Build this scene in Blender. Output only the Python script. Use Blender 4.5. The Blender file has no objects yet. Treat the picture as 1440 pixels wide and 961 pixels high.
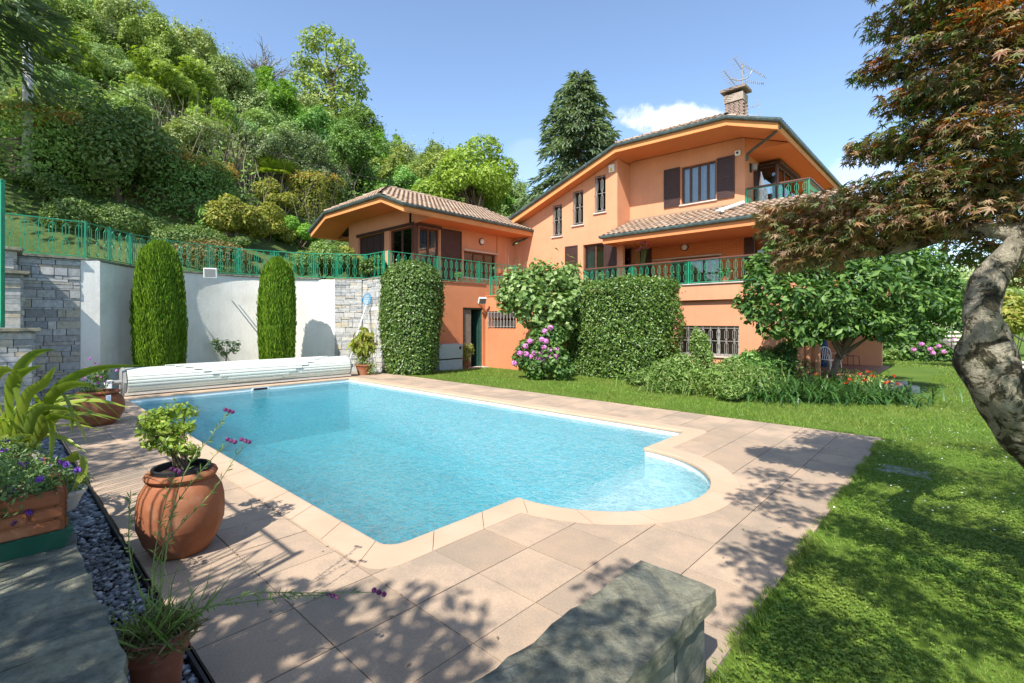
import bpy, bmesh, math, random
import numpy as np
from mathutils import Vector, Matrix
R = math.radians
random.seed(7)
rng = np.random.default_rng(11)
SC = bpy.context.scene
COL = SC.collection
# ---------------------------------------------------------------- frame
# World axes follow the house: +x along its facade, +y away from the pool.
# The photographer stands at the origin, 1.6 m above the paving.
YAW = R(42.96)
CY, SY = math.cos(YAW), math.sin(YAW)
EYE, FPX, HZ = 1.6, 685.0, 452.0

def W(X, Y, z=0.0):
    """point X m to the right of and Y m ahead of where the photographer stands"""
    return Vector((CY * X - SY * Y, SY * X + CY * Y, z))

def at(px, py, Y):
    return W((px - 720) / FPX * Y, Y, EYE + (HZ - py) / FPX * Y)

# ---------------------------------------------------------------- objects
ORG = {}

def tag(o, label=None, cat=None, group=None, kind=None):
    if label: o['label'] = label
    if cat: o['category'] = cat
    if group: o['group'] = group
    if kind: o['kind'] = kind
    return o

def thing(name, label, cat, loc=(0, 0, 0), group=None):
    o = bpy.data.objects.new(name, None)
    o.empty_display_size = .2
    COL.objects.link(o)
    o.location = loc
    ORG[o] = Vector(loc)
    return tag(o, label, cat, group)

def link(name, me, mat, parent=None, org=None):
    o = bpy.data.objects.new(name, me)
    COL.objects.link(o)
    if mat is not None:
        for m in (mat if isinstance(mat, (list, tuple)) else [mat]):
            me.materials.append(m)
    if parent is not None:
        o.parent = parent
        ORG[o] = ORG[parent]
    else:
        ORG[o] = Vector(org) if org is not None else Vector((0, 0, 0))
        o.location = ORG[o]
    return o

def copy_tree(o, parent=None):
    c = o.copy()
    COL.objects.link(c)
    if parent is not None: c.parent = parent
    for ch in [x for x in o.children]:
        copy_tree(ch, c)
    return c

class MB:
    """collects shapes, in world coordinates, for ONE mesh object"""
    def __init__(self):
        self.v, self.f = [], []
    def add(self, vs, fs):
        n = len(self.v)
        self.v += [tuple(p) for p in vs]
        self.f += [tuple(i + n for i in f) for f in fs]
        return self
    def hexa(self, p):
        """8 corners: bottom ring 0-3, top ring 4-7"""
        return self.add(p, [(3, 2, 1, 0), (4, 5, 6, 7), (0, 1, 5, 4), (1, 2, 6, 5), (2, 3, 7, 6), (3, 0, 4, 7)])
    def box(self, x0, x1, y0, y1, z0, z1):
        return self.hexa([(x0, y0, z0), (x1, y0, z0), (x1, y1, z0), (x0, y1, z0), (x0, y0, z1), (x1, y0, z1), (x1, y1, z1), (x0, y1, z1)])
    def obox(self, c, sx, sy, sz, rz=0.0):
        """box of full sizes sx, sy, sz centred in plan on c, standing on c.z"""
        c = Vector(c); k, s = math.cos(rz), math.sin(rz)
        ps = []
        for z in (0, sz):
            for dx, dy in ((-sx/2, -sy/2), (sx/2, -sy/2), (sx/2, sy/2), (-sx/2, sy/2)):
                ps.append((c.x + k*dx - s*dy, c.y + s*dx + k*dy, c.z + z))
        return self.hexa(ps)
    def bar(self, a, b, w, h=None):
        """square bar from a to b"""
        a, b = Vector(a), Vector(b); h = h or w
        d = (b - a)
        if d.length < 1e-6: return self
        d.normalize()
        up = Vector((0, 0, 1)) if abs(d.z) < .95 else Vector((1, 0, 0))
        s = d.cross(up).normalized(); u = s.cross(d).normalized()
        s *= w/2; u *= h/2
        return self.hexa([a-s-u, a+s-u, a+s+u, a-s+u, b-s-u, b+s-u, b+s+u, b-s+u])
    def prism(self, poly, z0, z1):
        n = len(poly)
        vs = [(p[0], p[1], z0) for p in poly] + [(p[0], p[1], z1) for p in poly]
        fs = [tuple(reversed(range(n))), tuple(range(n, 2*n))]
        fs += [(i, (i+1) % n, n + (i+1) % n, n + i) for i in range(n)]
        return self.add(vs, fs)
    def slab_y(self, poly, y0, y1):
        """polygon of (x,z) extruded along y"""
        n = len(poly)
        vs = [(p[0], y0, p[1]) for p in poly] + [(p[0], y1, p[1]) for p in poly]
        fs = [tuple(range(n)), tuple(reversed(range(n, 2*n)))]
        fs += [((i+1) % n, i, n + i, n + (i+1) % n) for i in range(n)]
        return self.add(vs, fs)
    def slab_x(self, poly, x0, x1):
        n = len(poly)
        vs = [(x0, p[0], p[1]) for p in poly] + [(x1, p[0], p[1]) for p in poly]
        fs = [tuple(reversed(range(n))), tuple(range(n, 2*n))]
        fs += [(i, (i+1) % n, n + (i+1) % n, n + i) for i in range(n)]
        return self.add(vs, fs)
    def tube(self, pts, r, seg=8, cap=True):
        pts = [Vector(p) for p in pts]
        n = len(pts)
        rs = r if isinstance(r, (list, tuple)) else [r] * n
        vs, fs = [], []
        ref = None
        for i, p in enumerate(pts):
            d = (pts[min(i+1, n-1)] - pts[max(i-1, 0)]).normalized()
            if ref is None:
                ref = Vector((0, 0, 1)) if abs(d.z) < .9 else Vector((1, 0, 0))
            s = d.cross(ref)
            if s.length < 1e-4: s = d.cross(Vector((0, 1, 0)))
            s.normalize(); u = s.cross(d).normalized(); ref = u
            for k in range(seg):
                t = 2*math.pi*k/seg
                vs.append(p + (s*math.cos(t) + u*math.sin(t)) * rs[i])
        for i in range(n-1):
            for k in range(seg):
                k2 = (k+1) % seg
                fs.append((i*seg+k, i*seg+k2, (i+1)*seg+k2, (i+1)*seg+k))
        if cap:
            fs.append(tuple(reversed(range(seg)))); fs.append(tuple((n-1)*seg + k for k in range(seg)))
        return self.add(vs, fs)
    def lathe(self, prof, c, seg=28, cap=True, axis='z'):
        """profile of (radius, height) turned round a vertical (or given) axis through c"""
        c = Vector(c); vs, fs = [], []
        for r, h in prof:
            for k in range(seg):
                t = 2*math.pi*k/seg
                p = (r*math.cos(t), r*math.sin(t), h)
                if axis == 'y': p = (p[0], -p[2], p[1])
                if axis == 'x': p = (p[2], p[0], p[1])
                vs.append(c + Vector(p))
        for i in range(len(prof)-1):
            for k in range(seg):
                k2 = (k+1) % seg
                fs.append((i*seg+k, i*seg+k2, (i+1)*seg+k2, (i+1)*seg+k))
        if cap:
            if prof[0][0] > 1e-4: fs.append(tuple(reversed(range(seg))))
            if prof[-1][0] > 1e-4: fs.append(tuple((len(prof)-1)*seg + k for k in range(seg)))
        return self.add(vs, fs)
    def build(self, name, mat, parent=None, smooth=False, bevel=0, org=None, flat_angle=None):
        me = bpy.data.meshes.new(name)
        o = None
        base = ORG[parent] if parent is not None else (Vector(org) if org is not None else Vector((0, 0, 0)))
        me.from_pydata([(p[0]-base.x, p[1]-base.y, p[2]-base.z) for p in self.v], [], self.f)
        if bevel:
            bm = bmesh.new(); bm.from_mesh(me)
            bmesh.ops.remove_doubles(bm, verts=bm.verts, dist=1e-5)
            es = [e for e in bm.edges if len(e.link_faces) == 2 and e.calc_face_angle(0) > .6]
            bmesh.ops.bevel(bm, geom=es, offset=bevel, segments=2, affect='EDGES', clamp_overlap=True)
            bm.to_mesh(me); bm.free()
        me.validate(); me.update()
        if smooth:
            me.polygons.foreach_set('use_smooth', [True]*len(me.polygons))
            if flat_angle:
                me.set_sharp_from_angle(angle=flat_angle)
        return link(name, me, mat, parent, org)

def npmesh(name, V, nper, faces_one, mat, parent=None, org=None, smooth=False):
    """N copies of a small vertex pattern: V is (N, nper, 3) world coordinates, faces_one the faces of one copy"""
    base = ORG[parent] if parent is not None else (Vector(org) if org is not None else Vector((0, 0, 0)))
    N = V.shape[0]
    V = V.reshape(-1, 3) - np.array(base)
    me = bpy.data.meshes.new(name)
    me.vertices.add(len(V)); me.vertices.foreach_set('co', V.astype(np.float32).ravel())
    sizes = np.array([len(f) for f in faces_one]); flat = np.concatenate([np.array(f) for f in faces_one])
    L = (flat[None, :] + (np.arange(N) * nper)[:, None]).ravel()
    me.loops.add(len(L)); me.loops.foreach_set('vertex_index', L.astype(np.int32))
    st = np.tile(sizes, N); starts = np.concatenate([[0], np.cumsum(st)[:-1]])
    me.polygons.add(len(st)); me.polygons.foreach_set('loop_start', starts.astype(np.int32))
    try: me.polygons.foreach_set('loop_total', st.astype(np.int32))
    except Exception: pass
    if smooth: me.polygons.foreach_set('use_smooth', np.ones(len(st), dtype=bool))
    me.update(); me.validate()
    return link(name, me, mat, parent, org)

# ---------------------------------------------------------------- materials
def nt_new(name):
    m = bpy.data.materials.new(name); m.use_nodes = True
    nt = m.node_tree; nt.nodes.clear()
    out = nt.nodes.new('ShaderNodeOutputMaterial')
    return m, nt, out

def N(nt, typ, **kw):
    n = nt.nodes.new(typ)
    for k, v in kw.items():
        if k == 'op': n.operation = v
        else: setattr(n, k, v)
    return n

def setin(n, **kw):
    for k, v in kw.items():
        n.inputs[k.replace('_', ' ')].default_value = v

def rgba(c): return (c[0], c[1], c[2], 1)

def ramp(nt, fac, stops, interp='LINEAR'):
    r = N(nt, 'ShaderNodeValToRGB'); r.color_ramp.interpolation = interp
    e = r.color_ramp.elements
    while len(e) < len(stops): e.new(.5)
    for i, (p, c) in enumerate(stops):
        e[i].position = p; e[i].color = rgba(c)
    nt.links.new(fac, r.inputs[0])
    return r.outputs[0]

def noise(nt, co, scale, detail=4, rough=.6, dist=0):
    n = N(nt, 'ShaderNodeTexNoise')
    setin(n, Scale=scale, Detail=detail, Roughness=rough, Distortion=dist)
    if co is not None: nt.links.new(co, n.inputs['Vector'])
    return n.outputs['Fac']

def mixc(nt, fac, a, b, blend='MIX'):
    n = N(nt, 'ShaderNodeMix', data_type='RGBA', blend_type=blend)
    for s, v in ((0, fac), (6, a), (7, b)):
        if hasattr(v, 'is_linked') or hasattr(v, 'links'): nt.links.new(v, n.inputs[s])
        else: n.inputs[s].default_value = rgba(v) if isinstance(v, (tuple, list)) else v
    return n.outputs[2]

def mth(nt, op, a, b=0.0):
    n = N(nt, 'ShaderNodeMath', op=op)
    for i, v in enumerate((a, b)):
        if hasattr(v, 'links'): nt.links.new(v, n.inputs[i])
        else: n.inputs[i].default_value = v
    return n.outputs[0]

def objco(nt, scale=None):
    c = N(nt, 'ShaderNodeTexCoord').outputs['Object']
    if scale:
        m = N(nt, 'ShaderNodeMapping'); m.inputs['Scale'].default_value = scale
        nt.links.new(c, m.inputs[0]); c = m.outputs[0]
    return c

def bumped(nt, h, strength, dist):
    b = N(nt, 'ShaderNodeBump'); setin(b, Strength=strength, Distance=dist)
    nt.links.new(h, b.inputs['Height'])
    return b.outputs[0]

def mat(name, col, rough=.7, var=.15, scale=3, bump=0, bscale=40, bdist=.01, metal=0, spec=.4, stain=None, stain_amt=.5, stain_scale=1.2, stretch=None, streak=0):
    m, nt, out = nt_new(name)
    p = N(nt, 'ShaderNodeBsdfPrincipled')
    setin(p, Roughness=rough, Metallic=metal); p.inputs['Specular IOR Level'].default_value = spec
    co = objco(nt, stretch)
    f = noise(nt, co, scale, 5)
    lo = [max(0, c*(1-var)) for c in col]; hi = [min(1, c*(1+var)) for c in col]
    c = ramp(nt, f, [(.3, lo), (.7, hi)])
    if stain:
        g = noise(nt, co, stain_scale, 6, .7)
        fac = ramp(nt, g, [(.48, (0, 0, 0)), (.68, (stain_amt,)*3)])
        c = mixc(nt, fac, c, stain)
    if streak:
        g2 = noise(nt, objco(nt, (5, 5, .35)), 1.6, 6, .7); f2 = ramp(nt, g2, [(.50, (0, 0, 0)), (.72, (streak,)*3)])
        c = mixc(nt, f2, c, tuple(x*.55 for x in col))
    nt.links.new(c, p.inputs['Base Color'])
    if bump:
        nt.links.new(bumped(nt, noise(nt, co, bscale, 5, .65), bump, bdist), p.inputs['Normal'])
    nt.links.new(p.outputs[0], out.inputs[0])
    return m

LEAF_GAIN = 1.4
def leafmat(name, cols, trans=.3, rough=.5, spec=.35, tcol=None, objvar=.0, bright=1.0, patch=None):
    """each leaf its own tone out of cols; light passes partly through"""
    m, nt, out = nt_new(name)
    g = N(nt, 'ShaderNodeNewGeometry').outputs['Random Per Island']
    n = len(cols); bright *= LEAF_GAIN
    cols = [tuple(x*bright for x in c) for c in cols]
    c = ramp(nt, g, [((i + .5)/n, cc) for i, cc in enumerate(cols)])
    if objvar:
        oi = N(nt, 'ShaderNodeObjectInfo').outputs['Random']
        hs = N(nt, 'ShaderNodeHueSaturation')
        h = mth(nt, 'ADD', mth(nt, 'MULTIPLY', oi, objvar*.16), .5 - objvar*.08)
        r2 = N(nt, 'ShaderNodeTexWhiteNoise', noise_dimensions='1D'); nt.links.new(oi, r2.inputs['W'])
        v = mth(nt, 'ADD', mth(nt, 'MULTIPLY', r2.outputs['Value'], objvar*1.1), 1 - objvar*.55)
        nt.links.new(h, hs.inputs['Hue']); nt.links.new(v, hs.inputs['Value']); nt.links.new(c, hs.inputs['Color'])
        c = hs.outputs[0]
    if patch:
        co = objco(nt); f1 = ramp(nt, noise(nt, co, .55, 5, .65, .4), [(.42, (0, 0, 0)), (.66, (.75, .75, .75))]); c = mixc(nt, f1, c, patch)
        c = mixc(nt, 1.0, c, ramp(nt, noise(nt, co, 2.3, 4, .6), [(.3, (.72, .78, .7)), (.7, (1.2, 1.15, 1.1))]), 'MULTIPLY')
    p = N(nt, 'ShaderNodeBsdfPrincipled'); setin(p, Roughness=rough); p.inputs['Specular IOR Level'].default_value = spec
    nt.links.new(c, p.inputs['Base Color'])
    t = N(nt, 'ShaderNodeBsdfTranslucent')
    tc = mixc(nt, 1.0, c, tcol or (1.15, 1.2, .5), 'MULTIPLY')
    nt.links.new(tc, t.inputs['Color'])
    mx = N(nt, 'ShaderNodeMixShader'); mx.inputs[0].default_value = trans
    nt.links.new(p.outputs[0], mx.inputs[1]); nt.links.new(t.outputs[0], mx.inputs[2])
    nt.links.new(mx.outputs[0], out.inputs[0])
    return m
# ---------------------------------------------------------------- leaves
def unit(a):
    return a / np.maximum(np.linalg.norm(a, axis=-1, keepdims=True), 1e-9)

def rdir(n):
    return unit(rng.normal(size=(n, 3)))

DIAMOND = (np.array([[0, 0, 0], [.45, -.5, .10], [1, 0, -.06], [.45, .5, .10]]), [(0, 1, 2), (0, 2, 3)])
BLADE = (np.array([[0, -.5, 0], [0, .5, 0], [.55, .36, .10], [.55, -.36, .10], [1, 0, .0]]), [(0, 1, 2, 3), (3, 2, 4)])
def _maple():
    vs = [(0, 0, 0)]; lobes = [(-128, .45), (-82, .72), (-40, .93), (0, 1.0), (40, .93), (82, .72), (128, .45)]
    for i, (a, r) in enumerate(lobes):
        t = R(a)
        vs.append((.5*r*math.cos(t - .16), .5*r*math.sin(t - .16), .03))
        vs.append((r*math.cos(t), r*math.sin(t), -.16*r))
        vs.append((.5*r*math.cos(t + .16), .5*r*math.sin(t + .16), .03))
        if i < 6:
            t2 = R((a + lobes[i+1][0])/2); vs.append((.24*math.cos(t2), .24*math.sin(t2), .0))
    n = len(vs)
    return np.array(vs), [(0, i, i+1) for i in range(1, n-1)]
MAPLE = _maple()
PETAL = (np.array([[-.5, -.5, 0], [.5, -.5, 0], [.5, .5, 0], [-.5, .5, 0]]), [(0, 1, 2, 3)])

def leafverts(P, D, Nn, L, Wd, pattern=DIAMOND):
    """pattern copies: length along D, face towards Nn"""
    D = unit(D); S = unit(np.cross(Nn, D)); U = np.cross(D, S)
    pv = pattern[0]
    L = np.broadcast_to(np.asarray(L, float), (len(P),)); Wd = np.broadcast_to(np.asarray(Wd, float), (len(P),))
    V = P[:, None, :] + D[:, None, :]*(pv[None, :, 0, None]*L[:, None, None]) \
        + S[:, None, :]*(pv[None, :, 1, None]*Wd[:, None, None]) + U[:, None, :]*(pv[None, :, 2, None]*L[:, None, None])
    return V

def lump_points(lumps, n, shell=.25, hide=.8, floor=None):
    """points near the surface of a cluster of ellipsoids; lumps = [(x,y,z,rx,ry,rz)]"""
    lumps = np.array(lumps, float)
    area = (lumps[:, 3]*lumps[:, 4] + lumps[:, 3]*lumps[:, 5] + lumps[:, 4]*lumps[:, 5])
    pk = area/area.sum()
    P = np.zeros((0, 3)); G = np.zeros((0, 3))
    while len(P) < n:
        m = int(n*1.6)
        k = rng.choice(len(lumps), m, p=pk)
        d = rdir(m); r = 1 - shell*np.abs(rng.normal(size=m))*.7 + .06*rng.normal(size=m)
        p = lumps[k, :3] + d*lumps[k, 3:]*r[:, None]
        g = unit(d/lumps[k, 3:])
        q = ((p[:, None, :] - lumps[None, :, :3])/lumps[None, :, 3:])
        dist = np.sqrt((q**2).sum(-1)); dist[np.arange(m), k] = 9
        ok = (dist.min(1) > hide) if len(lumps) > 1 else np.ones(m, bool)
        if floor is not None: ok &= p[:, 2] > floor
        P = np.concatenate([P, p[ok]]); G = np.concatenate([G, g[ok]])
    return P[:n], G[:n]

def orient(G, up=.5, rnd=.6, droop=.3):
    """leaf normals lean outwards and up, blades hang a little"""
    n = len(G)
    Nn = unit(G + np.array([0, 0, up]) + rnd*rng.normal(size=(n, 3)))
    D = np.cross(Nn, rdir(n)); D = unit(D) + G*.5 + np.array([0, 0, -droop])
    D = unit(D - Nn*(D*Nn).sum(-1, keepdims=True)*.8)
    return D, Nn

def foliage(name, lumps, n, L, ratio, m, parent=None, up=.5, rnd=.6, droop=.3, shell=.25, hide=.8, pattern=DIAMOND, floor=None, org=None, inner=.0, lvar=.3, wob=0):
    P, G = lump_points(lumps, n, shell, hide, floor)
    if inner:
        ni = int(n*inner); P2, G2 = lump_points([(x, y, z, a*.72, b*.72, c*.72) for x, y, z, a, b, c in lumps], ni, .6, .3, floor)
        P = np.concatenate([P, P2]); G = np.concatenate([G, G2])
    if wob:                                                # uneven outline, stray shoots
        P = P + wob*np.stack([np.sin(P[:, 1]*2.3 + P[:, 2]*1.7), np.sin(P[:, 0]*2.1 + P[:, 2]*2.6), np.sin(P[:, 0]*1.9 + P[:, 1]*2.4)], 1)
        P = P + (G + [0, 0, .5])*((rng.random(len(P)) < .07)*np.minimum(rng.exponential(wob*1.1, len(P)), .7))[:, None]
    D, Nn = orient(G, up, rnd, droop)
    ln = L*(1 + lvar*rng.normal(size=len(P))).clip(.5, 1.7)
    V = leafverts(P - D*ln[:, None]*.4, D, Nn, ln, ln*ratio, pattern)
    return npmesh(name, V, len(pattern[0]), pattern[1], m, parent, org)

def rand_lumps(c, rad, n, size, seed, flat=1.0, low=-.5):
    """n clumps spread through an ellipsoid crown"""
    r = random.Random(seed); out = []
    while len(out) < n:
        d = Vector((r.gauss(0, 1), r.gauss(0, 1), r.gauss(0, 1))).normalized()
        if d.z < low: continue
        k = r.uniform(.35, .95)
        s = size*r.uniform(.5, 1.35)
        out.append((c[0] + d.x*rad[0]*k, c[1] + d.y*rad[1]*k, c[2] + d.z*rad[2]*k, s*rad[0], s*rad[1], s*rad[2]*flat))
    return out

def limbs(mb, base, top, r0, ends, seg=8, wob=.1, seed=1):
    """tapered trunk from base to top and limbs to the given ends"""
    r = random.Random(seed)
    base, top = Vector(base), Vector(top)
    pts = [base.lerp(top, t) + Vector((r.uniform(-wob, wob), r.uniform(-wob, wob), 0))*(0 if t == 0 else 1) for t in (0, .25, .5, .75, 1)]
    mb.tube(pts, [r0*1.25, r0, r0*.85, r0*.7, r0*.5], seg)
    for e in ends:
        e = Vector(e); t = r.uniform(.45, .95); s = base.lerp(top, t)
        mid = s.lerp(e, .5) + Vector((0, 0, .12*(e - s).length))
        mb.tube([s, mid, e], [r0*.45, r0*.28, r0*.08], max(5, seg-2))

# ---------------------------------------------------------------- palette
M = {}
ORANGE = (.625, .292, .165)
M['stucco'] = mat('orange_stucco', ORANGE, .9, .07, 1.3, bump=.25, bscale=60, bdist=.006, spec=.1, stain=(.50, .25, .14), stain_amt=.35, stain_scale=.55, streak=.2)
M['soffit'] = mat('bounce_lit_soffit_orange', (.66, .235, .095), .85, .04, .8, spec=.1)  # stucco orange deepened, the light bounced up from below is in the colour
M['fascia'] = mat('orange_fascia_board', (.66, .27, .10), .8, .06, 2, spec=.15)
M['white_wall'] = mat('white_render', (.80, .775, .71), .9, .05, 1.1, bump=.5, bscale=22, bdist=.012, spec=.1, stain=(.50, .47, .40), stain_amt=.42, stain_scale=.9, streak=.22)
M['gutter'] = mat('patinated_copper', (.055, .078, .074), .45, .35, 6, spec=.5, stain=(.11, .155, .14), stain_amt=.6, stain_scale=3)
M['brown'] = mat('dark_brown_paint', (.055, .026, .022), .5, .15, 5, spec=.4)
M['frame'] = mat('brown_window_wood', (.09, .038, .024), .45, .2, 6, spec=.4)
M['curtain'] = mat('white_curtain', (.75, .75, .74), .9, .04, 4)
M['sill'] = mat('pale_stone_sill', (.55, .50, .43), .8, .1, 5)
M['green'] = mat('green_enamel', (.012, .26, .135), .4, .12, 4, spec=.5, stain=(.05, .20, .13), stain_amt=.5, stain_scale=5)
M['handrail'] = mat('brown_handrail_wood', (.13, .055, .035), .5, .15, 5)
M['grey_iron'] = mat('grey_iron', (.30, .29, .27), .5, .2, 9, spec=.5)
M['dark_iron'] = mat('dark_iron', (.05, .04, .035), .6, .3, 9)
M['white_metal'] = mat('white_metal', (.78, .78, .76), .45, .04, 4, spec=.5)
M['black'] = mat('black_plastic', (.015, .015, .017), .5, .2, 6)
M['terra'] = mat('terracotta', (.27, .098, .046), .8, .14, 5, bump=.25, bscale=50, bdist=.004, spec=.15, stain=(.42, .24, .14), stain_amt=.6, stain_scale=3.2)
M['terra_dark'] = mat('old_terracotta', (.30, .105, .06), .85, .2, 6, bump=.2, bscale=50, spec=.15, stain=(.42, .24, .16), stain_amt=.5, stain_scale=4)
M['soil'] = mat('dark_soil', (.045, .03, .02), .95, .4, 30, bump=.8, bscale=60, bdist=.02)
M['bark'] = mat('grey_brown_bark', (.13, .10, .075), .9, .35, 9, bump=.8, bscale=25, bdist=.02)
M['wood_pole'] = mat('weathered_concrete_pole', (.42, .40, .36), .85, .12, 8)
M['slats'] = mat('white_cover_slats', (.66, .68, .59), .38, .03, 3, spec=.5)
M['floor_tile'] = mat('red_patio_tile', (.33, .15, .10), .7, .2, 6)
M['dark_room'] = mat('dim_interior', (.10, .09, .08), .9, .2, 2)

def glass_mat():
    m, nt, out = nt_new('window_glass')
    g = N(nt, 'ShaderNodeBsdfGlossy'); setin(g, Roughness=.02); g.inputs['Color'].default_value = (.95, .97, 1, 1)
    t = N(nt, 'ShaderNodeBsdfTransparent'); t.inputs['Color'].default_value = (.72, .76, .76, 1)
    fr = N(nt, 'ShaderNodeFresnel'); setin(fr, IOR=1.5)
    mx = N(nt, 'ShaderNodeMixShader')
    nt.links.new(mth(nt, 'ADD', fr.outputs[0], .04), mx.inputs[0])
    nt.links.new(t.outputs[0], mx.inputs[1]); nt.links.new(g.outputs[0], mx.inputs[2]); nt.links.new(mx.outputs[0], out.inputs[0])
    return m
M['glass'] = glass_mat()

def tile_mat():
    m, nt, out = nt_new('clay_roof_tiles')
    g = N(nt, 'ShaderNodeNewGeometry').outputs['Random Per Island']
    c = ramp(nt, g, [(0, (.27, .175, .12)), (.3, (.39, .275, .19)), (.55, (.33, .21, .14)), (.8, (.43, .32, .235)), (1, (.23, .165, .12))])
    co = objco(nt)
    f = ramp(nt, noise(nt, co, 9, 6, .7), [(.45, (0, 0, 0)), (.7, (.6, .6, .6))])
    c = mixc(nt, f, c, (.20, .175, .13))
    p = N(nt, 'ShaderNodeBsdfPrincipled'); setin(p, Roughness=.85); p.inputs['Specular IOR Level'].default_value = .2
    nt.links.new(c, p.inputs['Base Color'])
    nt.links.new(bumped(nt, noise(nt, co, 40, 4), .3, .01), p.inputs['Normal'])
    nt.links.new(p.outputs[0], out.inputs[0])
    return m
M['tile'] = tile_mat()

def island_mat(name, stops, rough=.85, nscale=12, namt=.35, bump=.5, bscale=35, bdist=.01, spec=.2):
    """separate stones, each its own tone"""
    m, nt, out = nt_new(name)
    g = N(nt, 'ShaderNodeNewGeometry').outputs['Random Per Island']
    c = ramp(nt, g, [(i/(len(stops)-1), s) for i, s in enumerate(stops)])
    co = objco(nt)
    f = noise(nt, co, nscale, 6, .7)
    v = ramp(nt, f, [(.25, (1-namt,)*3), (.75, (1+namt,)*3)])
    c = mixc(nt, 1.0, c, v, 'MULTIPLY')
    p = N(nt, 'ShaderNodeBsdfPrincipled'); setin(p, Roughness=rough); p.inputs['Specular IOR Level'].default_value = spec
    nt.links.new(c, p.inputs['Base Color'])
    if bump: nt.links.new(bumped(nt, noise(nt, co, bscale, 6, .7), bump, bdist), p.inputs['Normal'])
    nt.links.new(p.outputs[0], out.inputs[0])
    return m
M['stones'] = island_mat('stacked_slate_stones', [(.24, .24, .23), (.42, .41, .385), (.33, .34, .335), (.50, .475, .43), (.28, .29, .30), (.46, .40, .30), (.37, .38, .385), (.54, .52, .48)])
M['pebbles'] = island_mat('grey_pebbles', [(.10, .105, .115), (.20, .205, .215), (.15, .155, .165), (.40, .40, .40), (.13, .14, .155), (.28, .285, .295), (.62, .61, .59), (.18, .185, .19)], .7, 20, .2, .2)
M['brick'] = island_mat('weathered_bricks', [(.25, .18, .145), (.32, .235, .19), (.28, .21, .17), (.36, .28, .23)], .9)
M['joint'] = mat('grey_mortar', (.13, .115, .095), .95, .2, 8)

def slate_mat():
    m, nt, out = nt_new('riven_slate')
    co = objco(nt)
    a = noise(nt, co, 2.2, 7, .65, .6); b = noise(nt, objco(nt, (1, 1, 3)), 14, 7, .75)
    c = ramp(nt, a, [(.28, (.10, .11, .092)), (.42, (.23, .235, .19)), (.52, (.30, .285, .20)), (.62, (.135, .147, .125)), (.8, (.28, .275, .22))])
    c = mixc(nt, 1.0, c, ramp(nt, b, [(.3, (.5, .5, .5)), (.7, (1.35, 1.35, 1.35))]), 'MULTIPLY')
    l = ramp(nt, noise(nt, co, 6, 5, .7), [(.6, (0, 0, 0)), (.72, (.5, .5, .5))])
    c = mixc(nt, l, c, (.26, .24, .14))
    p = N(nt, 'ShaderNodeBsdfPrincipled'); setin(p, Roughness=.75); p.inputs['Specular IOR Level'].default_value = .3
    nt.links.new(c, p.inputs['Base Color'])
    h = mth(nt, 'ADD', a, mth(nt, 'MULTIPLY', b, .35))
    nt.links.new(bumped(nt, mth(nt, 'ADD', h, mth(nt, 'MULTIPLY', noise(nt, co, 45, 8, .8), .3)), 1.0, .06), p.inputs['Normal'])
    nt.links.new(p.outputs[0], out.inputs[0])
    return m
M['slate'] = slate_mat()

def paver_mat():
    m, nt, out = nt_new('sandstone_pavers')
    g = N(nt, 'ShaderNodeNewGeometry').outputs['Random Per Island']
    co = objco(nt)
    c = ramp(nt, g, [(0, (.375, .272, .188)), (.35, (.44, .32, .222)), (.75, (.475, .345, .24)), (.9, (.41, .30, .21)), (1, (.30, .232, .172))])
    a = noise(nt, co, 1.6, 6, .7)
    dirt = ramp(nt, a, [(.42, (0, 0, 0)), (.62, (.75, .75, .75))])
    c = mixc(nt, dirt, c, (.28, .225, .17))
    sp = ramp(nt, noise(nt, co, 90, 3, .6), [(.3, (.82, .82, .82)), (.7, (1.1, 1.1, 1.1))])
    c = mixc(nt, 1.0, c, sp, 'MULTIPLY')
    p = N(nt, 'ShaderNodeBsdfPrincipled'); setin(p, Roughness=.85); p.inputs['Specular IOR Level'].default_value = .2
    nt.links.new(c, p.inputs['Base Color'])
    nt.links.new(bumped(nt, noise(nt, co, 120, 3), .35, .004), p.inputs['Normal'])
    nt.links.new(p.outputs[0], out.inputs[0])
    return m
M['paver'] = paver_mat()
M['coping'] = mat('pale_pink_coping', (.49, .345, .235), .7, .06, 2.2, bump=.15, bscale=90, bdist=.003, spec=.25, stain=(.56, .42, .31), stain_amt=.4, stain_scale=1.5)

def ground_mat(name, a, b, c_, s1=.6, s2=7, bump=.5):
    m, nt, out = nt_new(name)
    co = objco(nt)
    c = ramp(nt, noise(nt, co, s1, 5, .6), [(.3, a), (.55, b), (.75, c_)])
    c = mixc(nt, 1.0, c, ramp(nt, noise(nt, co, s2*4, 4, .7), [(.25, (.6, .6, .6)), (.75, (1.35, 1.35, 1.35))]), 'MULTIPLY')
    p = N(nt, 'ShaderNodeBsdfPrincipled'); setin(p, Roughness=.9); p.inputs['Specular IOR Level'].default_value = .1
    nt.links.new(c, p.inputs['Base Color'])
    nt.links.new(bumped(nt, noise(nt, co, s2*6, 5, .7), bump, .05), p.inputs['Normal'])
    nt.links.new(p.outputs[0], out.inputs[0])
    return m
M['lawn'] = ground_mat('lawn_turf', (.075, .125, .018), (.10, .165, .024), (.14, .19, .034))
M['hill'] = ground_mat('hillside_undergrowth', (.05, .085, .025), (.08, .115, .035), (.10, .11, .045), .25, 2)
M['bank'] = ground_mat('dry_grass_bank', (.06, .09, .02), (.12, .11, .03), (.20, .14, .05), .5, 3)

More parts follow.
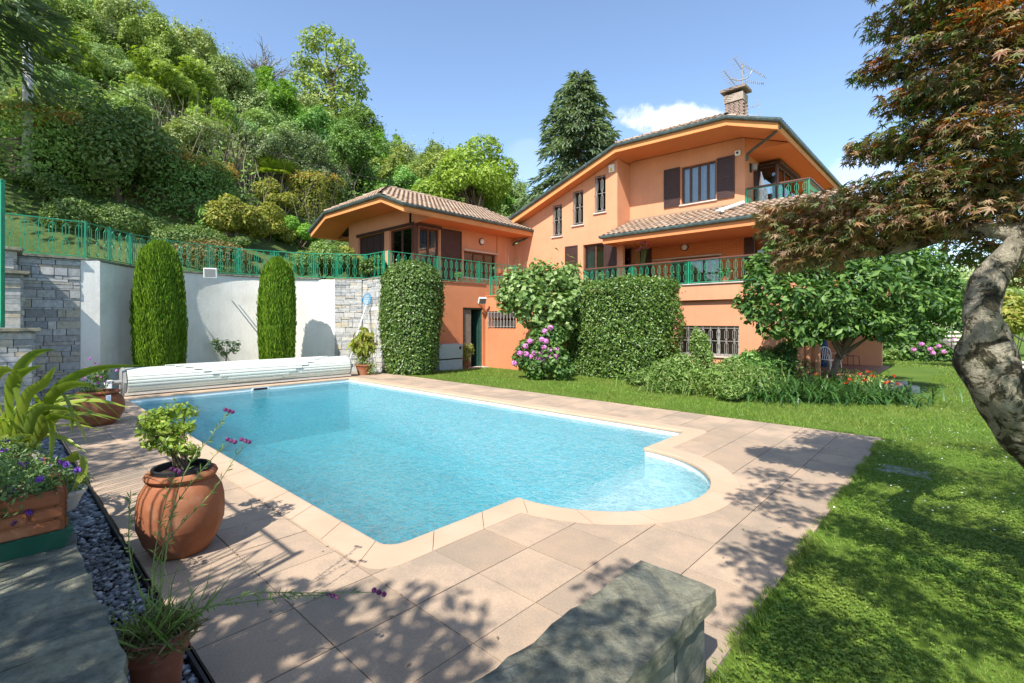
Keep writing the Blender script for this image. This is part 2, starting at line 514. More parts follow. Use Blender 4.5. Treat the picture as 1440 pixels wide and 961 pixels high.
# leaves
M['l_grass'] = leafmat('grass_blades', [(.075, .145, .016), (.105, .195, .024), (.145, .23, .032), (.19, .24, .05)], .35, .5, .3, patch=(.24, .25, .06))
M['l_clover'] = leafmat('clover_leaves', [(.08, .16, .018), (.11, .215, .026), (.15, .25, .036), (.20, .27, .05)], .35, .5, .3, patch=(.22, .26, .05))
M['l_cypress'] = leafmat('cypress_sprays', [(.085, .16, .010), (.12, .21, .015), (.155, .25, .02), (.10, .18, .014)], .3, .6, .2)
M['l_hedge'] = leafmat('laurel_hedge_leaves', [(.040, .085, .012), (.065, .13, .02), (.10, .175, .03), (.14, .20, .045)], .25, .35, .5)
M['l_ivy'] = leafmat('ivy_leaves', [(.035, .075, .012), (.06, .115, .018), (.09, .15, .028), (.115, .165, .035)], .22, .38, .45)
M['l_fig'] = leafmat('pale_broad_leaves', [(.075, .14, .03), (.11, .185, .045), (.15, .23, .065), (.21, .27, .10)], .3, .45, .4)
M['l_kaki'] = leafmat('glossy_dark_leaves', [(.028, .07, .016), (.045, .10, .02), (.07, .14, .028), (.11, .19, .04)], .28, .48, .35)
M['l_maple'] = leafmat('maple_leaves', [(.10, .115, .04), (.075, .11, .03), (.17, .12, .065), (.12, .12, .045), (.20, .085, .055), (.085, .115, .035), (.24, .13, .06), (.30, .23, .15), (.13, .06, .04)], .40, .42, .5, tcol=(1.25, 1.15, .55), bright=1.2)  # the pale tan tone stands in for sun highlights on leaves
M['l_bed'] = leafmat('light_shrub_leaves', [(.075, .14, .025), (.11, .19, .035), (.16, .24, .06), (.20, .25, .09)], .3, .5, .3)
M['l_dark'] = leafmat('dark_strappy_leaves', [(.022, .06, .014), (.035, .085, .018), (.055, .12, .025)], .25, .4, .4)
M['l_strap'] = leafmat('yellow_green_strap_leaves', [(.16, .22, .022), (.24, .28, .035), (.09, .15, .02), (.32, .34, .08)], .4, .35, .45)
M['l_pot'] = leafmat('bright_shrub_leaves', [(.14, .22, .025), (.20, .28, .035), (.10, .17, .025), (.26, .30, .05)], .35, .4, .4)
M['l_conifer'] = leafmat('blue_green_needles', [(.095, .135, .075), (.125, .17, .095), (.155, .205, .12), (.10, .145, .08)], .3, .6, .2)
M['l_woodA'] = leafmat('wood_leaves_mid', [(.075, .13, .026), (.105, .18, .034), (.15, .225, .05), (.20, .26, .075)], .3, .5, .3, objvar=.45, bright=1.2)
M['l_woodB'] = leafmat('wood_leaves_pale', [(.11, .17, .05), (.15, .22, .07), (.20, .265, .10), (.26, .31, .15)], .3, .5, .35, objvar=.4, bright=1.15)
M['l_woodC'] = leafmat('wood_leaves_dark', [(.06, .095, .032), (.085, .13, .045), (.12, .165, .065), (.17, .21, .10)], .25, .5, .35, objvar=.4, bright=1.2)
M['l_woodD'] = leafmat('wood_leaves_bright', [(.08, .16, .018), (.12, .22, .025), (.16, .27, .035), (.20, .30, .05)], .35, .5, .3, objvar=.35, bright=1.1)
M['l_mapleG'] = leafmat('green_maple_leaves', [(.065, .11, .03), (.085, .13, .035), (.05, .085, .025), (.12, .12, .04), (.14, .07, .04), (.10, .14, .04), (.17, .12, .05)], .42, .42, .5, tcol=(1.2, 1.2, .5), bright=1.25)
M['l_mapleR'] = leafmat('scarlet_maple_tips', [(.38, .14, .03), (.28, .07, .03), (.42, .22, .04), (.34, .17, .05), (.24, .15, .04)], .4, .45, .4, tcol=(1.4, 1.0, .4))
M['l_orange'] = leafmat('orange_new_growth', [(.38, .20, .04), (.33, .22, .05), (.25, .22, .05), (.42, .23, .05)], .35, .5, .3)
M['l_yellow'] = leafmat('yellow_green_leaves', [(.18, .21, .03), (.24, .25, .04), (.13, .17, .03), (.30, .26, .06)], .35, .5, .3)
M['l_mound'] = leafmat('clipped_box_leaves', [(.065, .115, .026), (.09, .15, .035), (.12, .18, .045), (.15, .19, .06)], .25, .5, .3)
M['l_dry'] = leafmat('dry_stems', [(.16, .13, .09), (.22, .19, .14), (.28, .25, .20), (.13, .11, .08)], .1, .8, .1)
M['l_pink'] = leafmat('pink_petals', [(.50, .13, .34), (.58, .22, .46), (.44, .16, .46), (.62, .30, .50)], .3, .6, .2, tcol=(1.1, .8, 1.1))
M['l_redflower'] = leafmat('red_orange_petals', [(.42, .05, .02), (.48, .10, .03), (.34, .03, .02)], .3, .5, .3, tcol=(1.2, .7, .5))
M['l_purple'] = leafmat('dark_violet_petals', [(.05, .02, .14), (.09, .03, .22), (.16, .07, .32), (.03, .02, .07)], .25, .6, .2, tcol=(1, .8, 1.2))
M['l_verbena'] = leafmat('verbena_petals', [(.14, .03, .10), (.09, .02, .06), (.24, .08, .22)], .2, .6, .2, tcol=(1, .8, 1))
M['l_whiteflower'] = leafmat('white_petals', [(.75, .75, .72), (.70, .70, .75)], .2, .6, .2, tcol=(1, 1, 1))
M['stem'] = mat('green_stem', (.11, .15, .04), .6, .2, 10)
M['twig'] = mat('brown_twig', (.15, .11, .075), .8, .25, 15)
# ================================================================ SETTING: ground, pool
def lawn_z(x, y):
    z = -.012 - .033*max(0.0, min(y - 8.3, 8.2)) - .03*max(0.0, min(y - 26, 25))
    if x < -13.9: z -= .25
    return z

POOL = (-12.70, -2.96, 1.91, 6.91)
CX, CYY, CR = -2.95, 4.45, 1.19
def pool_outline(off=0.0):
    x0, x1, y0, y1 = POOL
    x0 -= off; x1 += off; y0 -= off; y1 += off
    r = CR + off
    pts = [(x0, y0)]
    rc = .14 + off*.2
    for k in range(5):                                     # rounded near corner
        t = R(-90 + 22.5*k); pts.append((x1 - rc + rc*math.cos(t), y0 + rc + rc*math.sin(t)))
    dx = x1 - CX
    h = math.sqrt(max(r*r - dx*dx, 0)); t0 = math.atan2(-h, dx); t1 = -t0
    for k in range(37):
        t = t0 + (t1 - t0)*k/36
        pts.append((CX + r*math.cos(t), CYY + r*math.sin(t)))
    for k in range(5):
        t = R(0 + 22.5*k); pts.append((x1 - rc + rc*math.cos(t), y1 - rc + rc*math.sin(t)))
    pts.append((x0, y1))
    return pts

def tri_fill(loops, z):
    """flat sheet bounded by the first loop with the other loops as holes"""
    bm = bmesh.new(); es = []
    for lp in loops:
        vs = [bm.verts.new((p[0], p[1], z)) for p in lp]
        es += [bm.edges.new((vs[i], vs[(i+1) % len(vs)])) for i in range(len(vs))]
    bmesh.ops.triangle_fill(bm, use_beauty=True, use_dissolve=False, edges=es, normal=(0, 0, 1))
    bmesh.ops.recalc_face_normals(bm, faces=bm.faces)
    for f in bm.faces:
        if f.normal.z < 0: f.normal_flip()
    bm.verts.index_update()
    v = [tuple(x.co) for x in bm.verts]; f = [tuple(x.index for x in fc.verts) for fc in bm.faces]
    bm.free(); return v, f

def inside(p, poly):
    x, y = p; c = False; j = len(poly) - 1
    for i in range(len(poly)):
        xi, yi = poly[i]; xj, yj = poly[j]
        if (yi > y) != (yj > y) and x < (xj - xi)*(y - yi)/(yj - yi) + xi: c = not c
        j = i
    return c

DX0, DX1, DY0, DY1 = -13.95, -.84, .68, 8.36
# --- paving bed (joint colour) and the slabs
mb = MB()
mb.add(*tri_fill([[(DX0, DY0), (DX1, DY0), (DX1, DY1), (DX0, DY1)], pool_outline(.16)], -.012))
mb.box(DX1, DX1 + .012, DY0, DY1, -.25, -.013); mb.box(DX0, DX1, DY1, DY1 + .012, -.25, -.013)
tag(mb.build('pool_deck_bed', M['joint']), kind='structure')
outl = pool_outline(.215)
def clip_cell(x0, x1, y0, y1):
    """a paving slab, trimmed where the pool coping cuts into it"""
    cs = [(x0, y0), (x1, y0), (x1, y1), (x0, y1)]
    ins = [inside(c, outl) for c in cs]
    if not any(ins) and not (x0 < -1.55 < x1 and abs((y0+y1)/2 - CYY) < .6): return [cs]
    if all(ins): return []
    pts = []
    for i in range(4):
        a, b = Vector(cs[i]), Vector(cs[(i+1) % 4]); n = 24; last = None
        for k in range(n):
            p = a.lerp(b, k/n); o = inside(p, outl)
            if last is not None and o != last[1]: pts.append(tuple(p.lerp(last[0], .5)))
            if not o and k == 0: pts.append(tuple(p))
            last = (p, o)
        o = inside(b, outl)
        if last[1] != o: pts.append(tuple(b.lerp(last[0], .5)))
    return [pts] if len(pts) >= 3 else []
mb = MB(); sx, sy = .475, .48
for i in range(28):
    for j in range(16):
        x1 = DX1 - i*sx; x0 = max(x1 - sx, DX0); y0 = DY0 + j*sy; y1 = y0 + sy; g = .0035
        if x1 - x0 < .05: continue
        dz = random.uniform(-.0015, .0015)
        for poly in clip_cell(x0 + g, x1 - g, y0 + g, y1 - g):
            mb.prism(poly, -.011, dz)
tag(mb.build('pool_deck', M['paver']), kind='structure')

# --- lawn: one sheet to the horizon with an opening for paving, gravel and beds
def grid_axis(lo, hi, fine, edges):
    xs = set(edges)
    x = 0.0
    while x < hi: xs.add(round(x, 3)); x += fine if x < 22 else fine*6
    x = 0.0
    while x > lo: xs.add(round(x, 3)); x -= fine if x > -22 else fine*6
    xs = sorted(v for v in xs if lo <= v <= hi)
    return xs
gx = grid_axis(-40, 150, .8, [DX0, DX1, -40, 150]); gy = grid_axis(-30, 170, .8, [.66, DY1, -30, 170])
mb = MB(); idx = {}
for i, x in enumerate(gx):
    for j, y in enumerate(gy):
        idx[i, j] = len(mb.v); mb.v.append((x, y, lawn_z(x, y) - (0 if x > DX1 else .0)))
for i in range(len(gx)-1):
    for j in range(len(gy)-1):
        xm, ym = (gx[i]+gx[i+1])/2, (gy[j]+gy[j+1])/2
        if DX0 < xm < DX1 and .66 < ym < DY1: continue
        if xm < DX1 and ym <= .66 and xm > DX0: continue
        mb.f.append((idx[i, j], idx[i+1, j], idx[i+1, j+1], idx[i, j+1]))
tag(mb.build('lawn', M['lawn'], smooth=True), kind='structure')
mb = MB(); mb.box(DX0, DX1 - .4, -6, .645, -.3, -.055)
tag(mb.build('gravel_bed', M['soil']), kind='structure')
mb = MB(); mb.box(DX0, DX1 - .38, .648, .662, -.2, .012)
o = mb.build('edging_strip', M['black']); tag(o, 'thin black metal strip edging the paving beside grey pebbles', 'edging')

# --- pebbles
bm = bmesh.new(); bmesh.ops.create_icosphere(bm, subdivisions=1, radius=1); bm.verts.index_update()
ic = np.array([v.co[:] for v in bm.verts]); icf = [tuple(v.index for v in f.verts) for f in bm.faces]; bm.free()
n = 9500
P = np.stack([-1.5 - 10.5*rng.random(n)**1.7, .34 + .30*rng.random(n), -.045 + .036*rng.random(n)], 1)
s = (.008 + .012*rng.random(n)**1.5)*(1 + .5*(P[:, 0] < -5)); ang = rng.random(n)*6.28
q = ic[None]*np.stack([s*1.35, s, s*.62], 1)[:, None, :]*(1 + .12*rng.normal(size=(n, 12, 1)))
V = np.stack([q[..., 0]*np.cos(ang)[:, None] - q[..., 1]*np.sin(ang)[:, None], q[..., 0]*np.sin(ang)[:, None] + q[..., 1]*np.cos(ang)[:, None], q[..., 2]], -1) + P[:, None]
o = npmesh('pebbles', V, 12, icf, M['pebbles'], smooth=True)
tag(o, 'band of loose grey pebbles between slate ledge and paving', 'gravel', kind='stuff')

# ================================================================ swimming pool
pool = thing('swimming_pool', 'turquoise swimming pool with rounded step end set into the paving', 'pool', (-7.8, 4.4, 0))
inn, out_ = pool_outline(0), pool_outline(.25)
mb = MB()
def ring_len(pts):
    d = [0.0]
    for i in range(len(pts)): d.append(d[-1] + (Vector(pts[(i+1) % len(pts)]) - Vector(pts[i])).length)
    return d
d = ring_len(inn); tot = d[-1]
def ring_at(pts, i, t): return Vector(pts[i]).lerp(Vector(pts[(i+1) % len(pts)]), t)
cuts = [0.0]
step = tot/round(tot/.5)
blocks = []
k = 0
marks = sorted(set([round(x, 5) for x in d[:-1]] + [round(i*step, 5) for i in range(int(round(tot/step)))]))
joints = set(round(i*step, 5) for i in range(int(round(tot/step))))
def ring_pt(s):
    s = s % tot
    for i in range(len(inn)):
        if d[i] <= s <= d[i+1] + 1e-9:
            t = (s - d[i])/max(d[i+1]-d[i], 1e-9); return ring_at(inn, i, t), ring_at(out_, i, t)
prof = [(1, -.01), (1, .004), (.06, .008), (-.03, .006), (-.08, -.004), (-.095, -.02), (-.08, -.036), (0, -.042)]
cur = []
marks2 = marks + [tot]
for a, b in zip(marks2[:-1], marks2[1:]):
    g0 = .003 if a in joints else 0; g1 = .003 if (b in joints or b == tot) else 0
    if b - a < .008: g0 = g1 = 0
    (i0, o0), (i1, o1) = ring_pt(a + g0), ring_pt(b - g1 - 1e-6)
    vs = []
    for I, O in ((i0, o0), (i1, o1)):
        for f, z in prof:
            p = I + (O - I)*(f if f > 0 else f*.5); vs.append((p.x, p.y, z))
    m_ = len(prof); fs = [(q, q+1, m_+q+1, m_+q) for q in range(m_-1)]
    if g0: fs.append(tuple(reversed(range(m_))))
    if g1: fs.append(tuple(range(m_, 2*m_)))
    mb.add(vs, fs)
mb.build('coping', M['coping'], pool)

def liner_mat(name, a, b):
    m, nt, out = nt_new(name)
    co = objco(nt)
    c = ramp(nt, noise(nt, co, 1.2, 4), [(.3, a), (.7, b)])
    p = N(nt, 'ShaderNodeBsdfPrincipled'); setin(p, Roughness=.6)
    nt.links.new(c, p.inputs['Base Color']); nt.links.new(p.outputs[0], out.inputs[0])
    return m
M['liner'] = liner_mat('turquoise_pool_liner', (.055, .43, .51), (.085, .51, .58)); M['liner_pale'] = liner_mat('pale_step_liner', (.34, .62, .65), (.44, .70, .72))
mb = MB(); n = len(inn); ZB, ZS = -1.45, -.36
main_rect = [(POOL[0], POOL[2]), (POOL[1], POOL[2]), (POOL[1], POOL[3]), (POOL[0], POOL[3])]
wb, mb, stp = MB(), MB(), MB()
for i in range(n):
    p, q = inn[i], inn[(i+1) % n]; st = max(p[0], q[0]) > POOL[1] + .001
    wb.add([(p[0], p[1], -.002), (q[0], q[1], -.002), (q[0], q[1], -.16), (p[0], p[1], -.16)], [(0, 1, 2, 3)])
    (stp if st else mb).add([(p[0], p[1], -.16), (q[0], q[1], -.16), (q[0], q[1], ZS if st else ZB), (p[0], p[1], ZS if st else ZB)], [(0, 1, 2, 3)])
mb.box(POOL[0]-.1, POOL[1]+.0, POOL[2]-.1, POOL[3]+.1, ZB-.2, ZB)
stp.prism([(POOL[1]+.004, CYY-1.196), (POOL[1]+1.4, CYY-1.196), (POOL[1]+1.4, CYY+1.196), (POOL[1]+.004, CYY+1.196)], ZB+.002, ZS)
mb.build('basin', M['liner'], pool); stp.build('step', M['liner_pale'], pool); wb.build('waterline_band', mat('white_waterline_band', (.74, .80, .80), .5, .04, 3), pool)
mb = MB()
mb.box(POOL[0]-.0, POOL[0]+.012, 4.35, 4.75, -.30, -.02)
sk = mb.build('skimmer', M['white_metal'], pool)
mb = MB(); mb.box(POOL[0]+.0125, POOL[0]+.016, 4.39, 4.71, -.09, -.035); mb.build('skimmer_mouth', M['black'], sk)

def water_mats():
    res = []
    for top in (True,):
        m, nt, out = nt_new('pool_water' if top else 'pool_water_sides')
        t = N(nt, 'ShaderNodeBsdfTransparent'); t.inputs['Color'].default_value = (1, 1, 1, 1)
        if top:
            co = objco(nt, (1, 1, 1))
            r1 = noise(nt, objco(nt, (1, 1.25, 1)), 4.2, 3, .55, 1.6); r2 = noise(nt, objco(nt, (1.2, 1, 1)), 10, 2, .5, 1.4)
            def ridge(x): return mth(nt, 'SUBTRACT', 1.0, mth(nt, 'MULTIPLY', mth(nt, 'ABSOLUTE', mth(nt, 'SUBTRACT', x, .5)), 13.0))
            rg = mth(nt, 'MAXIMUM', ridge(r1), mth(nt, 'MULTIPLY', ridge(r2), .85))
            tc = ramp(nt, rg, [(.0, (.30, .53, .60)), (.45, (.55, .74, .79)), (.95, (1, 1, 1))]); nt.links.new(tc, t.inputs['Color'])  # caustic-like bright and dark ripple lines painted into the water's tint
            a = noise(nt, objco(nt, (1.0, 1.3, 1)), 9, 3, .55, 1.0); b = noise(nt, co, 26, 3, .6, .8)
            big = noise(nt, co, 1.1, 2, .5, .3)
            h = mth(nt, 'ADD', mth(nt, 'ADD', a, mth(nt, 'MULTIPLY', b, .33)), mth(nt, 'MULTIPLY', big, .8))
            nrm = bumped(nt, h, 1.0, .075)
            rf = N(nt, 'ShaderNodeBsdfRefraction'); setin(rf, IOR=1.33, Roughness=0.0); nt.links.new(nrm, rf.inputs['Normal'])
            gl = N(nt, 'ShaderNodeBsdfGlossy'); setin(gl, Roughness=.03); nt.links.new(nrm, gl.inputs['Normal'])
            fr = N(nt, 'ShaderNodeFresnel'); bf = N(nt, 'ShaderNodeNewGeometry').outputs['Backfacing']; nt.links.new(mth(nt, 'SUBTRACT', 1.34, mth(nt, 'MULTIPLY', bf, 1.34 - 1/1.34)), fr.inputs['IOR']); nt.links.new(nrm, fr.inputs['Normal'])
            m1 = N(nt, 'ShaderNodeMixShader'); m1.inputs[0].default_value = .45
            nt.links.new(t.outputs[0], m1.inputs[1]); nt.links.new(rf.outputs[0], m1.inputs[2])
            m2 = N(nt, 'ShaderNodeMixShader'); nt.links.new(fr.outputs[0], m2.inputs[0])
            nt.links.new(m1.outputs[0], m2.inputs[1]); nt.links.new(gl.outputs[0], m2.inputs[2])
            nt.links.new(m2.outputs[0], out.inputs[0])
        else:
            nt.links.new(t.outputs[0], out.inputs[0])
        res.append(m)
    return res
wm = water_mats()
wl = [(p[0]*.9998 + CX*.0002, p[1]*.9998 + CYY*.0002) for p in inn]
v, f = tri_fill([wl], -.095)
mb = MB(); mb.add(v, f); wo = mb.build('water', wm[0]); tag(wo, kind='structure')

# ================================================================ pool cover roller
cov = thing('pool_cover', 'rolled white slatted pool cover lying along the far pool end', 'pool cover', (-13.1, 4.5, 0))
mb = MB(); cx, cz, rad = -13.22, .295, .295
ang0, ns = 200, 17
seg = []
for k in range(ns):
    t0, t1 = R(-58 + k*14), R(-58 + (k+1)*14 - 2.4)
    pts = []
    for r_ in (rad, rad - .02):
        for t in ((t0, (t0+t1)/2, t1) if r_ == rad else (t1, t0)):
            rr = r_ + (.004 if t == (t0+t1)/2 else 0)
            pts.append((cx + rr*math.cos(t), cz + rr*math.sin(t)))
    mb.slab_y(pts, 2.0, 7.08)
mb.build('slat_roll', M['slats'], cov)
mb = MB()
for k in range(9):                                        # the tapering free end lies over the roll
    t0, t1 = R(-30 + k*14), R(-30 + (k+1)*14 - 2.4)
    w = .55 + k*.17
    r_ = rad + .026
    pts = [(cx + r_*math.cos(t0), cz + r_*math.sin(t0)), (cx + (r_+.004)*math.cos((t0+t1)/2), cz + (r_+.004)*math.sin((t0+t1)/2)), (cx + r_*math.cos(t1), cz + r_*math.sin(t1)),
           (cx + (r_-.018)*math.cos(t1), cz + (r_-.018)*math.sin(t1)), (cx + (r_-.018)*math.cos(t0), cz + (r_-.018)*math.sin(t0))]
    mb.slab_y(pts, 4.62 - w, 4.62 + w)
mb.build('free_end', M['slats'], cov)
for y0_, y1_ in ((1.93, 1.985), (7.095, 7.15)):
    mb = MB(); mb.slab_y([(cx - .26, .0), (cx + .18, .0), (cx + .26, .30), (cx + .18, .51), (cx - .05, .60), (cx - .24, .53)], y0_, y1_); mb.build('end_plate', M['grey_iron'], cov)
mb = MB(); mb.tube([(cx, 1.78, cz), (cx, 7.3, cz)], .05, 10); mb.build('axle', M['grey_iron'], cov)
mb = MB(); mb.box(-12.97, -12.94, 1.95, 7.1, .031, .075); mb.build('front_rail', M['sill'], cov)
br = thing('roller_motor_post', 'small white upright post beside the left end of the rolled cover', 'post', (-13.15, 1.70, 0))
mb = MB(); mb.box(-13.21, -13.09, 1.64, 1.76, .0, .34); mb.build('post_body', M['white_metal'], br, bevel=.008)
mb = MB(); mb.box(-13.225, -13.075, 1.625, 1.775, .341, .36); mb.build('post_cap', M['white_metal'], br, bevel=.004)
# ================================================================ THE VILLA
villa = thing('villa', 'large orange rendered villa with tiled roofs and brown shutters beyond the pool', 'house', (-8, 17, 0))
ORG_V = villa

def wall(mb, axis, u0, u1, z0, topf, w0, w1, ops=(), breaks=()):
    """wall running along x (axis 'x', thickness in y) or along y; ops = openings (u0,u1,z0,z1); topf(u) gives its top"""
    if not callable(topf):
        tz = topf; topf = lambda u: tz
    us = sorted(set([u0, u1] + [v for o in ops for v in o[:2] if u0 < v < u1] + [b for b in breaks if u0 < b < u1]))
    for a, b in zip(us[:-1], us[1:]):
        m = (a + b)/2
        col = sorted([o for o in ops if o[0] <= m <= o[1]], key=lambda o: o[2])
        z = z0
        spans = []
        for o in col:
            if o[2] > z + 1e-4: spans.append((z, o[2], False))
            z = o[3]
        spans.append((z, None, True))
        for s, e, last in spans:
            ea, eb = (topf(a), topf(b)) if last else (e, e)
            if max(ea, eb) <= s + 1e-4: continue
            ea, eb = max(ea, s), max(eb, s)
            if axis == 'x':
                mb.hexa([(a, w0, s), (b, w0, s), (b, w1, s), (a, w1, s), (a, w0, ea), (b, w0, eb), (b, w1, eb), (a, w1, ea)])
            else:
                mb.hexa([(w1, a, s), (w1, b, s), (w0, b, s), (w0, a, s), (w1, a, ea), (w1, b, eb), (w0, b, eb), (w0, a, ea)])

def put(axis, u, w, z):
    return (u, w, z) if axis == 'x' else (w, u, z)

def window(axis, u0, u1, z0, z1, w, inw, mull=1, name='window', par=None, curtains=False, sill=True, frame='frame', grille=None, rails=(), glassy=True, lintel=0.0, label=None):
    """frame in an opening; the outside face is at w, inw = +1/-1 points indoors"""
    par = par or villa
    fm = MB(); f = .065; d0, d1 = sorted((w + inw*.10, w + inw*.17))
    def bx(m, a, b, c, d, e0=None, e1=None):
        q0, q1 = (d0, d1) if e0 is None else sorted((e0, e1))
        (m.box(a, b, q0, q1, c, d) if axis == 'x' else m.box(q0, q1, a, b, c, d))
    bx(fm, u0, u0+f, z0, z1); bx(fm, u1-f, u1, z0, z1)
    bx(fm, u0+f, u1-f, z0, z0+f); bx(fm, u0+f, u1-f, z1-f, z1)
    for k in range(1, mull):
        c = u0 + (u1-u0)*k/mull; bx(fm, c-.04, c+.04, z0+f, z1-f)
    for r in rails:
        zz = z0 + (z1-z0)*r; bx(fm, u0+f, u1-f, zz-.025, zz+.025, w+inw*.11, w+inw*.16)
    fr = fm.build(name, M[frame], par)
    if label: fr['label'] = label
    if glassy:
        g = MB(); bx(g, u0+f*.5, u1-f*.5, z0+f*.5, z1-f*.5, w+inw*.13, w+inw*.136); g.build('pane', M['glass'], fr)
    if sill:
        s = MB(); bx(s, u0-.06, u1+.06, z0-.05, z0-.002, w-inw*.06, w+inw*.09); s.build('sill', M['sill'], fr)
    if curtains:
        c = MB(); n = 70; vs = []
        for (ca, cb) in curtains:
            vs = []
            for k in range(n+1):
                u = u0 + (u1-u0)*(ca + (cb-ca)*k/n); off = w + inw*(.30 + .025*math.sin(k*1.1) + .012*math.sin(k*2.7))
                vs += [put(axis, u, off, z0+.02), put(axis, u, off + inw*.01*math.sin(k*1.1), z1)]
            c.add(vs, [(2*k, 2*k+2, 2*k+3, 2*k+1) for k in range(n)])
        c.build('curtain', M['curtain'], fr)
    if grille:
        gm = MB(); wo = w - inw*.05
        nb = grille
        def P(u, z): return put(axis, u, wo, z)
        for zz in (z0+.06, (z0+z1)/2, z1-.08): gm.bar(P(u0-.02, zz), P(u1+.02, zz), .018)
        for k in range(nb):
            u = u0 + (u1-u0)*(k+.5)/nb; h = (z1-z0)
            gm.bar(P(u, z0+.02), P(u, z1-.03), .014)
            for a, b in ((.04, .48), (.52, .9)):
                za, zb = z0 + h*a, z0 + h*b; ww = min(.055, (u1-u0)/nb*.36)
                for s in (-1, 1):
                    gm.bar(P(u, za), P(u+s*ww, za+h*.08), .011); gm.bar(P(u+s*ww, za+h*.08), P(u+s*ww, zb-h*.08), .011); gm.bar(P(u+s*ww, zb-h*.08), P(u, zb), .011)
        gm.build('grille', M['grey_iron'], fr)
    return fr

def shutter(axis, u0, u1, z0, z1, w, outw, par=None, name='shutter', m='brown'):
    mb = MB()
    def bx(a, b, c, d, e0, e1):
        q0, q1 = sorted((e0, e1))
        (mb.box(a, b, q0, q1, c, d) if axis == 'x' else mb.box(q0, q1, a, b, c, d))
    w = w + outw*.012; f = .06
    bx(u0, u0+f, z0, z1, w, w+outw*.045); bx(u1-f, u1, z0, z1, w, w+outw*.045)
    for zz in (z0, (z0+z1)/2 - f/2, z1-f): bx(u0+f, u1-f, zz, zz+f, w, w+outw*.045)
    k = int((z1-z0)/.065)
    for i in range(k):
        zz = z0 + (i+.5)*(z1-z0)/k
        if axis == 'x': mb.bar((u0+f, w+outw*.02, zz), (u1-f, w+outw*.02, zz), .02, .062)
        else: mb.bar((w+outw*.02, u0+f, zz), (w+outw*.02, u1-f, zz), .02, .062)
    bx(u0+f, u1-f, z0+f, z1-f, w+outw*.001, w+outw*.009)
    return mb.build(name, M[m], par or villa)

# ---- outline of the big gable: left rake, level clipped top, right rake
MAIN = [(-15.40, 6.38), (-9.92, 8.40), (-5.75, 8.31), (-4.22, 7.77)]
def mtop(x):
    for (a, za), (b, zb) in zip(MAIN[:-1], MAIN[1:]):
        if x <= b: return za + (zb-za)*(x-a)/(b-a) - .27
    return MAIN[-1][1] - .27
UND = lambda x: mtop(x)
mb = MB()
# left part of the front, three stepped stair windows and a french window
W3 = [(-13.36, -12.86, 5.33, 6.70), (-12.27, -11.75, 5.68, 7.12), (-11.17, -10.66, 6.04, 7.55)]
FD = (-11.75, -10.62, 2.92, 4.80)
wall(mb, 'x', -15.72, -10.12, 2.3, mtop, 17.0, 17.3, W3 + [FD], [-9.92])
# cheek of the projection, recessed upper front
wall(mb, 'y', 17.3, 18.0, 4.6, lambda y: mtop(-10.2), -10.42, -10.12)
UW = (-7.94, -6.64, 6.03, 7.46)
wall(mb, 'x', -10.42, -5.64, 5.0, mtop, 18.0, 18.3, [UW], [-9.92, -5.75])
# right side of the upper floor with french windows to the balcony
SD = [(19.56, 22.4, 5.5, 7.34)]
wall(mb, 'y', 18.3, 27.0, 5.0, 8.04, -5.94, -5.64, SD)
wall(mb, 'x', -15.72, -5.64, -.6, lambda x: mtop(x), 27.0, 27.3, (), [-9.92, -5.75])
# left flank rises behind the low wing
wall(mb, 'y', 17.3, 27.0, 2.3, lambda y: mtop(-15.7) + .0, -15.72, -15.42)
mb.box(-15.4, -5.95, 17.31, 26.99, 5.0, 5.12)
mb.build('wall', M['stucco'], villa)
# brick clad wall at the back of the loggia
def brick_clad():
    m, nt, out = nt_new('orange_brick_cladding')
    b = N(nt, 'ShaderNodeTexBrick'); setin(b, Scale=1.0, Mortar_Size=.006, Brick_Width=.25, Row_Height=.065)
    b.inputs['Color1'].default_value = (.62, .20, .07, 1); b.inputs['Color2'].default_value = (.68, .235, .085, 1); b.inputs['Mortar'].default_value = (.36, .12, .05, 1)
    mp = N(nt, 'ShaderNodeMapping'); mp.inputs['Rotation'].default_value = (R(90), 0, 0)
    nt.links.new(objco(nt), mp.inputs[0]); nt.links.new(mp.outputs[0], b.inputs['Vector'])
    p = N(nt, 'ShaderNodeBsdfPrincipled'); setin(p, Roughness=.85); nt.links.new(b.outputs['Color'], p.inputs['Base Color'])
    nt.links.new(bumped(nt, b.outputs['Fac'], -.6, .008), p.inputs['Normal'])
    nt.links.new(p.outputs[0], out.inputs[0]); return m
M['brickclad'] = brick_clad()
LD = [(-10.05, -9.46, 2.86, 4.86), (-8.62, -6.72, 2.86, 4.06), (-5.80, -4.6, 2.86, 4.80)]
mb = MB()
wall(mb, 'x', -10.42, -2.8, 2.3, 4.66, 18.6, 18.9, LD)
mb.build('brick_wall', M['brickclad'], villa)
mb = MB()
wall(mb, 'y', 17.3, 18.6, 2.86, 4.70, -10.42, -10.12, [(17.55, 18.3, 2.861, 4.72)])
# storey below: wall under the terrace, window with bars, porch at the right end
LW = [(-7.31, -5.30, .46, 1.45)]
wall(mb, 'x', -11.2, -3.55, -.9, 2.29, 16.34, 16.64, LW)
wall(mb, 'y', 16.64, 25.3, -.9, 2.29, -6.3, -6.0)
wall(mb, 'x', -6.3, -2.55, -1.2, 2.29, 25.3, 25.6)
mb.box(-3.21, -3.10, 16.45, 16.56, -.6, 2.29); mb.box(-3.44, -3.35, 16.45, 16.54, -.6, 2.29)
mb.build('lower_wall', M['stucco'], villa)
mb = MB(); mb.box(-5.99, -2.3, 16.66, 25.29, -.6, -.262); mb.build('porch_floor', M['floor_tile'], villa)
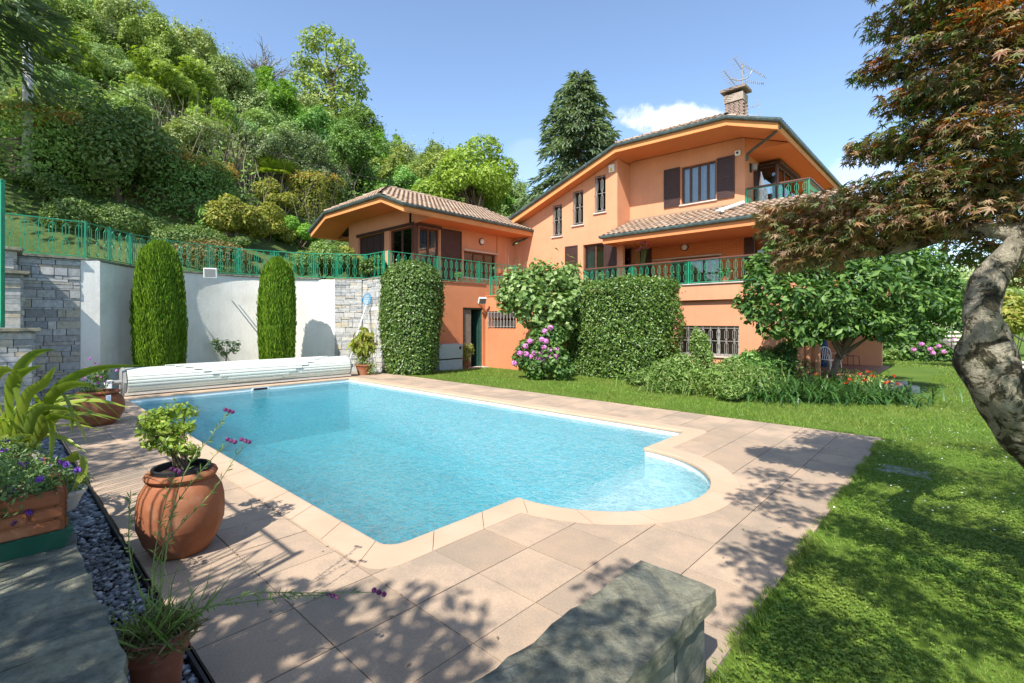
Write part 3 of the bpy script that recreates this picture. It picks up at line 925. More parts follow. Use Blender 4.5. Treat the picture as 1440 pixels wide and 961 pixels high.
# terrace slab with a slate capping
mb = MB(); mb.box(-11.25, -2.6, 16.2, 18.59, 2.31, 2.83); mb.box(-5.99, -1.5, 18.591, 25.6, 2.31, 2.83)  # rear slab's unseen right end added to shade the porch back wall
for x in (-9.7, -6.66, -3.5): pass
mb.build('terrace_slab', M['stucco'], villa)
mb = MB(); mb.box(-11.27, -2.58, 16.15, 16.55, 2.832, 2.865); mb.build('terrace_capping', M['sill'], villa)
mb = MB(); mb.box(-10.14, -9.78, 16.85, 16.999, 2.835, 4.62); mb.build('pillar', M['stucco'], villa)

# windows of the main block
for (a, b, c, d) in W3: window('x', a, b, c, d, 17.0, 1, mull=1, grille=2)
window('x', *FD[:2], 2.92, 4.80, 17.0, 1, mull=2, name='french_window', sill=False, curtains=[(0, .35)])
shutter('x', -12.66, -12.02, 2.92, 4.82, 17.0, -1)
sh = MB()                                              # one leaf stands half open
o = shutter('x', -10.62, -10.06, 2.92, 4.84, 16.86, -1)
window('x', *UW[:2], UW[2], UW[3], 18.0, 1, mull=4, curtains=[(0, 1)])
shutter('x', -8.62, -7.98, 6.01, 7.49, 18.0, -1); shutter('x', -6.60, -5.98, 6.01, 7.49, 18.0, -1)
window('x', -5.638, -5.0, 5.5, 7.32, 19.5, 1, mull=1, name='bay_window', sill=False, rails=(.3,))
window('y', 19.5, 22.4, 5.5, 7.32, -4.9, -1, mull=3, name='bay_window', sill=False, rails=(.3,))
mb = MB(); mb.box(-5.63, -4.88, 19.46, 22.45, 7.322, 7.42); mb.box(-5.63, -4.99, 22.401, 22.45, 5.49, 7.32); mb.build('bay_head', M['brown'], villa)
shutter('y', 18.92, 19.44, 5.5, 7.3, -5.64, 1)
window('x', -10.05, -9.46, 2.86, 4.86, 18.6, 1, mull=1, name='terrace_door', sill=False, glassy=False)
mb = MB()
for k in range(34): mb.box(-10.0, -9.51, 18.735, 18.75, 2.9 + k*.056, 2.9 + k*.056 + .05)
mb.build('roller_blind', mat('brown_grey_blind', (.10, .072, .055), .6, .1, 5), villa)
window('x', -8.62, -6.72, 2.86, 4.06, 18.6, 1, mull=3, name='terrace_window', sill=False)
mb = MB(); mb.box(-9.4, -6.6, 18.50, 18.595, 4.065, 4.12); mb.build('awning_rail', M['sill'], villa)
window('x', -5.80, -4.6, 2.86, 4.80, 18.6, 1, mull=2, name='french_window', sill=False)
shutter('x', -5.84, -5.5, 2.9, 4.82, 18.6, -1)
window('y', 17.55, 18.3, 2.9, 4.70, -10.12, -1, mull=1, name='side_window', sill=False)
window('x', *LW[0], 16.34, 1, mull=3, grille=8, frame='grey_iron', name='barred_window', label='wide barred cellar window with grey grille')

# ---- low building of the lower court: store door, grilled opening
mb = MB()
wall(mb, 'y', 8.8, 13.1, -.6, 3.0, -13.9, -13.6, [(11.94, 12.94, -.14, 2.11)])
wall(mb, 'x', -13.6, -11.0, -.6, 2.55, 13.1, 13.4, [(-13.45, -12.02, 1.34, 1.98)])
wall(mb, 'y', 13.4, 16.42, -.6, 2.55, -11.3, -11.0)
mb.box(-13.89, -11.01, 13.41, 16.9, 2.40, 2.545)
wall(mb, 'y', 13.1, 17.0, -.6, 3.0, -13.9, -13.6)
mb.box(-13.85, -11.4, 16.5, 16.6, -.2, 2.3)
mb.build('court_wall', mat('deep_orange_stucco', (.58, .225, .11), .9, .07, 1.5, bump=.35, bscale=45, bdist=.008, spec=.1, stain=(.45, .20, .10), stain_amt=.35, stain_scale=.7), villa)
mb = MB(); mb.box(-13.95, -13.57, 8.6, 13.09, 3.001, 3.04); mb.build('court_capping', M['terra_dark'], villa)
mb = MB(); mb.box(-13.63, -10.97, 13.07, 13.42, 2.551, 2.575); mb.build('court_coping', M['fascia'], villa)
dfr = MB()
dfr.box(-13.72, -13.64, 11.94, 12.0, -.14, 2.11); dfr.box(-13.72, -13.64, 12.88, 12.94, -.14, 2.11); dfr.box(-13.72, -13.64, 12.0, 12.88, 2.05, 2.11)
df = dfr.build('store_door', mat('dark_green_steel', (.03, .075, .06), .5, .2, 6), villa)
mb = MB()
for k in range(9): mb.box(-13.70, -13.67, 12.01 + k*.045, 12.01 + k*.045 + .03, -.12, 2.04)
mb.box(-13.69, -13.68, 12.0, 12.42, -.12, 2.04)
mb.build('slatted_leaf', mat('weathered_grey_slats', (.21, .175, .14), .85, .25, 14), df)
mb = MB(); mb.box(-14.45, -13.71, 12.83, 12.87, -.12, 2.04); mb.build('open_leaf', mat('dark_green_door', (.02, .06, .045), .5, .2, 6), df)
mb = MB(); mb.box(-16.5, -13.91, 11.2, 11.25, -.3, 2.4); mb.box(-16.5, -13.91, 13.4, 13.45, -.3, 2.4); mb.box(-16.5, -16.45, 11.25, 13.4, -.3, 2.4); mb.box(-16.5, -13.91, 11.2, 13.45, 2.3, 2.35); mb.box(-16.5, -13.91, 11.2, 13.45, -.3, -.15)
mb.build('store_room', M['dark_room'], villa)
mb = MB(); mb.box(-13.75, -13.3, 11.85, 13.0, -.2, -.13); mb.build('doorstep', M['sill'], villa)
gm = MB()
for k in range(9):
    x = -13.4 + k*.165; gm.bar((x, 13.06, 1.34), (x, 13.06, 1.98), .016)
    for a, b in ((1.38, 1.66), (1.68, 1.94)):
        for s in (-1, 1):
            gm.bar((x, 13.06, a), (x+s*.04, 13.06, a+.06), .011); gm.bar((x+s*.04, 13.06, a+.06), (x+s*.04, 13.06, b-.06), .011); gm.bar((x+s*.04, 13.06, b-.06), (x, 13.06, b), .011)
gm.bar((-13.45, 13.06, 1.40), (-12.0, 13.06, 1.40), .018); gm.bar((-13.45, 13.06, 1.93), (-12.0, 13.06, 1.93), .018)
gm.build('window_bars', M['grey_iron'], villa)

# ---- the low wing on the garden terrace
GB = 11.26
WR = [(-21.85, 5.70), (-20.44, 6.33), (-16.0, 6.33), (-14.56, 5.76)]
def wtop(x):
    for (a, za), (b, zb) in zip(WR[:-1], WR[1:]):
        if x <= b: return za + (zb-za)*(x-a)/(b-a) - .24
    return WR[-1][1] - .24
mb = MB()
GW = [(-19.9, -17.78, 3.02, 5.34), (-17.42, -15.86, 3.02, 5.34)]
wall(mb, 'x', -20.72, -15.86, 2.95, lambda x: wtop(x), GB, GB+.25, GW, [-20.44, -16.0])
mb.slab_y([(-16.0, 5.38), (-14.6, 5.50), (-16.0, wtop(-16.0))], GB, GB+.05)
SDW = [(11.42, 12.52, 3.02, 5.34), (13.84, 15.80, 3.5, 4.62)]
wall(mb, 'y', GB+.25, 17.0, 2.95, 5.53, -15.95, -15.7, [(11.52, 12.52, 3.02, 5.34), SDW[1]])
wall(mb, 'y', GB+.25, 17.0, 2.95, 5.53, -20.72, -20.5)
mb.box(-20.5, -15.95, GB+.3, 17.0, 2.90, 3.0)
mb.build('wing_wall', M['stucco'], villa)
mb = MB(); mb.box(-15.86, -15.70, GB, GB+.16, 3.0, 5.34); mb.build('corner_post', M['frame'], villa)
mb = MB(); mb.box(-20.0, -15.68, GB-.04, GB-.002, 5.341, 5.46); mb.box(-15.699, -15.64, GB-.04, 12.6, 5.341, 5.46); mb.build('shutter_box', M['brown'], villa)
window('x', -17.42, -15.86, 3.02, 5.34, GB, 1, mull=2, name='patio_door', sill=False, curtains=[(.02, .3)])
window('x', -19.9, -17.78, 3.02, 5.34, GB, 1, mull=4, name='panelled_window', sill=False, frame='brown', glassy=False)
mb = MB(); mb.box(-19.84, -17.84, GB+.125, GB+.14, 3.05, 5.3); mb.build('window_shutter', mat('violet_brown_panel', (.045, .028, .032), .5, .1, 4), villa)
window('y', 11.52, 12.52, 3.02, 5.34, -15.7, -1, mull=2, name='patio_door', sill=False, curtains=[(.0, .22), (.82, 1)])
shutter('y', 12.60, 13.68, 3.04, 5.40, -15.7, 1)
window('y', 13.84, 15.80, 3.5, 4.62, -15.7, -1, mull=3, name='wing_window', sill=True)
mb = MB(); mb.box(-15.72, -15.60, 13.8, 15.86, 4.63, 4.68); mb.build('window_hood', M['sill'], villa)
mb = MB(); mb.box(-15.695, -15.66, 15.83, 15.9, 3.0, 5.5); mb.build('wall_joint', M['fascia'], villa)

# ================================================================ roofs
def sweep(mb, prof, path, closed=False):
    """profile of (outwards, up) along a path of points; outwards = right hand of travel"""
    path = [Vector(p) for p in path]; n = len(path); vs = []
    for i, p in enumerate(path):
        d0 = (path[i] - path[i-1]) if i > 0 else (path[1] - path[0])
        d1 = (path[i+1] - path[i]) if i < n-1 else d0
        h0 = Vector((d0.y, -d0.x, 0)); h1 = Vector((d1.y, -d1.x, 0))
        h0.normalize(); h1.normalize(); h = (h0 + h1)
        h = h/max(h.length_squared/2, .3)
        for o, u in prof: vs.append(p + h*o + Vector((0, 0, u)))
    m = len(prof); fs = []
    for i in range(n-1):
        for k in range(m):
            k2 = (k+1) % m; fs.append((i*m+k, i*m+k2, (i+1)*m+k2, (i+1)*m+k))
    fs.append(tuple(reversed(range(m)))); fs.append(tuple((n-1)*m+k for k in range(m)))
    mb.add(vs, fs)
GUT = [(0, -.075), (.05, -.085), (.09, -.065), (.105, -.02), (.105, .035), (.085, .035), (.085, -.015), (.0, -.015)]
FAS = [(-.001, -.26), (.0, -.26), (.0, -.02), (-.04, -.02), (-.04, -.26)]
FAS = [(.0, -.27), (.0, -.03), (-.05, -.03), (-.05, -.27)]

def tiles(mb, O, U, Wv, nu, nw, pu, pw, keep=None, r=.092):
    """barrel tiles: columns along U, rows up Wv (unit vectors); keep(point) trims"""
    O, U, Wv = Vector(O), Vector(U).normalized(), Vector(Wv).normalized(); Nn = U.cross(Wv).normalized()
    if Nn.z < 0: Nn = -Nn
    for i in range(nu):
        for j in range(nw):
            c = O + U*(i+.5)*pu + Wv*(j*pw)
            if keep and not keep(c + Wv*pw*.5): continue
            jit = random.uniform(-.006, .006); ln = pw*1.14
            for (w0, l0) in ((1.0, 0.0),):
                vs = []
                for e, (l, rr, lift) in enumerate(((0, r, .034), (ln, r*.86, .006))):
                    for k in range(7):
                        t = math.pi*k/6
                        vs.append(c + U*(rr*math.cos(t) + jit) + Wv*l + Nn*(rr*.78*math.sin(t) + lift))
                for k in range(7):
                    t = math.pi*k/6; vs.append(c + U*((r-.016)*math.cos(t) + jit) + Nn*((r-.016)*.78*math.sin(t) + .03))
                fs = [(k, k+1, 8+k, 7+k) for k in range(6)] + [(k+1, k, 14+k, 15+k) for k in range(6)]
                mb.add(vs, fs)

def roof_gable(tag_, prof, y_front, y_back, ridge_x, ridge_z, hip_y, wall_y):
    """prof: 4 eave points; front edge clipped by a hip triangle rising to (ridge_x, hip_y, ridge_z)"""
    (xa, za), (xb, zb), (xc, zc), (xd, zd) = prof
    rf = MB(); ap = Vector((ridge_x, hip_y, ridge_z)); bk = Vector((ridge_x, y_back, ridge_z)); t = .03
    A, B, C, D = Vector((xa, y_front, za)), Vector((xb, y_front, zb)), Vector((xc, y_front, zc)), Vector((xd, y_front, zd))
    A2, D2 = Vector((xa, y_back, za)), Vector((xd, y_back, zd))
    rf.add([A, B, ap, bk, A2], [(0, 1, 2, 3, 4)]); rf.add([B, C, ap], [(0, 1, 2)]); rf.add([C, D, D2, bk, ap], [(0, 1, 2, 3, 4)])
    root = rf.build(tag_ + 'roof', M['joint'], villa)
    # tiles
    tm = MB()
    def slope(Ea, Eb, up_to, keep):
        Ea, Eb = Vector(Ea), Vector(Eb); U = (Eb - Ea); n = int(U.length/.215); Uu = U.normalized()
        Wd = up_to - Ea; Wd = Wd - Uu*Wd.dot(Uu); L = Wd.length
        tiles(tm, Ea - Wd.normalized()*.06, Uu, Wd, n, int(L/.36)+1, U.length/n, L/(int(L/.36)+1), keep)
    yb = y_back
    # right slope: from front edge (C-D) to back; hip line C->ap
    def keep_side(sgn, P0):
        def k(p):
            # in plan the hip runs from P0 to the apex; keep what lies behind it
            t_ = (p.x - P0.x)/(ap.x - P0.x) if abs(ap.x - P0.x) > 1e-6 else 0
            t_ = max(0.0, t_)
            return p.y >= P0.y + (ap.y - P0.y)*min(t_, 1) - .02
        return k
    slope(D, D2, Vector((ridge_x, D.y, ridge_z)), keep_side(1, C))
    slope(A2, A, Vector((ridge_x, A2.y, ridge_z)), keep_side(-1, B))
    def keep_front(p):
        t_ = (p.y - B.y)/(ap.y - B.y)
        return B.x + (ap.x - B.x)*t_ - .02 <= p.x <= C.x + (ap.x - C.x)*t_ + .02
    slope(B, C, ap, keep_front)
    # ridge and hip caps
    def caps(p, q):
        p, q = Vector(p), Vector(q); d = q - p; n = max(1, int(d.length/.36)); Dn = d.normalized()
        s = Dn.cross(Vector((0, 0, 1))).normalized(); up = s.cross(Dn)
        for k in range(n):
            a = p + d*(k/n); ln = d.length/n*1.12; vs = []
            for l, rr, li in ((0, .12, .045), (ln, .105, .02)):
                for m_ in range(7):
                    t_ = math.pi*m_/6; vs.append(a + s*rr*math.cos(t_) + Dn*l + up*(rr*.8*math.sin(t_) + li))
            tm.add(vs, [(m_, m_+1, 8+m_, 7+m_) for m_ in range(6)])
    caps(bk, ap); caps(B, ap); caps(C, ap)
    tm.build('roof_tiles', M['tile'], root)
    # front fascia, gutter and soffits
    g = MB(); path = [A2, A, B, C, D, D2]
    sweep(g, GUT, [A2 + Vector((0, 0, .0)), A, B, C, D, D2]); g.build('gutter', M['gutter'], villa)
    g = MB(); sweep(g, FAS, path); g.build('fascia_board', M['fascia'], villa)
    s = MB(); u = -.25
    und = [(xa, za+u), (xb, zb+u), (xc, zc+u), (xd, zd+u)]
    for (p0, q0), (p1, q1) in zip(und[:-1], und[1:]):
        s.hexa([(p0, y_front+.01, q0), (p1, y_front+.01, q1), (p1, wall_y, q1), (p0, wall_y, q0), (p0, y_front+.01, q0+.03), (p1, y_front+.01, q1+.03), (p1, wall_y, q1+.03), (p0, wall_y, q0+.03)])
    return root, s
wroof, ws = roof_gable('wing_', WR, 10.0, 17.6, -18.2, 7.33, 11.75, GB)
ws.box(-15.72, -14.59, GB+.051, 17.2, 5.505, 5.535); ws.box(-21.8, -20.6, GB+.051, 17.2, 5.46, 5.49)
ws.build('soffit', M['soffit'], villa)
mroof, ms = roof_gable('main_', MAIN, 16.5, 28.2, -7.8, 9.16, 18.4, 18.02)
ms.box(-5.66, -4.26, 18.021, 28.0, 7.50, 7.53); ms.box(-16.2, -15.45, 18.021, 28, 6.05, 6.08)
ms.slab_y([(-5.64, 7.53), (-4.26, 7.50), (-5.75, 8.05)], 18.022, 18.06)
ms.build('soffit', M['soffit'], villa)
# lean-to canopy over the terrace
mb = MB(); mb.add([(-10.05, 15.8, 4.79), (-2.4, 15.8, 4.79), (-2.4, 18.0, 5.66), (-10.05, 18.0, 5.66)], [(0, 1, 2, 3)])
cr = mb.build('canopy_roof', M['joint'], villa)
tm = MB(); Wd = Vector((0, 2.2, .87))
tiles(tm, Vector((-10.05, 15.75, 4.775)), (1, 0, 0), Wd, 35, 7, 7.65/35, Wd.length/7, lambda p: not (p.x < -10.1 and p.y > 17.0))
for k in range(24):
    x = -10.1 + k*.37; vs = []
tm.build('roof_tiles', M['tile'], cr)
mb = MB(); mb.box(-10.11, -5.66, 17.90, 17.995, 5.70, 5.76); mb.build('flashing', M['tile'], villa)
mb = MB(); sweep(mb, GUT, [(-10.05, 17.0, 4.79), (-10.05, 15.8, 4.79), (-2.4, 15.8, 4.79)]); mb.build('gutter', M['gutter'], villa)
mb = MB(); sweep(mb, FAS, [(-10.04, 17.0, 4.79), (-10.04, 15.81, 4.79), (-2.4, 15.81, 4.79)])
mb.box(-10.03, -2.42, 15.83, 18.59, 4.61, 4.66); mb.build('canopy_soffit', M['soffit'], villa)
mb = MB(); mb.slab_x([(15.83, 4.66), (17.0, 4.66), (17.0, 5.2), (15.83, 4.78)], -10.035, -10.0); mb.build('canopy_cheek', M['fascia'], villa)
# upper balcony
mb = MB(); mb.box(-5.63, -3.62, 17.98, 24.0, 5.30, 5.48); mb.build('balcony_slab', M['stucco'], villa)
# rain pipes
mb = MB(); mb.tube([(-5.55, 17.95, 7.18), (-5.55, 17.93, 7.38), (-5.35, 17.8, 7.46), (-4.45, 16.9, 7.52), (-4.2, 16.7, 7.6)], .045, 10); mb.build('rain_pipe', M['gutter'], villa)
mb = MB(); mb.tube([(-15.62, 16.85, 5.18), (-15.55, 16.9, 5.3), (-14.8, 17.05, 5.48), (-14.55, 17.1, 5.66)], .045, 10); mb.build('rain_pipe', M['gutter'], villa)
mb = MB(); mb.tube([(-5.50, 17.4, 5.62), (-5.85, 16.75, 5.36), (-6.0, 16.5, 5.27)], .06, 10); mb.tube([(-6.12, 16.66, 5.29), (-5.82, 16.36, 5.22)], .05, 8); mb.build('drain_pipe', M['white_metal'], villa)
# chimney: brick shaft in courses, collar, vent gap and slab
mb = MB(); cx_, cy_ = -6.72, 20.35
ch = MB()
for k in range(24):
    z = 8.65 + k*.068; off = (k % 2)*.09
    for sx_ in range(4):
        x = cx_ - .27 + sx_*.18 - off*.5 + .045; ch.obox((x, cy_ - .18, z), .15, .16, .056)
        ch.obox((x, cy_ + .18, z), .15, .16, .056)
    for sy_ in range(2):
        y = cy_ - .05 + sy_*.16 - off*.3; ch.obox((cx_ + .27, y, z), .09, .13, .056); ch.obox((cx_ - .27, y, z), .09, .13, .056)
chim = ch.build('chimney', M['brick'], mroof)
mb.box(cx_-.26, cx_+.26, cy_-.21, cy_+.21, 8.3, 10.30); mb.build('chimney_core', M['brick'], chim)
mb = MB(); mb.box(cx_-.36, cx_+.36, cy_-.30, cy_+.30, 10.301, 10.60); mb.build('chimney_collar', mat('grey_chimney_render', (.36, .29, .23), .9, .15, 6), chim)
for sx_ in (-.27, .27):
    for sy_ in (-.2, .2): mb = MB(); mb.obox((cx_+sx_, cy_+sy_, 10.601), .1, .1, .13); mb.build('cap_support', M['dark_iron'], chim)
mb = MB(); mb.box(cx_-.48, cx_+.48, cy_-.40, cy_+.40, 10.732, 10.83); mb.build('chimney_cap', mat('weathered_cap', (.24, .19, .15), .9, .25, 6), chim)

# ================================================================ railings
def motif(mb, p, d, z0, h, w=.056, t=.0115):
    """one baluster: a bar with two long hexagons round it"""
    d = Vector(d).normalized()
    def Q(s, z): return Vector((p[0] + d.x*s, p[1] + d.y*s, z0 + z*h))
    mb.bar(Q(0, .05), Q(0, .97), t)
    for a, b in ((.10, .50), (.50, .90)):
        for s in (-w, w):
            mb.bar(Q(0, a), Q(s, a+.09), t); mb.bar(Q(s, a+.09), Q(s, b-.09), t); mb.bar(Q(s, b-.09), Q(0, b), t)

def railing(label, name, cat, path, z0, h, handrail=False, spacing=.24, postw=.036, group=None, panel=1.9, topz=None):
    t = thing(name, label, cat, (path[0][0], path[0][1], z0), group)
    zb = topz or (lambda p: z0)
    posts = []
    for (a, b) in zip(path[:-1], path[1:]):
        a, b = Vector((a[0], a[1], 0)), Vector((b[0], b[1], 0)); L = (b-a).length; n = max(1, round(L/panel)); d = (b-a).normalized()
        for k in range(n):
            p, q = a.lerp(b, k/n), a.lerp(b, (k+1)/n); zp, zq = zb(p), zb(q)
            posts.append((p, zp))
            m = MB()
            for u in (.06, .97): m.bar((p.x, p.y, zp + h*u), (q.x, q.y, zq + h*u), .022)
            e = .05
            for s in (e, 1): pass
            nb = max(1, round((q-p).length/spacing)); 
            pe = p + d*.06; qe = q - d*.06
            m.bar((pe.x, pe.y, zp+h*.06), (pe.x, pe.y, zp+h*.97), .014); m.bar((qe.x, qe.y, zq+h*.06), (qe.x, qe.y, zq+h*.97), .014)
            for i in range(nb):
                f = (i+.5)/nb; c = p.lerp(q, f); motif(m, c, d, zp + (zq-zp)*f, h)
            m.build('railing_panel', M['green'], t)
    lp = Vector((path[-1][0], path[-1][1], 0)); posts.append((lp, zb(lp)))
    for p, z in posts:
        m = MB(); m.box(p.x-postw/2, p.x+postw/2, p.y-postw/2, p.y+postw/2, z, z + h); m.build('post', M['green'], t)
    if handrail:
        m = MB()
        for (a, b) in zip(path[:-1], path[1:]): m.bar((a[0], a[1], z0+h+.025), (b[0], b[1], z0+h+.025), .09, .045)
        m.build('handrail', M['handrail'], t)
    return t
railing('green railing with brown handrail along the long terrace above the cellar window', 'terrace_railing', 'railing', [(-11.2, 16.3), (-2.66, 16.3)], 2.866, .79, True, panel=2.1)
railing('green railing of the small upper balcony under the main eaves', 'balcony_railing', 'railing', [(-5.60, 18.05), (-3.7, 18.05), (-3.7, 23.9)], 5.482, .72, True, panel=1.9)
railing('green railing on the orange court wall in front of the low wing', 'wing_railing', 'railing', [(-13.72, 8.85), (-13.72, 16.9)], 3.041, .87, panel=2.0)
railing('short green railing on the lower parapet beside the white blossomless leafy tree', 'parapet_railing', 'railing', [(-13.5, 13.25), (-11.1, 13.25)], 2.576, .75, panel=1.2)['label'] = 'short green railing on the low parapet over the store door corner'
# ================================================================ retaining walls behind the pool
APSE = [(-14.62, 1.44), (-14.68, 1.72), (-15.1, 2.02), (-15.7, 2.57), (-16.15, 3.5), (-16.38, 4.5), (-16.40, 5.3), (-16.2, 6.2), (-15.95, 6.95), (-15.72, 7.5)]
def smooth_path(pts, n=4):
    out = []
    P = [Vector((p[0], p[1], 0)) for p in pts]
    for i in range(len(P)-1):
        p0, p1, p2, p3 = P[max(i-1, 0)], P[i], P[i+1], P[min(i+2, len(P)-1)]
        for k in range(n):
            t = k/n
            out.append(.5*((2*p1) + (p2-p0)*t + (2*p0-5*p1+4*p2-p3)*t*t + (3*p1-p0-3*p2+p3)*t**3))
    out.append(P[-1]); return [(v.x, v.y) for v in out]
def strip_wall(mb, path, th, z0, z1):
    """wall of thickness th to the left-hand (far) side of the path"""
    P = [Vector((p[0], p[1])) for p in path]; n = len(P); off = []
    for i in range(n):
        d = (P[min(i+1, n-1)] - P[max(i-1, 0)]).normalized(); off.append(P[i] + Vector((-d.y, d.x))*th)
    for i in range(n-1):
        a, b, c, d = P[i], P[i+1], off[i+1], off[i]
        mb.hexa([(a.x, a.y, z0), (b.x, b.y, z0), (c.x, c.y, z0), (d.x, d.y, z0), (a.x, a.y, z1), (b.x, b.y, z1), (c.x, c.y, z1), (d.x, d.y, z1)])
apse = smooth_path(APSE)
ww = thing('retaining_wall', 'tall white rendered retaining wall curving behind the two cypresses', 'wall', (-16, 4.5, 0))
def sheet_wall(path, th, z0, z1):
    """smooth curved wall: front, back and top sheets"""
    P = [Vector((p[0], p[1])) for p in path]; n = len(P); vs = []
    for i in range(n):
        d = (P[min(i+1, n-1)] - P[max(i-1, 0)]).normalized(); o = P[i] + Vector((-d.y, d.x))*th
        vs += [(P[i].x, P[i].y, z0), (P[i].x, P[i].y, z1), (o.x, o.y, z1), (o.x, o.y, z0)]
    fs = []
    for i in range(n-1):
        for k in range(4):
            k2 = (k+1) % 4; fs.append((4*i+k, 4*i+4+k, 4*i+4+k2, 4*i+k2))
    fs += [(3, 2, 1, 0), tuple(4*(n-1)+k for k in range(4))]
    return MB().add(vs, fs)
sheet_wall(apse, .35, -.3, 2.98).build('wall_face', M['white_wall'], ww, smooth=True, flat_angle=R(35))
mb = MB(); mb.box(-14.98, -14.58, 1.40, 1.75, -.3, 2.985); mb.prism([(-15.74, 7.44), (-15.36, 7.86), (-15.6, 8.1), (-15.98, 7.7)], -.3, 2.985)
mb.build('pier', M['white_wall'], ww, bevel=.01)
cap = sheet_wall([(p[0] + .05, p[1]) for p in apse], .45, 2.99, 3.03).build('capping', M['slate'], ww)

def stone_face(mb, a, b, z0, z1, out, seed=3, proj=.05):
    """dry stacked stones on the wall from a to b (plan), facing out"""
    r = random.Random(seed); a, b = Vector((a[0], a[1], 0)), Vector((b[0], b[1], 0)); L = (b-a).length; d = (b-a).normalized(); o = Vector((out[0], out[1], 0)).normalized()
    z = z0
    while z < z1 - .02:
        h = min(r.choice((.045, .06, .08, .10, .14, .17)), z1 - z); u = 0.0
        while u < L - .005:
            w = min(r.choice((.14, .22, .35, .5, .3)), L - u)
            if L - u - w < .1: w = L - u
            hh = h
            g = .006; pr = proj*r.uniform(.5, 1.0)
            p0 = a + d*(u+g) - o*.1; p1 = a + d*(u+w-g) - o*.1; q0 = a + d*(u+g) + o*pr; q1 = a + d*(u+w-g) + o*pr*r.uniform(.85, 1.1)
            zt = z + hh - g
            mb.hexa([(q0.x, q0.y, z), (q1.x, q1.y, z), (p1.x, p1.y, z), (p0.x, p0.y, z), (q0.x, q0.y, zt), (q1.x, q1.y, zt), (p1.x, p1.y, zt), (p0.x, p0.y, zt)])
            u += w
        z += h
sw = thing('stone_wall', 'stacked grey stone wall with a leaning net pole right of the white wall', 'wall', (-14.7, 8.3, 0))
mb = MB(); stone_face(mb, (-15.40, 7.86), (-14.85, 8.55), -.2, 2.98, (.78, -.62), 4); stone_face(mb, (-14.85, 8.60), (-13.66, 8.60), -.2, 2.98, (0, -1), 5)
mb.build('stones', M['stones'], sw)
mb = MB(); mb.prism([(-15.42, 7.84), (-14.85, 8.55), (-13.62, 8.55), (-13.62, 8.85), (-15.0, 8.85), (-15.7, 8.1)], 2.985, 3.03); mb.build('capping', M['slate'], sw)
mb = MB(); mb.prism([(-15.47, 7.96), (-14.92, 8.62), (-13.7, 8.66), (-13.7, 8.8), (-15.0, 8.8), (-15.7, 8.1)], -.3, 2.98); mb.build('core', M['joint'], sw)
sw2 = thing('stone_wall', 'long grey stone wall below the railing at the left end of the pool terrace', 'wall', (-14.4, -1.5, 0))
mb = MB(); stone_face(mb, (-14.6, -6.0), (-14.6, 1.40), -.2, 2.98, (1, 0), 8); mb.build('stones', M['stones'], sw2)
mb = MB(); mb.box(-14.95, -14.68, -6, 1.39, -.3, 2.98); mb.build('core', M['joint'], sw2)
mb = MB(); mb.box(-14.98, -14.50, -6.02, 1.42, 2.985, 3.03); mb.build('capping', M['slate'], sw2)

# stepped stone buttress with slate caps at the far left
sb = thing('stone_buttress', 'stepped stone buttress with slate caps in front of the left stone wall', 'wall', (-13.2, -.6, 0))
mb = MB()
EDGE = [(47, 1.40, 62), (30, 2.5, 38), (20, 2.98, 22)]
z0 = -.05
for i, (px, zt, pc) in enumerate(EDGE):
    Y = 9.0 + i*.25
    c = W((px - 720)/FPX*Y, Y); x1 = -13.0 - i*.35
    y1 = c.y
    stone_face(mb, (x1, y1 - 1.6), (x1, y1), z0, zt, (1, 0), 20+i); stone_face(mb, (x1 - .7, y1), (x1, y1), z0, zt, (0, 1), 30+i)
    mb.box(x1 - .75, x1 - .05, y1 - 1.6, y1 - .05, z0, zt - .01)
    cp = MB(); cp.box(x1 - .85, x1 + .12, y1 - 1.7, y1 + .13, zt, zt + .07); cp.build('slate_cap', M['slate'], sb, bevel=.015)
    z0 = zt + .071
mb.build('stones', M['stones'], sb)
gp = thing('gate_post', 'tall green steel post standing on the slate cap at the left edge', 'post', at(2, 460, 8.6))
p = at(1.5, 461, 8.6)
mb = MB(); mb.obox((p.x, p.y, p.z), .07, .07, 2.58, .75); mb.build('shaft', M['green'], gp)
mb = MB(); mb.obox((p.x, p.y, p.z + 2.581), .085, .085, .03, .75); mb.build('post_top', M['green'], gp)

# green railing running along the tops of the walls
rail_path = [(-14.75, -5.5), (-14.75, 1.5)] + [(-15.25, 2.0), (-15.85, 2.5), (-16.35, 3.4), (-16.58, 4.5), (-16.60, 5.3), (-16.4, 6.3), (-15.95, 7.4), (-15.5, 8.0), (-14.98, 8.74), (-13.80, 8.74)]
railing('long green wrought railing along the top of the white and stone walls', 'garden_railing', 'railing', rail_path, 3.03, .86, panel=1.75, spacing=.225)

# ================================================================ hillside
def wall_x(y):
    if y < 1.4: return -14.9
    if y < 8.0:
        for (x0, y0), (x1, y1) in zip(apse[:-1], apse[1:]):
            if y0 <= y <= y1: return x0 + (x1-x0)*(y-y0)/max(y1-y0, 1e-6) - .33
        return -15.9
    if y < 8.6: return -15.4
    if y < 17.5: return -13.92
    return -15.72
def sstep(a, b, x):
    t = min(max((x-a)/(b-a), 0), 1); return t*t*(3-2*t)
def hill_z(x, y):
    u = -x
    z = 2.97
    z += 1.9*sstep(16.8, 21.5, u)*(1 - .5*sstep(6, 14, y))         # planted bank behind the railing
    s = max(0.0, u - 22.5)
    rise = .78*s
    cap_ = 30.5 - .72*(y - 17.6)
    cap_ = max(cap_, 3.0)
    rise = cap_*(1 - math.exp(-rise/cap_*1.15))
    return z + rise*sstep(22.0, 27.0, u) + .5*math.sin(x*.31 + y*.17)*sstep(24, 34, u)
mb = MB(); ys = [-30 + .8*k for k in range(75)] + [30 + 3*k for k in range(40)]
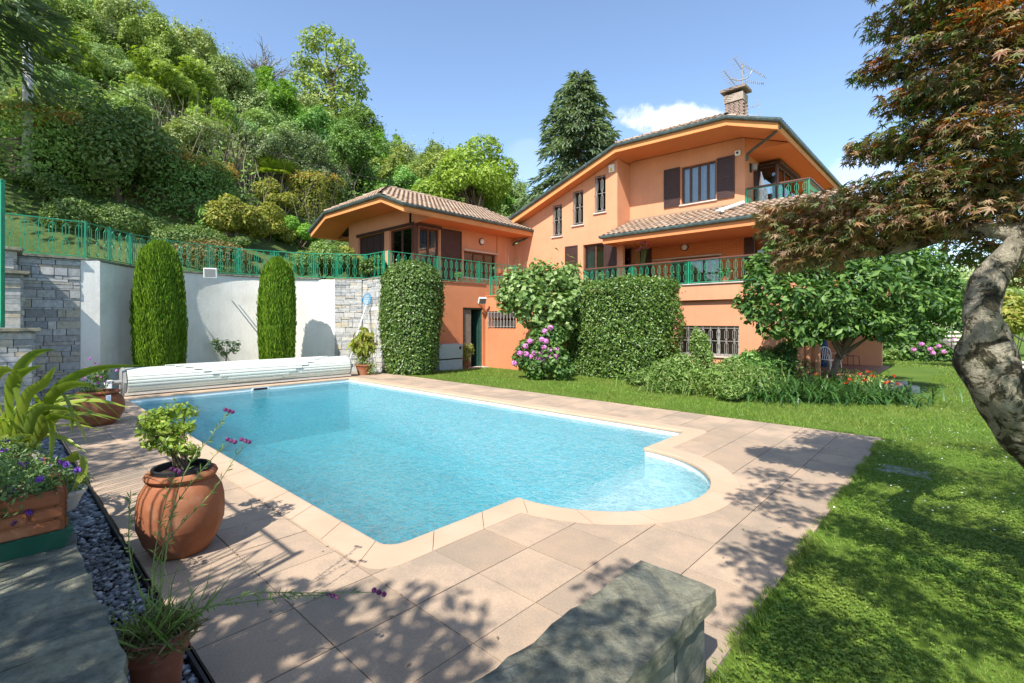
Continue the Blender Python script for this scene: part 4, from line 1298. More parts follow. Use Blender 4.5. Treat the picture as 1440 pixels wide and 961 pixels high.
us = [0, .05, .6, 1.4, 2.4, 3.4, 4.6, 6, 7.5, 9, 11, 13, 15.5, 18, 21, 24, 28, 32, 37, 43, 50, 60, 75, 95]
idx = {}
for j, y in enumerate(ys):
    w = wall_x(y)
    for i, u in enumerate(us):
        x = w - u; idx[i, j] = len(mb.v)
        z = hill_z(x, y) if i else 2.2
        if y > 8.9 and i: 
            pass
        mb.v.append((x, y, z))
for j in range(len(ys)-1):
    for i in range(len(us)-1):
        mb.f.append((idx[i, j], idx[i, j+1], idx[i+1, j+1], idx[i+1, j]))
tag(mb.build('hillside', M['hill'], smooth=True), kind='structure')
# terrace floor of the wing
mb = MB(); mb.box(-15.69, -13.93, 8.9, 16.9, 2.9, 3.012); mb.box(-20.7, -15.71, 9.4, GB-.01, 2.9, 3.0); tag(mb.build('terrace_floor', M['floor_tile']), kind='structure')

# ---- woods: prototypes built once, then copied over the slope
def tree_proto(kind, m, lumps, n, L, ratio, trunk_h, r0, label, **kw):
    t = thing(kind, label, 'tree', (0, 0, 0), kw.pop('group', 'trees covering the hillside'))
    foliage('crown', lumps, n, L, ratio, m, t, **kw)
    mb = MB(); rr = random.Random(n)
    ends = [lumps[rr.randrange(len(lumps))][:3] for _ in range(7)]
    c = np.mean(np.array(lumps)[:, :3], 0)
    limbs(mb, (0, 0, -.8), (c[0], c[1], trunk_h), r0, ends, 7, .12, n)
    mb.build('trunk', M['bark'], t)
    return t
LB = {
 'A': 'mid green broadleaf tree among the dense woods on the hillside',
 'B': 'pale silvery green broadleaf tree among the dense woods on the hillside',
 'C': 'dark green evergreen oak among the dense woods on the hillside',
 'D': 'bright fresh green feathery tree among the dense woods on the hillside'}
protos = {
 'A': tree_proto('broadleaf_tree', M['l_woodA'], rand_lumps((0, 0, 3.6), (2.7, 2.7, 2.9), 20, .32, 21), 15000, .20, .5, 4.2, .16, LB['A'], up=.5, inner=.12, shell=.5, wob=.34),
 'B': tree_proto('broadleaf_tree', M['l_woodB'], rand_lumps((0, 0, 3.2), (2.9, 2.9, 2.5), 22, .30, 22), 15000, .21, .42, 3.8, .15, LB['B'], up=.6, inner=.12, shell=.5, wob=.38),
 'C': tree_proto('evergreen_oak', M['l_woodC'], rand_lumps((0, 0, 3.4), (2.6, 2.6, 2.7), 18, .36, 23), 15000, .18, .5, 4.0, .18, LB['C'], up=.4, inner=.12, shell=.5, wob=.3),
 'D': tree_proto('feathery_tree', M['l_woodD'], rand_lumps((0, 0, 3.8), (2.8, 2.8, 3.2), 24, .27, 24), 5200, .24, 1.0, 4.6, .14, LB['D'], up=.7, droop=.5, inner=.1, shell=.55, wob=.36, pattern=MAPLE)}
rr = random.Random(5)
cand = []
for _ in range(9000):
    x = rr.uniform(-74, -27.5); y = rr.uniform(-16, 62)
    X, Y = CY*x + SY*y, -SY*x + CY*y
    if Y < 14: continue
    px = 720 + X/Y*FPX
    if not -15 < px < 800: continue
    if y > 16 and x > -27: continue

    dmin = 1.35 + .045*Y
    if any((x-a)**2 + (y-b)**2 < dmin*dmin for a, b in cand): continue
    cand.append((x, y))
cand.sort(key=lambda p: p[0]**2 + p[1]**2)
cand = cand[:285]
first = {}
for x, y in cand:
    n_ = math.sin(x*.23 + 1.3)*math.cos(y*.19) + rr.uniform(-.7, .7)
    left_edge = y < 7 and x > -36
    if left_edge: n_ = abs(n_) + .1
    k = 'C' if n_ < -.55 else 'A' if n_ < .05 else 'B' if n_ < .6 else 'D'
    o = protos[k] if k not in first else copy_tree(protos[k])
    first[k] = 1
    dist = math.hypot(x, y); s = rr.uniform(.72, 1.1)*min(1.1, .36 + .0125*dist)*(.72 if left_edge else 1)
    o.location = (x, y, hill_z(x, y) - 1.8*s); o.rotation_euler = (rr.uniform(-.08, .08), rr.uniform(-.08, .08), rr.uniform(0, 6.28)); o.scale = (s*rr.uniform(.9, 1.15), s*rr.uniform(.9, 1.15), s*rr.uniform(.85, 1.15))

# low growth that covers the ground between the trees
n = 190000; x = -23 - 50*rng.random(n)**1.2; y = -16 + 76*rng.random(n)
X_, Y_ = CY*x + SY*y, -SY*x + CY*y; k = (Y_ > 13) & (np.abs(X_/np.maximum(Y_, 1)*FPX + 0) < 800) & ~((y > 15) & (x > -24)) & (np.sin(x*.9)*np.cos(y*.8) + .8*rng.normal(size=n) > -.35); x, y = x[k], y[k]; n = len(x)
z = np.vectorize(hill_z)(x, y) + 2.5*rng.random(n)**1.3*(.6 + .4*np.sin(x*.7 + y*.9))*np.clip((-x - 23)/3, .1, 1)
D, Nn = orient(np.tile([.25, -.1, .6], (n, 1)) + .5*rng.normal(size=(n, 3)), .6, .6, .3); ln = .24*(.6 + .8*rng.random(n))
o = npmesh('undergrowth', leafverts(np.stack([x, y, z], 1), D, Nn, ln, ln*.45), 4, DIAMOND[1], M['l_woodA'], org=(-40, 15, 10)); tag(o, 'low leafy growth covering the ground under the hillside trees', 'undergrowth', kind='stuff')
# ================================================================ plants of the upper garden
def on_hill(px, py):
    """where the line of sight through a point of the view meets the slope"""
    Y = 12.5
    while Y < 120:
        p = at(px, py, Y)
        if p.z <= hill_z(p.x, p.y) and p.x < wall_x(p.y): break
        Y += .1
    return p, Y
def shrub(name, label, cat, base, lumps, n, L, ratio, m, group=None, stem=True, stemr=.03, **kw):
    t = thing(name, label, cat, base, group)
    foliage('foliage', lumps, n, L, ratio, m, t, **kw)
    if stem:
        mb = MB(); r_ = random.Random(n); b = Vector(base)
        for k in range(6):
            e = Vector(lumps[r_.randrange(len(lumps))][:3]); mb.tube([b + Vector((r_.uniform(-.05, .05), r_.uniform(-.05, .05), -.05)), b.lerp(e, .5) + Vector((0, 0, .05)), e], [stemr, stemr*.7, stemr*.3], 6)
        mb.build('stems', M['twig'], t)
    return t
def lumps_box(c, rad, n, s, seed, low=-.3): return rand_lumps(c, rad, n, s, seed, low=low)

p, Y = on_hill(168, 286)
c = at(165, 218, Y)
shrub('round_tree', 'rounded dark green tree on twin trunks above the clipped mounds of the bank', 'tree', (p.x, p.y, hill_z(p.x, p.y)), rand_lumps((c.x, c.y, c.z), (1.85, 1.85, 2.2), 20, .36, 31), 9000, .15, .6, M['l_mound'], stemr=.09, inner=.15)
def mound(px0, px1, ytop, ybot, label, m, seed, Y=None, n=5200, L=.07, name='clipped_mound'):
    p, Yh = on_hill((px0+px1)/2, ybot); Y = Y or Yh
    w = (px1-px0)/2/FPX*Y; h = (ybot-ytop)/FPX*Y
    z = hill_z(p.x, p.y)
    return shrub(name, label, 'shrub', (p.x, p.y, z), [(p.x, p.y, z + h*.25, w, w, h*.75)], n, L, .6, m, shell=.08, up=.2, rnd=.7, floor=z - .1)
mound(122, 205, 291, 326, 'large clipped dark green dome shrub on the bank behind the railing bend', M['l_mound'], 1)
mound(196, 240, 308, 334, 'small clipped dark mound shrub right of the large dome', M['l_mound'], 2)
mound(222, 318, 321, 352, 'wide low clipped mound behind the left cypress top', M['l_mound'], 3)
mound(248, 345, 340, 372, 'clipped mound with brown and orange tinted tips behind the railing', leafmat('russet_box_leaves', [(.10, .10, .03), (.16, .12, .04), (.09, .12, .03), (.20, .12, .05)], .25), 4)
mound(70, 132, 282, 322, 'low dark clipped mound left of the large dome shrub', M['l_mound'], 6)
p, Y = on_hill(108, 308)
t = thing('grass_clump', 'arching light green grassy clump on the bank left of the large dome shrub', 'plant', (p.x, p.y, hill_z(p.x, p.y)))
n = 500; base = np.array([p.x, p.y, hill_z(p.x, p.y)]); d = rdir(n); d[:, 2] = np.abs(d[:, 2]) + .5; d = unit(d)
foli = leafverts(base + .12*rng.normal(size=(n, 3))*[1, 1, .1] + d*.1, d, unit(rdir(n) + [0, 0, 1]), .55 + .3*rng.random(n), .035, BLADE)
npmesh('blades', foli, 5, BLADE[1], M['l_bed'], t)

def hedge_strip(name, label, pts, w, h, m_low, m_top, n, seed):
    """irregular hedge along points, with orange young growth on its top"""
    r = random.Random(seed); lum = []
    for (x, y, z) in pts:
        for k in range(3): lum.append((x + r.uniform(-.3, .3), y + r.uniform(-.3, .3), z + h*(.2 + .28*k), w*r.uniform(.85, 1.1), w*r.uniform(.85, 1.1), h*.34))
    b = pts[len(pts)//2]
    t = thing(name, label, 'hedge', b)
    foliage('foliage', lum, n, .12, .55, m_low, t, up=.3)
    top = [(x, y, z + h*.82, w*.95, w*.95, h*.26) for x, y, z in pts]
    P, G = lump_points(top, n//2, .3, .85); k = G[:, 2] > .15; P, G = P[k], G[k]
    D, Nn = orient(G, .6, .6, -.2); V = leafverts(P, D, Nn, .13, .06)
    npmesh('young_growth', V, 4, DIAMOND[1], m_top, t)
    return t
def hill_line(pix):
    out = []
    for px, py in pix:
        p, Y = on_hill(px, py); out.append((p.x, p.y, hill_z(p.x, p.y)))
    return out
hedge_strip('flowering_hedge', 'hedge with orange young tips in front of the pole at the upper left', hill_line([(40, 255), (62, 258), (85, 262), (108, 266), (130, 270)]), 1.0, 2.6, M['l_woodA'], M['l_orange'], 9000, 3)
hedge_strip('flowering_hedge', 'hedge with orange young tips right of the rounded dark tree', hill_line([(236, 300), (258, 304), (282, 308), (305, 313)]), 1.0, 2.5, M['l_woodA'], M['l_orange'], 8000, 4)
hedge_strip('flowering_hedge', 'hedge with orange tips at the foot of the wood left of the low wing', hill_line([(425, 300), (440, 298), (455, 296)]), 1.1, 2.0, M['l_yellow'], M['l_orange'], 5000, 5)
for (px, py, wpx, hpx, m, lab, nm, n, L) in (
    (335, 345, 38, 62, 'l_yellow', 'big yellow green shrub on the bank between the two cypresses', 'shrub', 6500, .12),
    (378, 345, 30, 50, 'l_yellow', 'yellow green shrub on the bank above the right cypress', 'shrub', 5200, .12),
    (420, 352, 27, 46, 'l_woodD', 'bright light green bush left of the low wing eaves', 'bush', 5000, .11),
    (300, 335, 26, 42, 'l_woodA', 'mid green shrub on the bank between two clipped mounds', 'shrub', 4200, .12),
    (385, 300, 30, 42, 'l_yellow', 'olive yellow shrub high on the bank beside the palm', 'shrub', 4800, .13),
    (285, 275, 34, 55, 'l_woodB', 'pale green bush in front of the dry stems on the slope', 'bush', 5000, .14),
    (60, 290, 40, 40, 'l_mound', 'dark shaded shrub at the left end of the bank', 'shrub', 4500, .12),
    (330, 362, 22, 24, 'l_mound', 'low dark shrub directly behind the railing near the floodlight', 'shrub', 3000, .09)):
    p, Y = on_hill(px, py); w = wpx/FPX*Y; h = hpx/FPX*Y; z = hill_z(p.x, p.y)
    shrub(nm, lab, 'shrub', (p.x, p.y, z), rand_lumps((p.x, p.y, z + h*.5), (w, w, h*.55), 12, .42, px), n, L, .5, M[m], inner=.15)
# rhododendrons and pots in front of the low wing
for (px, py, Yd, wpx, hpx, m, lab, n) in (
    (452, 388, 17.2, 34, 26, 'l_bed', 'leafy bright shrub behind the railing above the white wall end', 6000),
    (492, 385, 18.0, 26, 24, 'l_yellow', 'yellowish leafy shrub behind the railing above the stone wall', 4200),
    (526, 388, 16.6, 20, 15, 'l_ivy', 'small rounded grey green bush in the railing corner by the low wing', 3800)):
    c = at(px, py - hpx, Yd); w = wpx/FPX*Yd; h = hpx/FPX*Yd
    shrub('shrub', lab, 'shrub', (c.x, c.y, 3.0), rand_lumps((c.x, c.y, 3.05 + h), (w, w, h*1.1), 10, .45, px), n, .10, .5, M[m], inner=.1)
# palm
p, Y = on_hill(388, 280)
t = thing('palm_tree', 'small fan palm on the slope above the yellow shrubs', 'palm', (p.x, p.y, hill_z(p.x, p.y)))
c = np.array(at(388, 252, Y)); mb = MB(); mb.tube([(p.x, p.y, hill_z(p.x, p.y) - .2), tuple(c)], [.14, .11], 8); mb.build('trunk', M['bark'], t)
n = 16; ax = rdir(n); ax[:, 2] = np.abs(ax[:, 2])*.8 + .1; ax = unit(ax); Vs = []
for k in range(n):
    cc = c + ax[k]*.75; m_ = 16; an = np.linspace(-1.5, 1.5, m_); s = unit(np.cross(ax[k], [0, 0, 1.0]))
    d = ax[k][None]*np.cos(an)[:, None] + s[None]*np.sin(an)[:, None] + np.array([0, 0, -.15])
    Vs.append(leafverts(np.repeat(cc[None], m_, 0), d, np.repeat(unit(np.cross(s, ax[k]))[None], m_, 0), .75, .09, BLADE))
npmesh('fronds', np.concatenate(Vs), 5, BLADE[1], M['l_woodD'], t)
# dry stems in the shade of the wood
lum = []
p, Y = on_hill(340, 250); z = hill_z(p.x, p.y); n = 900
q = np.stack([p.x + 1.6*rng.normal(size=n), p.y + 2.4*rng.normal(size=n), np.zeros(n)], 1); q[:, 2] = [hill_z(a, b) - .1 for a, b in q[:, :2]]
d = unit(np.array([0, 0, 1.0]) + .28*rng.normal(size=(n, 3))); V = leafverts(q, d, rdir(n), 1.2 + 2.2*rng.random(n), .045, BLADE)
tag(npmesh('dry_undergrowth', V, 5, BLADE[1], M['l_dry'], org=(p.x, p.y, z)), 'tangle of dry grey stems under the trees in the middle of the slope', 'undergrowth', kind='stuff')

# single trees one can tell apart
def open_tree(name, label, base, lumps, n, L, ratio, m, r0, top, cat='tree', **kw):
    t = thing(name, label, cat, base)
    foliage('crown', lumps, n, L, ratio, m, t, **kw)
    mb = MB(); limbs(mb, base, top, r0, [l[:3] for l in lumps], 8, .25, n); mb.build('trunk', M['bark'], t)
    return t
Y = 50; c = at(463, 98, Y); g = at(470, 215, Y); gz = hill_z(g.x, g.y)
lum = [tuple(at(px, py, Y + dy)) + (r_, r_, r_*.75) for px, py, r_, dy in ((440, 60, 1.5, 0), (455, 48, 1.2, 1), (480, 72, 1.7, 0), (500, 92, 1.4, -1), (430, 90, 1.6, 1), (462, 100, 1.7, 0), (490, 120, 1.8, 1), (440, 128, 1.9, 0), (470, 145, 2.3, 0), (505, 130, 1.1, 1), (420, 110, 1.0, 0))]
open_tree('chestnut_tree', 'tall open crowned tree standing out on the skyline of the slope', (g.x, g.y, gz - .5), lum, 3600, .42, .5, M['l_woodA'], .35, tuple(at(462, 90, Y)), shell=.5)
Y = 33; g = at(668, 300, Y); gz = hill_z(g.x, g.y); c = at(668, 262, Y)
open_tree('linden_tree', 'round bright green weeping tree behind the roof of the low wing', (g.x, g.y, gz), rand_lumps(tuple(at(668, 258, Y)), (3.7, 3.7, 2.7), 26, .30, 41), 12000, .24, .45, M['l_woodD'], .25, tuple(c), droop=.9, inner=.1)
Y = 44; g = at(372, 175, Y); gz = hill_z(g.x, g.y)
t = thing('bare_tree', 'leafless grey brown tree high on the slope left of the skyline tree', 'tree', (g.x, g.y, gz))
mb = MB(); r_ = random.Random(9); topc = at(372, 100, Y)
mb.tube([(g.x, g.y, gz - 1), tuple(topc)], [.22, .06], 7)
tw = []
for k in range(46):
    s = Vector((g.x, g.y, gz)).lerp(topc, r_.uniform(.35, .98)); e = s + Vector((r_.gauss(0, 1.3), r_.gauss(0, 1.3), r_.uniform(.4, 2.2)))
    mb.tube([s, s.lerp(e, .5) + Vector((0, 0, .2)), e], [.05, .03, .012], 5)
    for q_ in range(14): tw.append((s.lerp(e, r_.uniform(.3, 1)), (e - s).normalized()))
mb.build('trunk', M['bark'], t)
P_ = np.array([tuple(a) for a, b in tw]); D_ = np.array([tuple(b) for a, b in tw]) + .7*rng.normal(size=(len(tw), 3))
npmesh('twigs', leafverts(P_, D_, rdir(len(tw)), .9, .05, BLADE), 5, BLADE[1], M['l_dry'], t)

def conifer(name, label, base, H, Rb, z_low, nb, per, m, L=.5, wid=.2, droop=.35, seed=2, trunk=.3, shape=.8):
    t = thing(name, label, 'conifer', base); r_ = random.Random(seed); b = Vector(base)
    mb = MB(); mb.tube([b + Vector((0, 0, -1)), b + Vector((0, 0, H*.5)), b + Vector((0, 0, H))], [trunk, trunk*.6, .03], 9)
    mb.build('trunk', M['bark'], t)
    br = MB(); P = []; D = []
    for k in range(nb):
        f = (k + r_.random())/nb; z = z_low + (H - z_low)*f
        ln = Rb*((1 - f)**shape)*r_.uniform(.72, 1.12) + .25; a = k*2.4 + r_.uniform(-.4, .4)
        s = b + Vector((0, 0, z)); o = Vector((math.cos(a), math.sin(a), 0))
        rise = .28 if f > .6 else .05
        pts = [s, s + o*ln*.5 + Vector((0, 0, ln*(rise))), s + o*ln + Vector((0, 0, ln*(rise - droop*.8)))]
        br.tube(pts, [.05*(1-f) + .02, .03, .012], 5)
        m_ = max(8, int(per*ln/Rb + 4)); side = Vector((-o.y, o.x, 0))
        for q in range(m_):
            u = r_.uniform(.12, 1.02); w = ln*.34*(1 - .55*u)*r_.uniform(-1, 1)
            c0 = pts[0].lerp(pts[1], u*2) if u < .5 else pts[1].lerp(pts[2], u*2 - 1)
            P.append(tuple(c0 + side*w + Vector((0, 0, r_.uniform(-.12, .10) - abs(w)*.25))))
            dd = o*.8 + side*(w/(ln*.3 + .1))*.9 + Vector((0, 0, -droop + r_.uniform(-.25, .25))); D.append(tuple(dd))
    br.build('branches', M['bark'], t)
    P = np.array(P); D = np.array(D) + .2*rng.normal(size=(len(P), 3)); Nn = unit(np.array([0, 0, 1.0]) + .45*rng.normal(size=(len(P), 3)))
    ln = L*(.7 + .6*rng.random(len(P)))
    npmesh('needles', leafverts(P, D, Nn, ln, ln*wid/L), 4, DIAMOND[1], m, t)
    return t
Y = 40; g = at(815, 300, Y)
conifer('fir_tree', 'tall dark blue green conifer with drooping branches rising behind the house roof', (g.x, g.y, 0), at(822, 103, Y).z, 6.9, 3.0, 280, 170, M['l_conifer'], .62, .13, .42, 3, .4, .68)
# cedar beside the pool terrace; only its outer boughs reach into view at the top left
conifer('cedar_tree', 'blue green cedar whose boughs hang into view at the upper left corner', tuple(W(-16.9, 13.5))[:2] + (5.4,), 12.0, 3.6, 5.1, 110, 130, M['l_conifer'], .42, .10, .3, 8, .3, .35)
# utility pole and cable
p, Y = on_hill(39, 262)
up = thing('utility_pole', 'pale concrete utility pole rising behind the orange tipped hedge', 'pole', (p.x, p.y, hill_z(p.x, p.y)))
q = at(39, 60, Y)
mb = MB(); mb.tube([(p.x, p.y, hill_z(p.x, p.y) - .5), (p.x, p.y, q.z)], [.17, .13], 14); mb.build('pole_shaft', mat('pale_concrete', (.62, .60, .54), .85, .1, 8), up, smooth=True)
mb = MB(); mb.bar((p.x - .3, p.y + .4, q.z - .3), (p.x + .3, p.y - .4, q.z - .3), .07); mb.build('crossarm', M['grey_iron'], up)
a = Vector((p.x, p.y, q.z - .3)); b = at(640, 262, 34)
mb = MB(); mb.tube([a.lerp(b, k/14) + Vector((0, 0, -1.3*math.sin(math.pi*k/14))) for k in range(15)], .018, 5)
tag(mb.build('overhead_cable', M['dark_iron'], org=tuple(a)), 'thin overhead cable sagging across the wooded slope from the utility pole', 'cable')
# brick wall and iron fence on the slope
p, Y = on_hill(12, 262); q, Y2 = on_hill(22, 262)
bw = thing('brick_wall', 'reddish brick wall at the far left edge below the pole', 'wall', (p.x, p.y, hill_z(p.x, p.y)))
mb = MB(); a = at(-40, 262, Y + .6); b = at(24, 262, Y + .4); z = hill_z(p.x, p.y); top = at(12, 188, Y).z
L_ = (b - a); L_.z = 0; dn = L_.normalized()
k = 0; zz = z - .4
while zz < top:
    off = (k % 2)*.14; u = -off
    while u < L_.length:
        c_ = Vector((a.x, a.y, zz)) + dn*(u + .135); mb.obox((c_.x, c_.y, zz), .262, .14, .075, math.atan2(dn.y, dn.x)); u += .275
    zz += .088; k += 1
mb.build('bricks', M['brick'], bw)
fpts = hill_line([(120, 268), (160, 283), (200, 297), (235, 309), (265, 319), (300, 330), (330, 340)])
t = thing('iron_fence', 'thin rusty iron fence running down the slope behind the clipped mounds', 'fence', fpts[0])
mb = MB()
for (a, b) in zip(fpts[:-1], fpts[1:]):
    a, b = Vector(a), Vector(b); n = max(2, int((b-a).length/.16))
    for u in (.15, .85): mb.bar(a + Vector((0, 0, u)), b + Vector((0, 0, u)), .02)
    for k in range(n):
        c_ = a.lerp(b, k/n); mb.bar(c_ + Vector((0, 0, -.05)), c_ + Vector((0, 0, 1.0)), .014)
mb.build('pickets', mat('rusty_iron', (.13, .07, .04), .8, .3, 10), t)
mb = MB()
for k, (x, y, z) in enumerate(fpts):
    mb.v += [(x + .3, y, hill_z(x + .3, y) + .05), (x - 1.7, y + .5, hill_z(x - 1.7, y + .5) + .12)]
mb.f = [(2*k, 2*k+2, 2*k+3, 2*k+1) for k in range(len(fpts)-1)]
tag(mb.build('dry_bank', M['bank'], smooth=True), kind='structure')
# ================================================================ plants round the pool and house
def cypress(label, x, y, z0, z1, r, seed):
    t = thing('cypress', label, 'cypress', (x, y, z0), 'columnar cypresses against the white wall')
    n = 30000; H = z1 - z0
    h = rng.random(n); a = rng.random(n)*6.283
    prof = np.interp(h, [0, .06, .18, .4, .62, .82, .93, 1.0], [.72, .84, .94, 1.0, .98, .87, .68, .22])
    lob = 1 + .07*np.sin(a*5 + seed + h*3) + .05*np.sin(a*9 + seed*2 + h*6) + .03*rng.normal(size=n)
    rr_ = r*prof*lob*(1 - .22*rng.random(n)**2)
    P = np.stack([x + rr_*np.cos(a), y + rr_*np.sin(a), z0 + .03 + H*h*.97], 1)
    out = np.stack([np.cos(a), np.sin(a), np.zeros(n)], 1)
    D = unit(np.array([0, 0, 1.0]) + out*.28 + .16*rng.normal(size=(n, 3))); Nn = unit(out + .5*rng.normal(size=(n, 3)))
    ln = .125*(.6 + .7*rng.random(n))
    npmesh('foliage', leafverts(P - D*.1, D, Nn, ln, ln*.20), 4, DIAMOND[1], M['l_cypress'], t)
    mb = MB()
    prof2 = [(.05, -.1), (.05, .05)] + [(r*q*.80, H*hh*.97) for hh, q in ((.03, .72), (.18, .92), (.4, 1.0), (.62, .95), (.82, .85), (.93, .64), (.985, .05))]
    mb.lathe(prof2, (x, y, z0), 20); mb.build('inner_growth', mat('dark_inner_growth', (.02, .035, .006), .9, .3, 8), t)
    return t
cypress('left of the two columnar cypresses, behind the rolled pool cover by the wall bend', -14.92, 2.94, 0, 3.72, .535, 1)
cypress('right of the two columnar cypresses, between floodlight and the stone wall', -15.0, 5.86, 0, 3.58, .50, 4)

# ivy clad column
t = thing('ivy_column', 'round topped column of clipped ivy between stone wall and orange court wall', 'clipped shrub', (-12.7, 9.0, 0))
n = 26000; x0_, y0_, R0, H = -12.7, 9.02, .92, 3.45
h = rng.random(n); dome = rng.random(n) < .22; a = rng.random(n)*6.283
rad_ = R0*np.interp(h, [0, .1, .3, .6, .8, 1], [.76, .82, .90, 1.0, 1.0, .97])*(1 + .05*np.sin(a*3 + h*5) + .035*rng.normal(size=n))
P = np.stack([x0_ + rad_*np.cos(a), y0_ + rad_*np.sin(a), h*(H - .62) + .03], 1); G = np.stack([np.cos(a), np.sin(a), 0*a], 1)
dd = rdir(n); dd[:, 2] = np.abs(dd[:, 2]); Pd = np.stack([x0_ + R0*.97*dd[:, 0], y0_ + R0*.97*dd[:, 1], H - .64 + .66*dd[:, 2]], 1)*1.0 + .02*rng.normal(size=(n, 3))
P[dome] = Pd[dome]; G[dome] = dd[dome]
D, Nn = orient(G, .35, .55, .7); ln = .066*(.6 + .8*rng.random(n))
sh_ = (rng.random(n) < .035)*rng.exponential(.06, n); P += (G + [0, 0, .4])*sh_[:, None]
npmesh('foliage', leafverts(P, D, Nn, ln, ln*.75), 4, DIAMOND[1], M['l_ivy'], t)
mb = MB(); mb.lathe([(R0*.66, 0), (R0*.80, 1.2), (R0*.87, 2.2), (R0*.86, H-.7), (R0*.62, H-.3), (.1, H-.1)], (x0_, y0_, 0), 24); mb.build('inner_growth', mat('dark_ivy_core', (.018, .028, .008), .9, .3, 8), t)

# big clipped hedge block
def box_leaves(x0, x1, y0, y1, z0, z1, n, rnd=.05, rc=.25):
    ax = (y1-y0)*(z1-z0); ay = (x1-x0)*(z1-z0); az = (x1-x0)*(y1-y0); tot_ = 2*ax + 2*ay + az
    k = rng.random(n)*tot_; P = np.stack([x0 + (x1-x0)*rng.random(n), y0 + (y1-y0)*rng.random(n), z0 + (z1-z0)*rng.random(n)], 1); G = np.zeros((n, 3))
    e = np.cumsum([ax, ax, ay, ay, az]); f = np.searchsorted(e, k)
    for i, (c_, v_) in enumerate(((0, x0), (0, x1), (1, y0), (1, y1), (2, z1))):
        s = f == i; P[s, c_] = v_; G[s, c_] = 1 if i in (1, 3, 4) else -1
    C = np.clip(P, [x0+rc, y0+rc, z0-9], [x1-rc, y1-rc, z1-rc]); d_ = P - C; ok = np.abs(d_).sum(1) > .001
    l_ = np.linalg.norm(d_, axis=1, keepdims=True); P = np.where(l_ > rc, C + d_/np.maximum(l_, 1e-6)*rc, P); G = unit(d_ + G*.05)
    w = .06*np.sin(P[:, 0]*3.1 + P[:, 2]*2) + .05*np.sin(P[:, 0]*1.3 + P[:, 2]*4.1 + P[:, 1]*2)
    return P + G*(w[:, None] + rnd*rng.normal(size=(n, 1))), G
t = thing('clipped_hedge', 'large square clipped laurel hedge in front of the terrace', 'hedge', (-8.1, 13.7, -.15))
P, G = box_leaves(-10.35, -6.42, 12.95, 14.6, -.1, 2.86, 36000)
P[:, 2] -= .12*np.clip((-8.2 - P[:, 0]), 0, 2)
D, Nn = orient(G, .4, .75, .3); ln = .082*(.6 + .8*rng.random(len(P)))
sh_ = (rng.random(len(P)) < .035)*rng.exponential(.07, len(P)); P += (G + [0, 0, .5])*sh_[:, None]
npmesh('foliage', leafverts(P, D, Nn, ln, ln*.5), 4, DIAMOND[1], M['l_hedge'], t)
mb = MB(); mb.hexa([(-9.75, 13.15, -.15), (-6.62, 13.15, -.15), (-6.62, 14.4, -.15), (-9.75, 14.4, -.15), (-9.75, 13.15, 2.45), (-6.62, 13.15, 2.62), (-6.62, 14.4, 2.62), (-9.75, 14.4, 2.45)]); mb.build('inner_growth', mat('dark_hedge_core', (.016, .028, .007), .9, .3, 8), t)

# pale leaved tree left of the hedge
lum = [tuple(at(px, py, Y)) + (r_, r_, r_*.8) for px, py, Y, r_ in ((735, 405, 15.6, .75), (765, 388, 15.8, .8), (795, 392, 16.0, .72), (720, 425, 15.4, .6), (750, 425, 15.2, .85), (785, 430, 15.4, .8), (760, 450, 15.2, .7), (740, 445, 15.2, .55), (805, 415, 16.0, .6), (775, 470, 15.3, .45), (712, 415, 15.5, .4), (788, 460, 15.4, .6))]
g = at(782, 528, 15.6); 
open_tree('fig_tree', 'pale green bushy tree overlapping the left end of the clipped hedge', (g.x, g.y, -.15), [l[:3] + tuple(q*.86 for q in l[3:]) for l in lum], 5000, .165, .70, M['l_fig'], .06, tuple(at(768, 430, 15.6)), up=.6, droop=.6, inner=.15, lvar=.3, shell=.6, wob=.12)
def hydrangea(label, base, lumps, n, heads, L=.12):
    t = thing('hydrangea', label, 'flowering shrub', base)
    foliage('foliage', lumps, n, L, .65, M['l_kaki'], t, up=.6)
    mb = MB(); b = Vector(base)
    for l in lumps[:6]: mb.tube([b, Vector(l[:3])], [.02, .01], 5)
    mb.build('stems', M['twig'], t)
    for c_, r_ in heads:
        m_ = 70; d_ = rdir(m_); P_ = np.array(c_) + d_*r_*np.array([1, 1, .85]); npmesh('flower_head', leafverts(P_, np.cross(d_, rdir(m_)), d_, r_*.42, r_*.42, PETAL), 4, PETAL[1], M['l_pink'], t)
    return t
hl = [tuple(at(px, py, Y)) + (r_, r_, r_) for px, py, Y, r_ in ((745, 495, 14.4, .42), (765, 500, 14.1, .45), (780, 505, 14.0, .42), (755, 515, 14.1, .4), (735, 505, 14.5, .3), (775, 475, 14.5, .4), (790, 520, 14.0, .35), (760, 480, 14.6, .4))]
hd = [(tuple(at(px, py, 13.75 + .01*k)), .085) for k, (px, py) in enumerate(((762, 478), (768, 480), (765, 489), (773, 493), (783, 492), (758, 504), (763, 506), (772, 502), (782, 501), (783, 508), (770, 510), (752, 497), (740, 498), (723, 511), (756, 508), (748, 502), (731, 497), (766, 466), (774, 461), (745, 480), (739, 487), (760, 497), (750, 510)))]
hydrangea('pink hydrangea in flower at the foot of the pale leaved tree', tuple(at(764, 527, 14.2))[:2] + (-.15,), hl, 2600, hd)
c = at(1305, 490, 26)
hl = [(c.x + 1.0*k*CY*.9, c.y + 1.0*k*SY*.9, c.z - .2 + .1*math.sin(k*2), .9, .9, .75) for k in (-1.6, -.8, 0, .8, 1.6)]
hd = [(tuple(at(px, py, 25.0)), .12) for px, py in ((1308, 491), (1320, 487), (1312, 497), (1296, 484), (1334, 484), (1342, 478), (1303, 478), (1350, 490), (1327, 495), (1285, 492))]
hydrangea('hydrangea with lilac heads against the far garden wall', (c.x, c.y, -.6), hl, 3600, hd, .2)

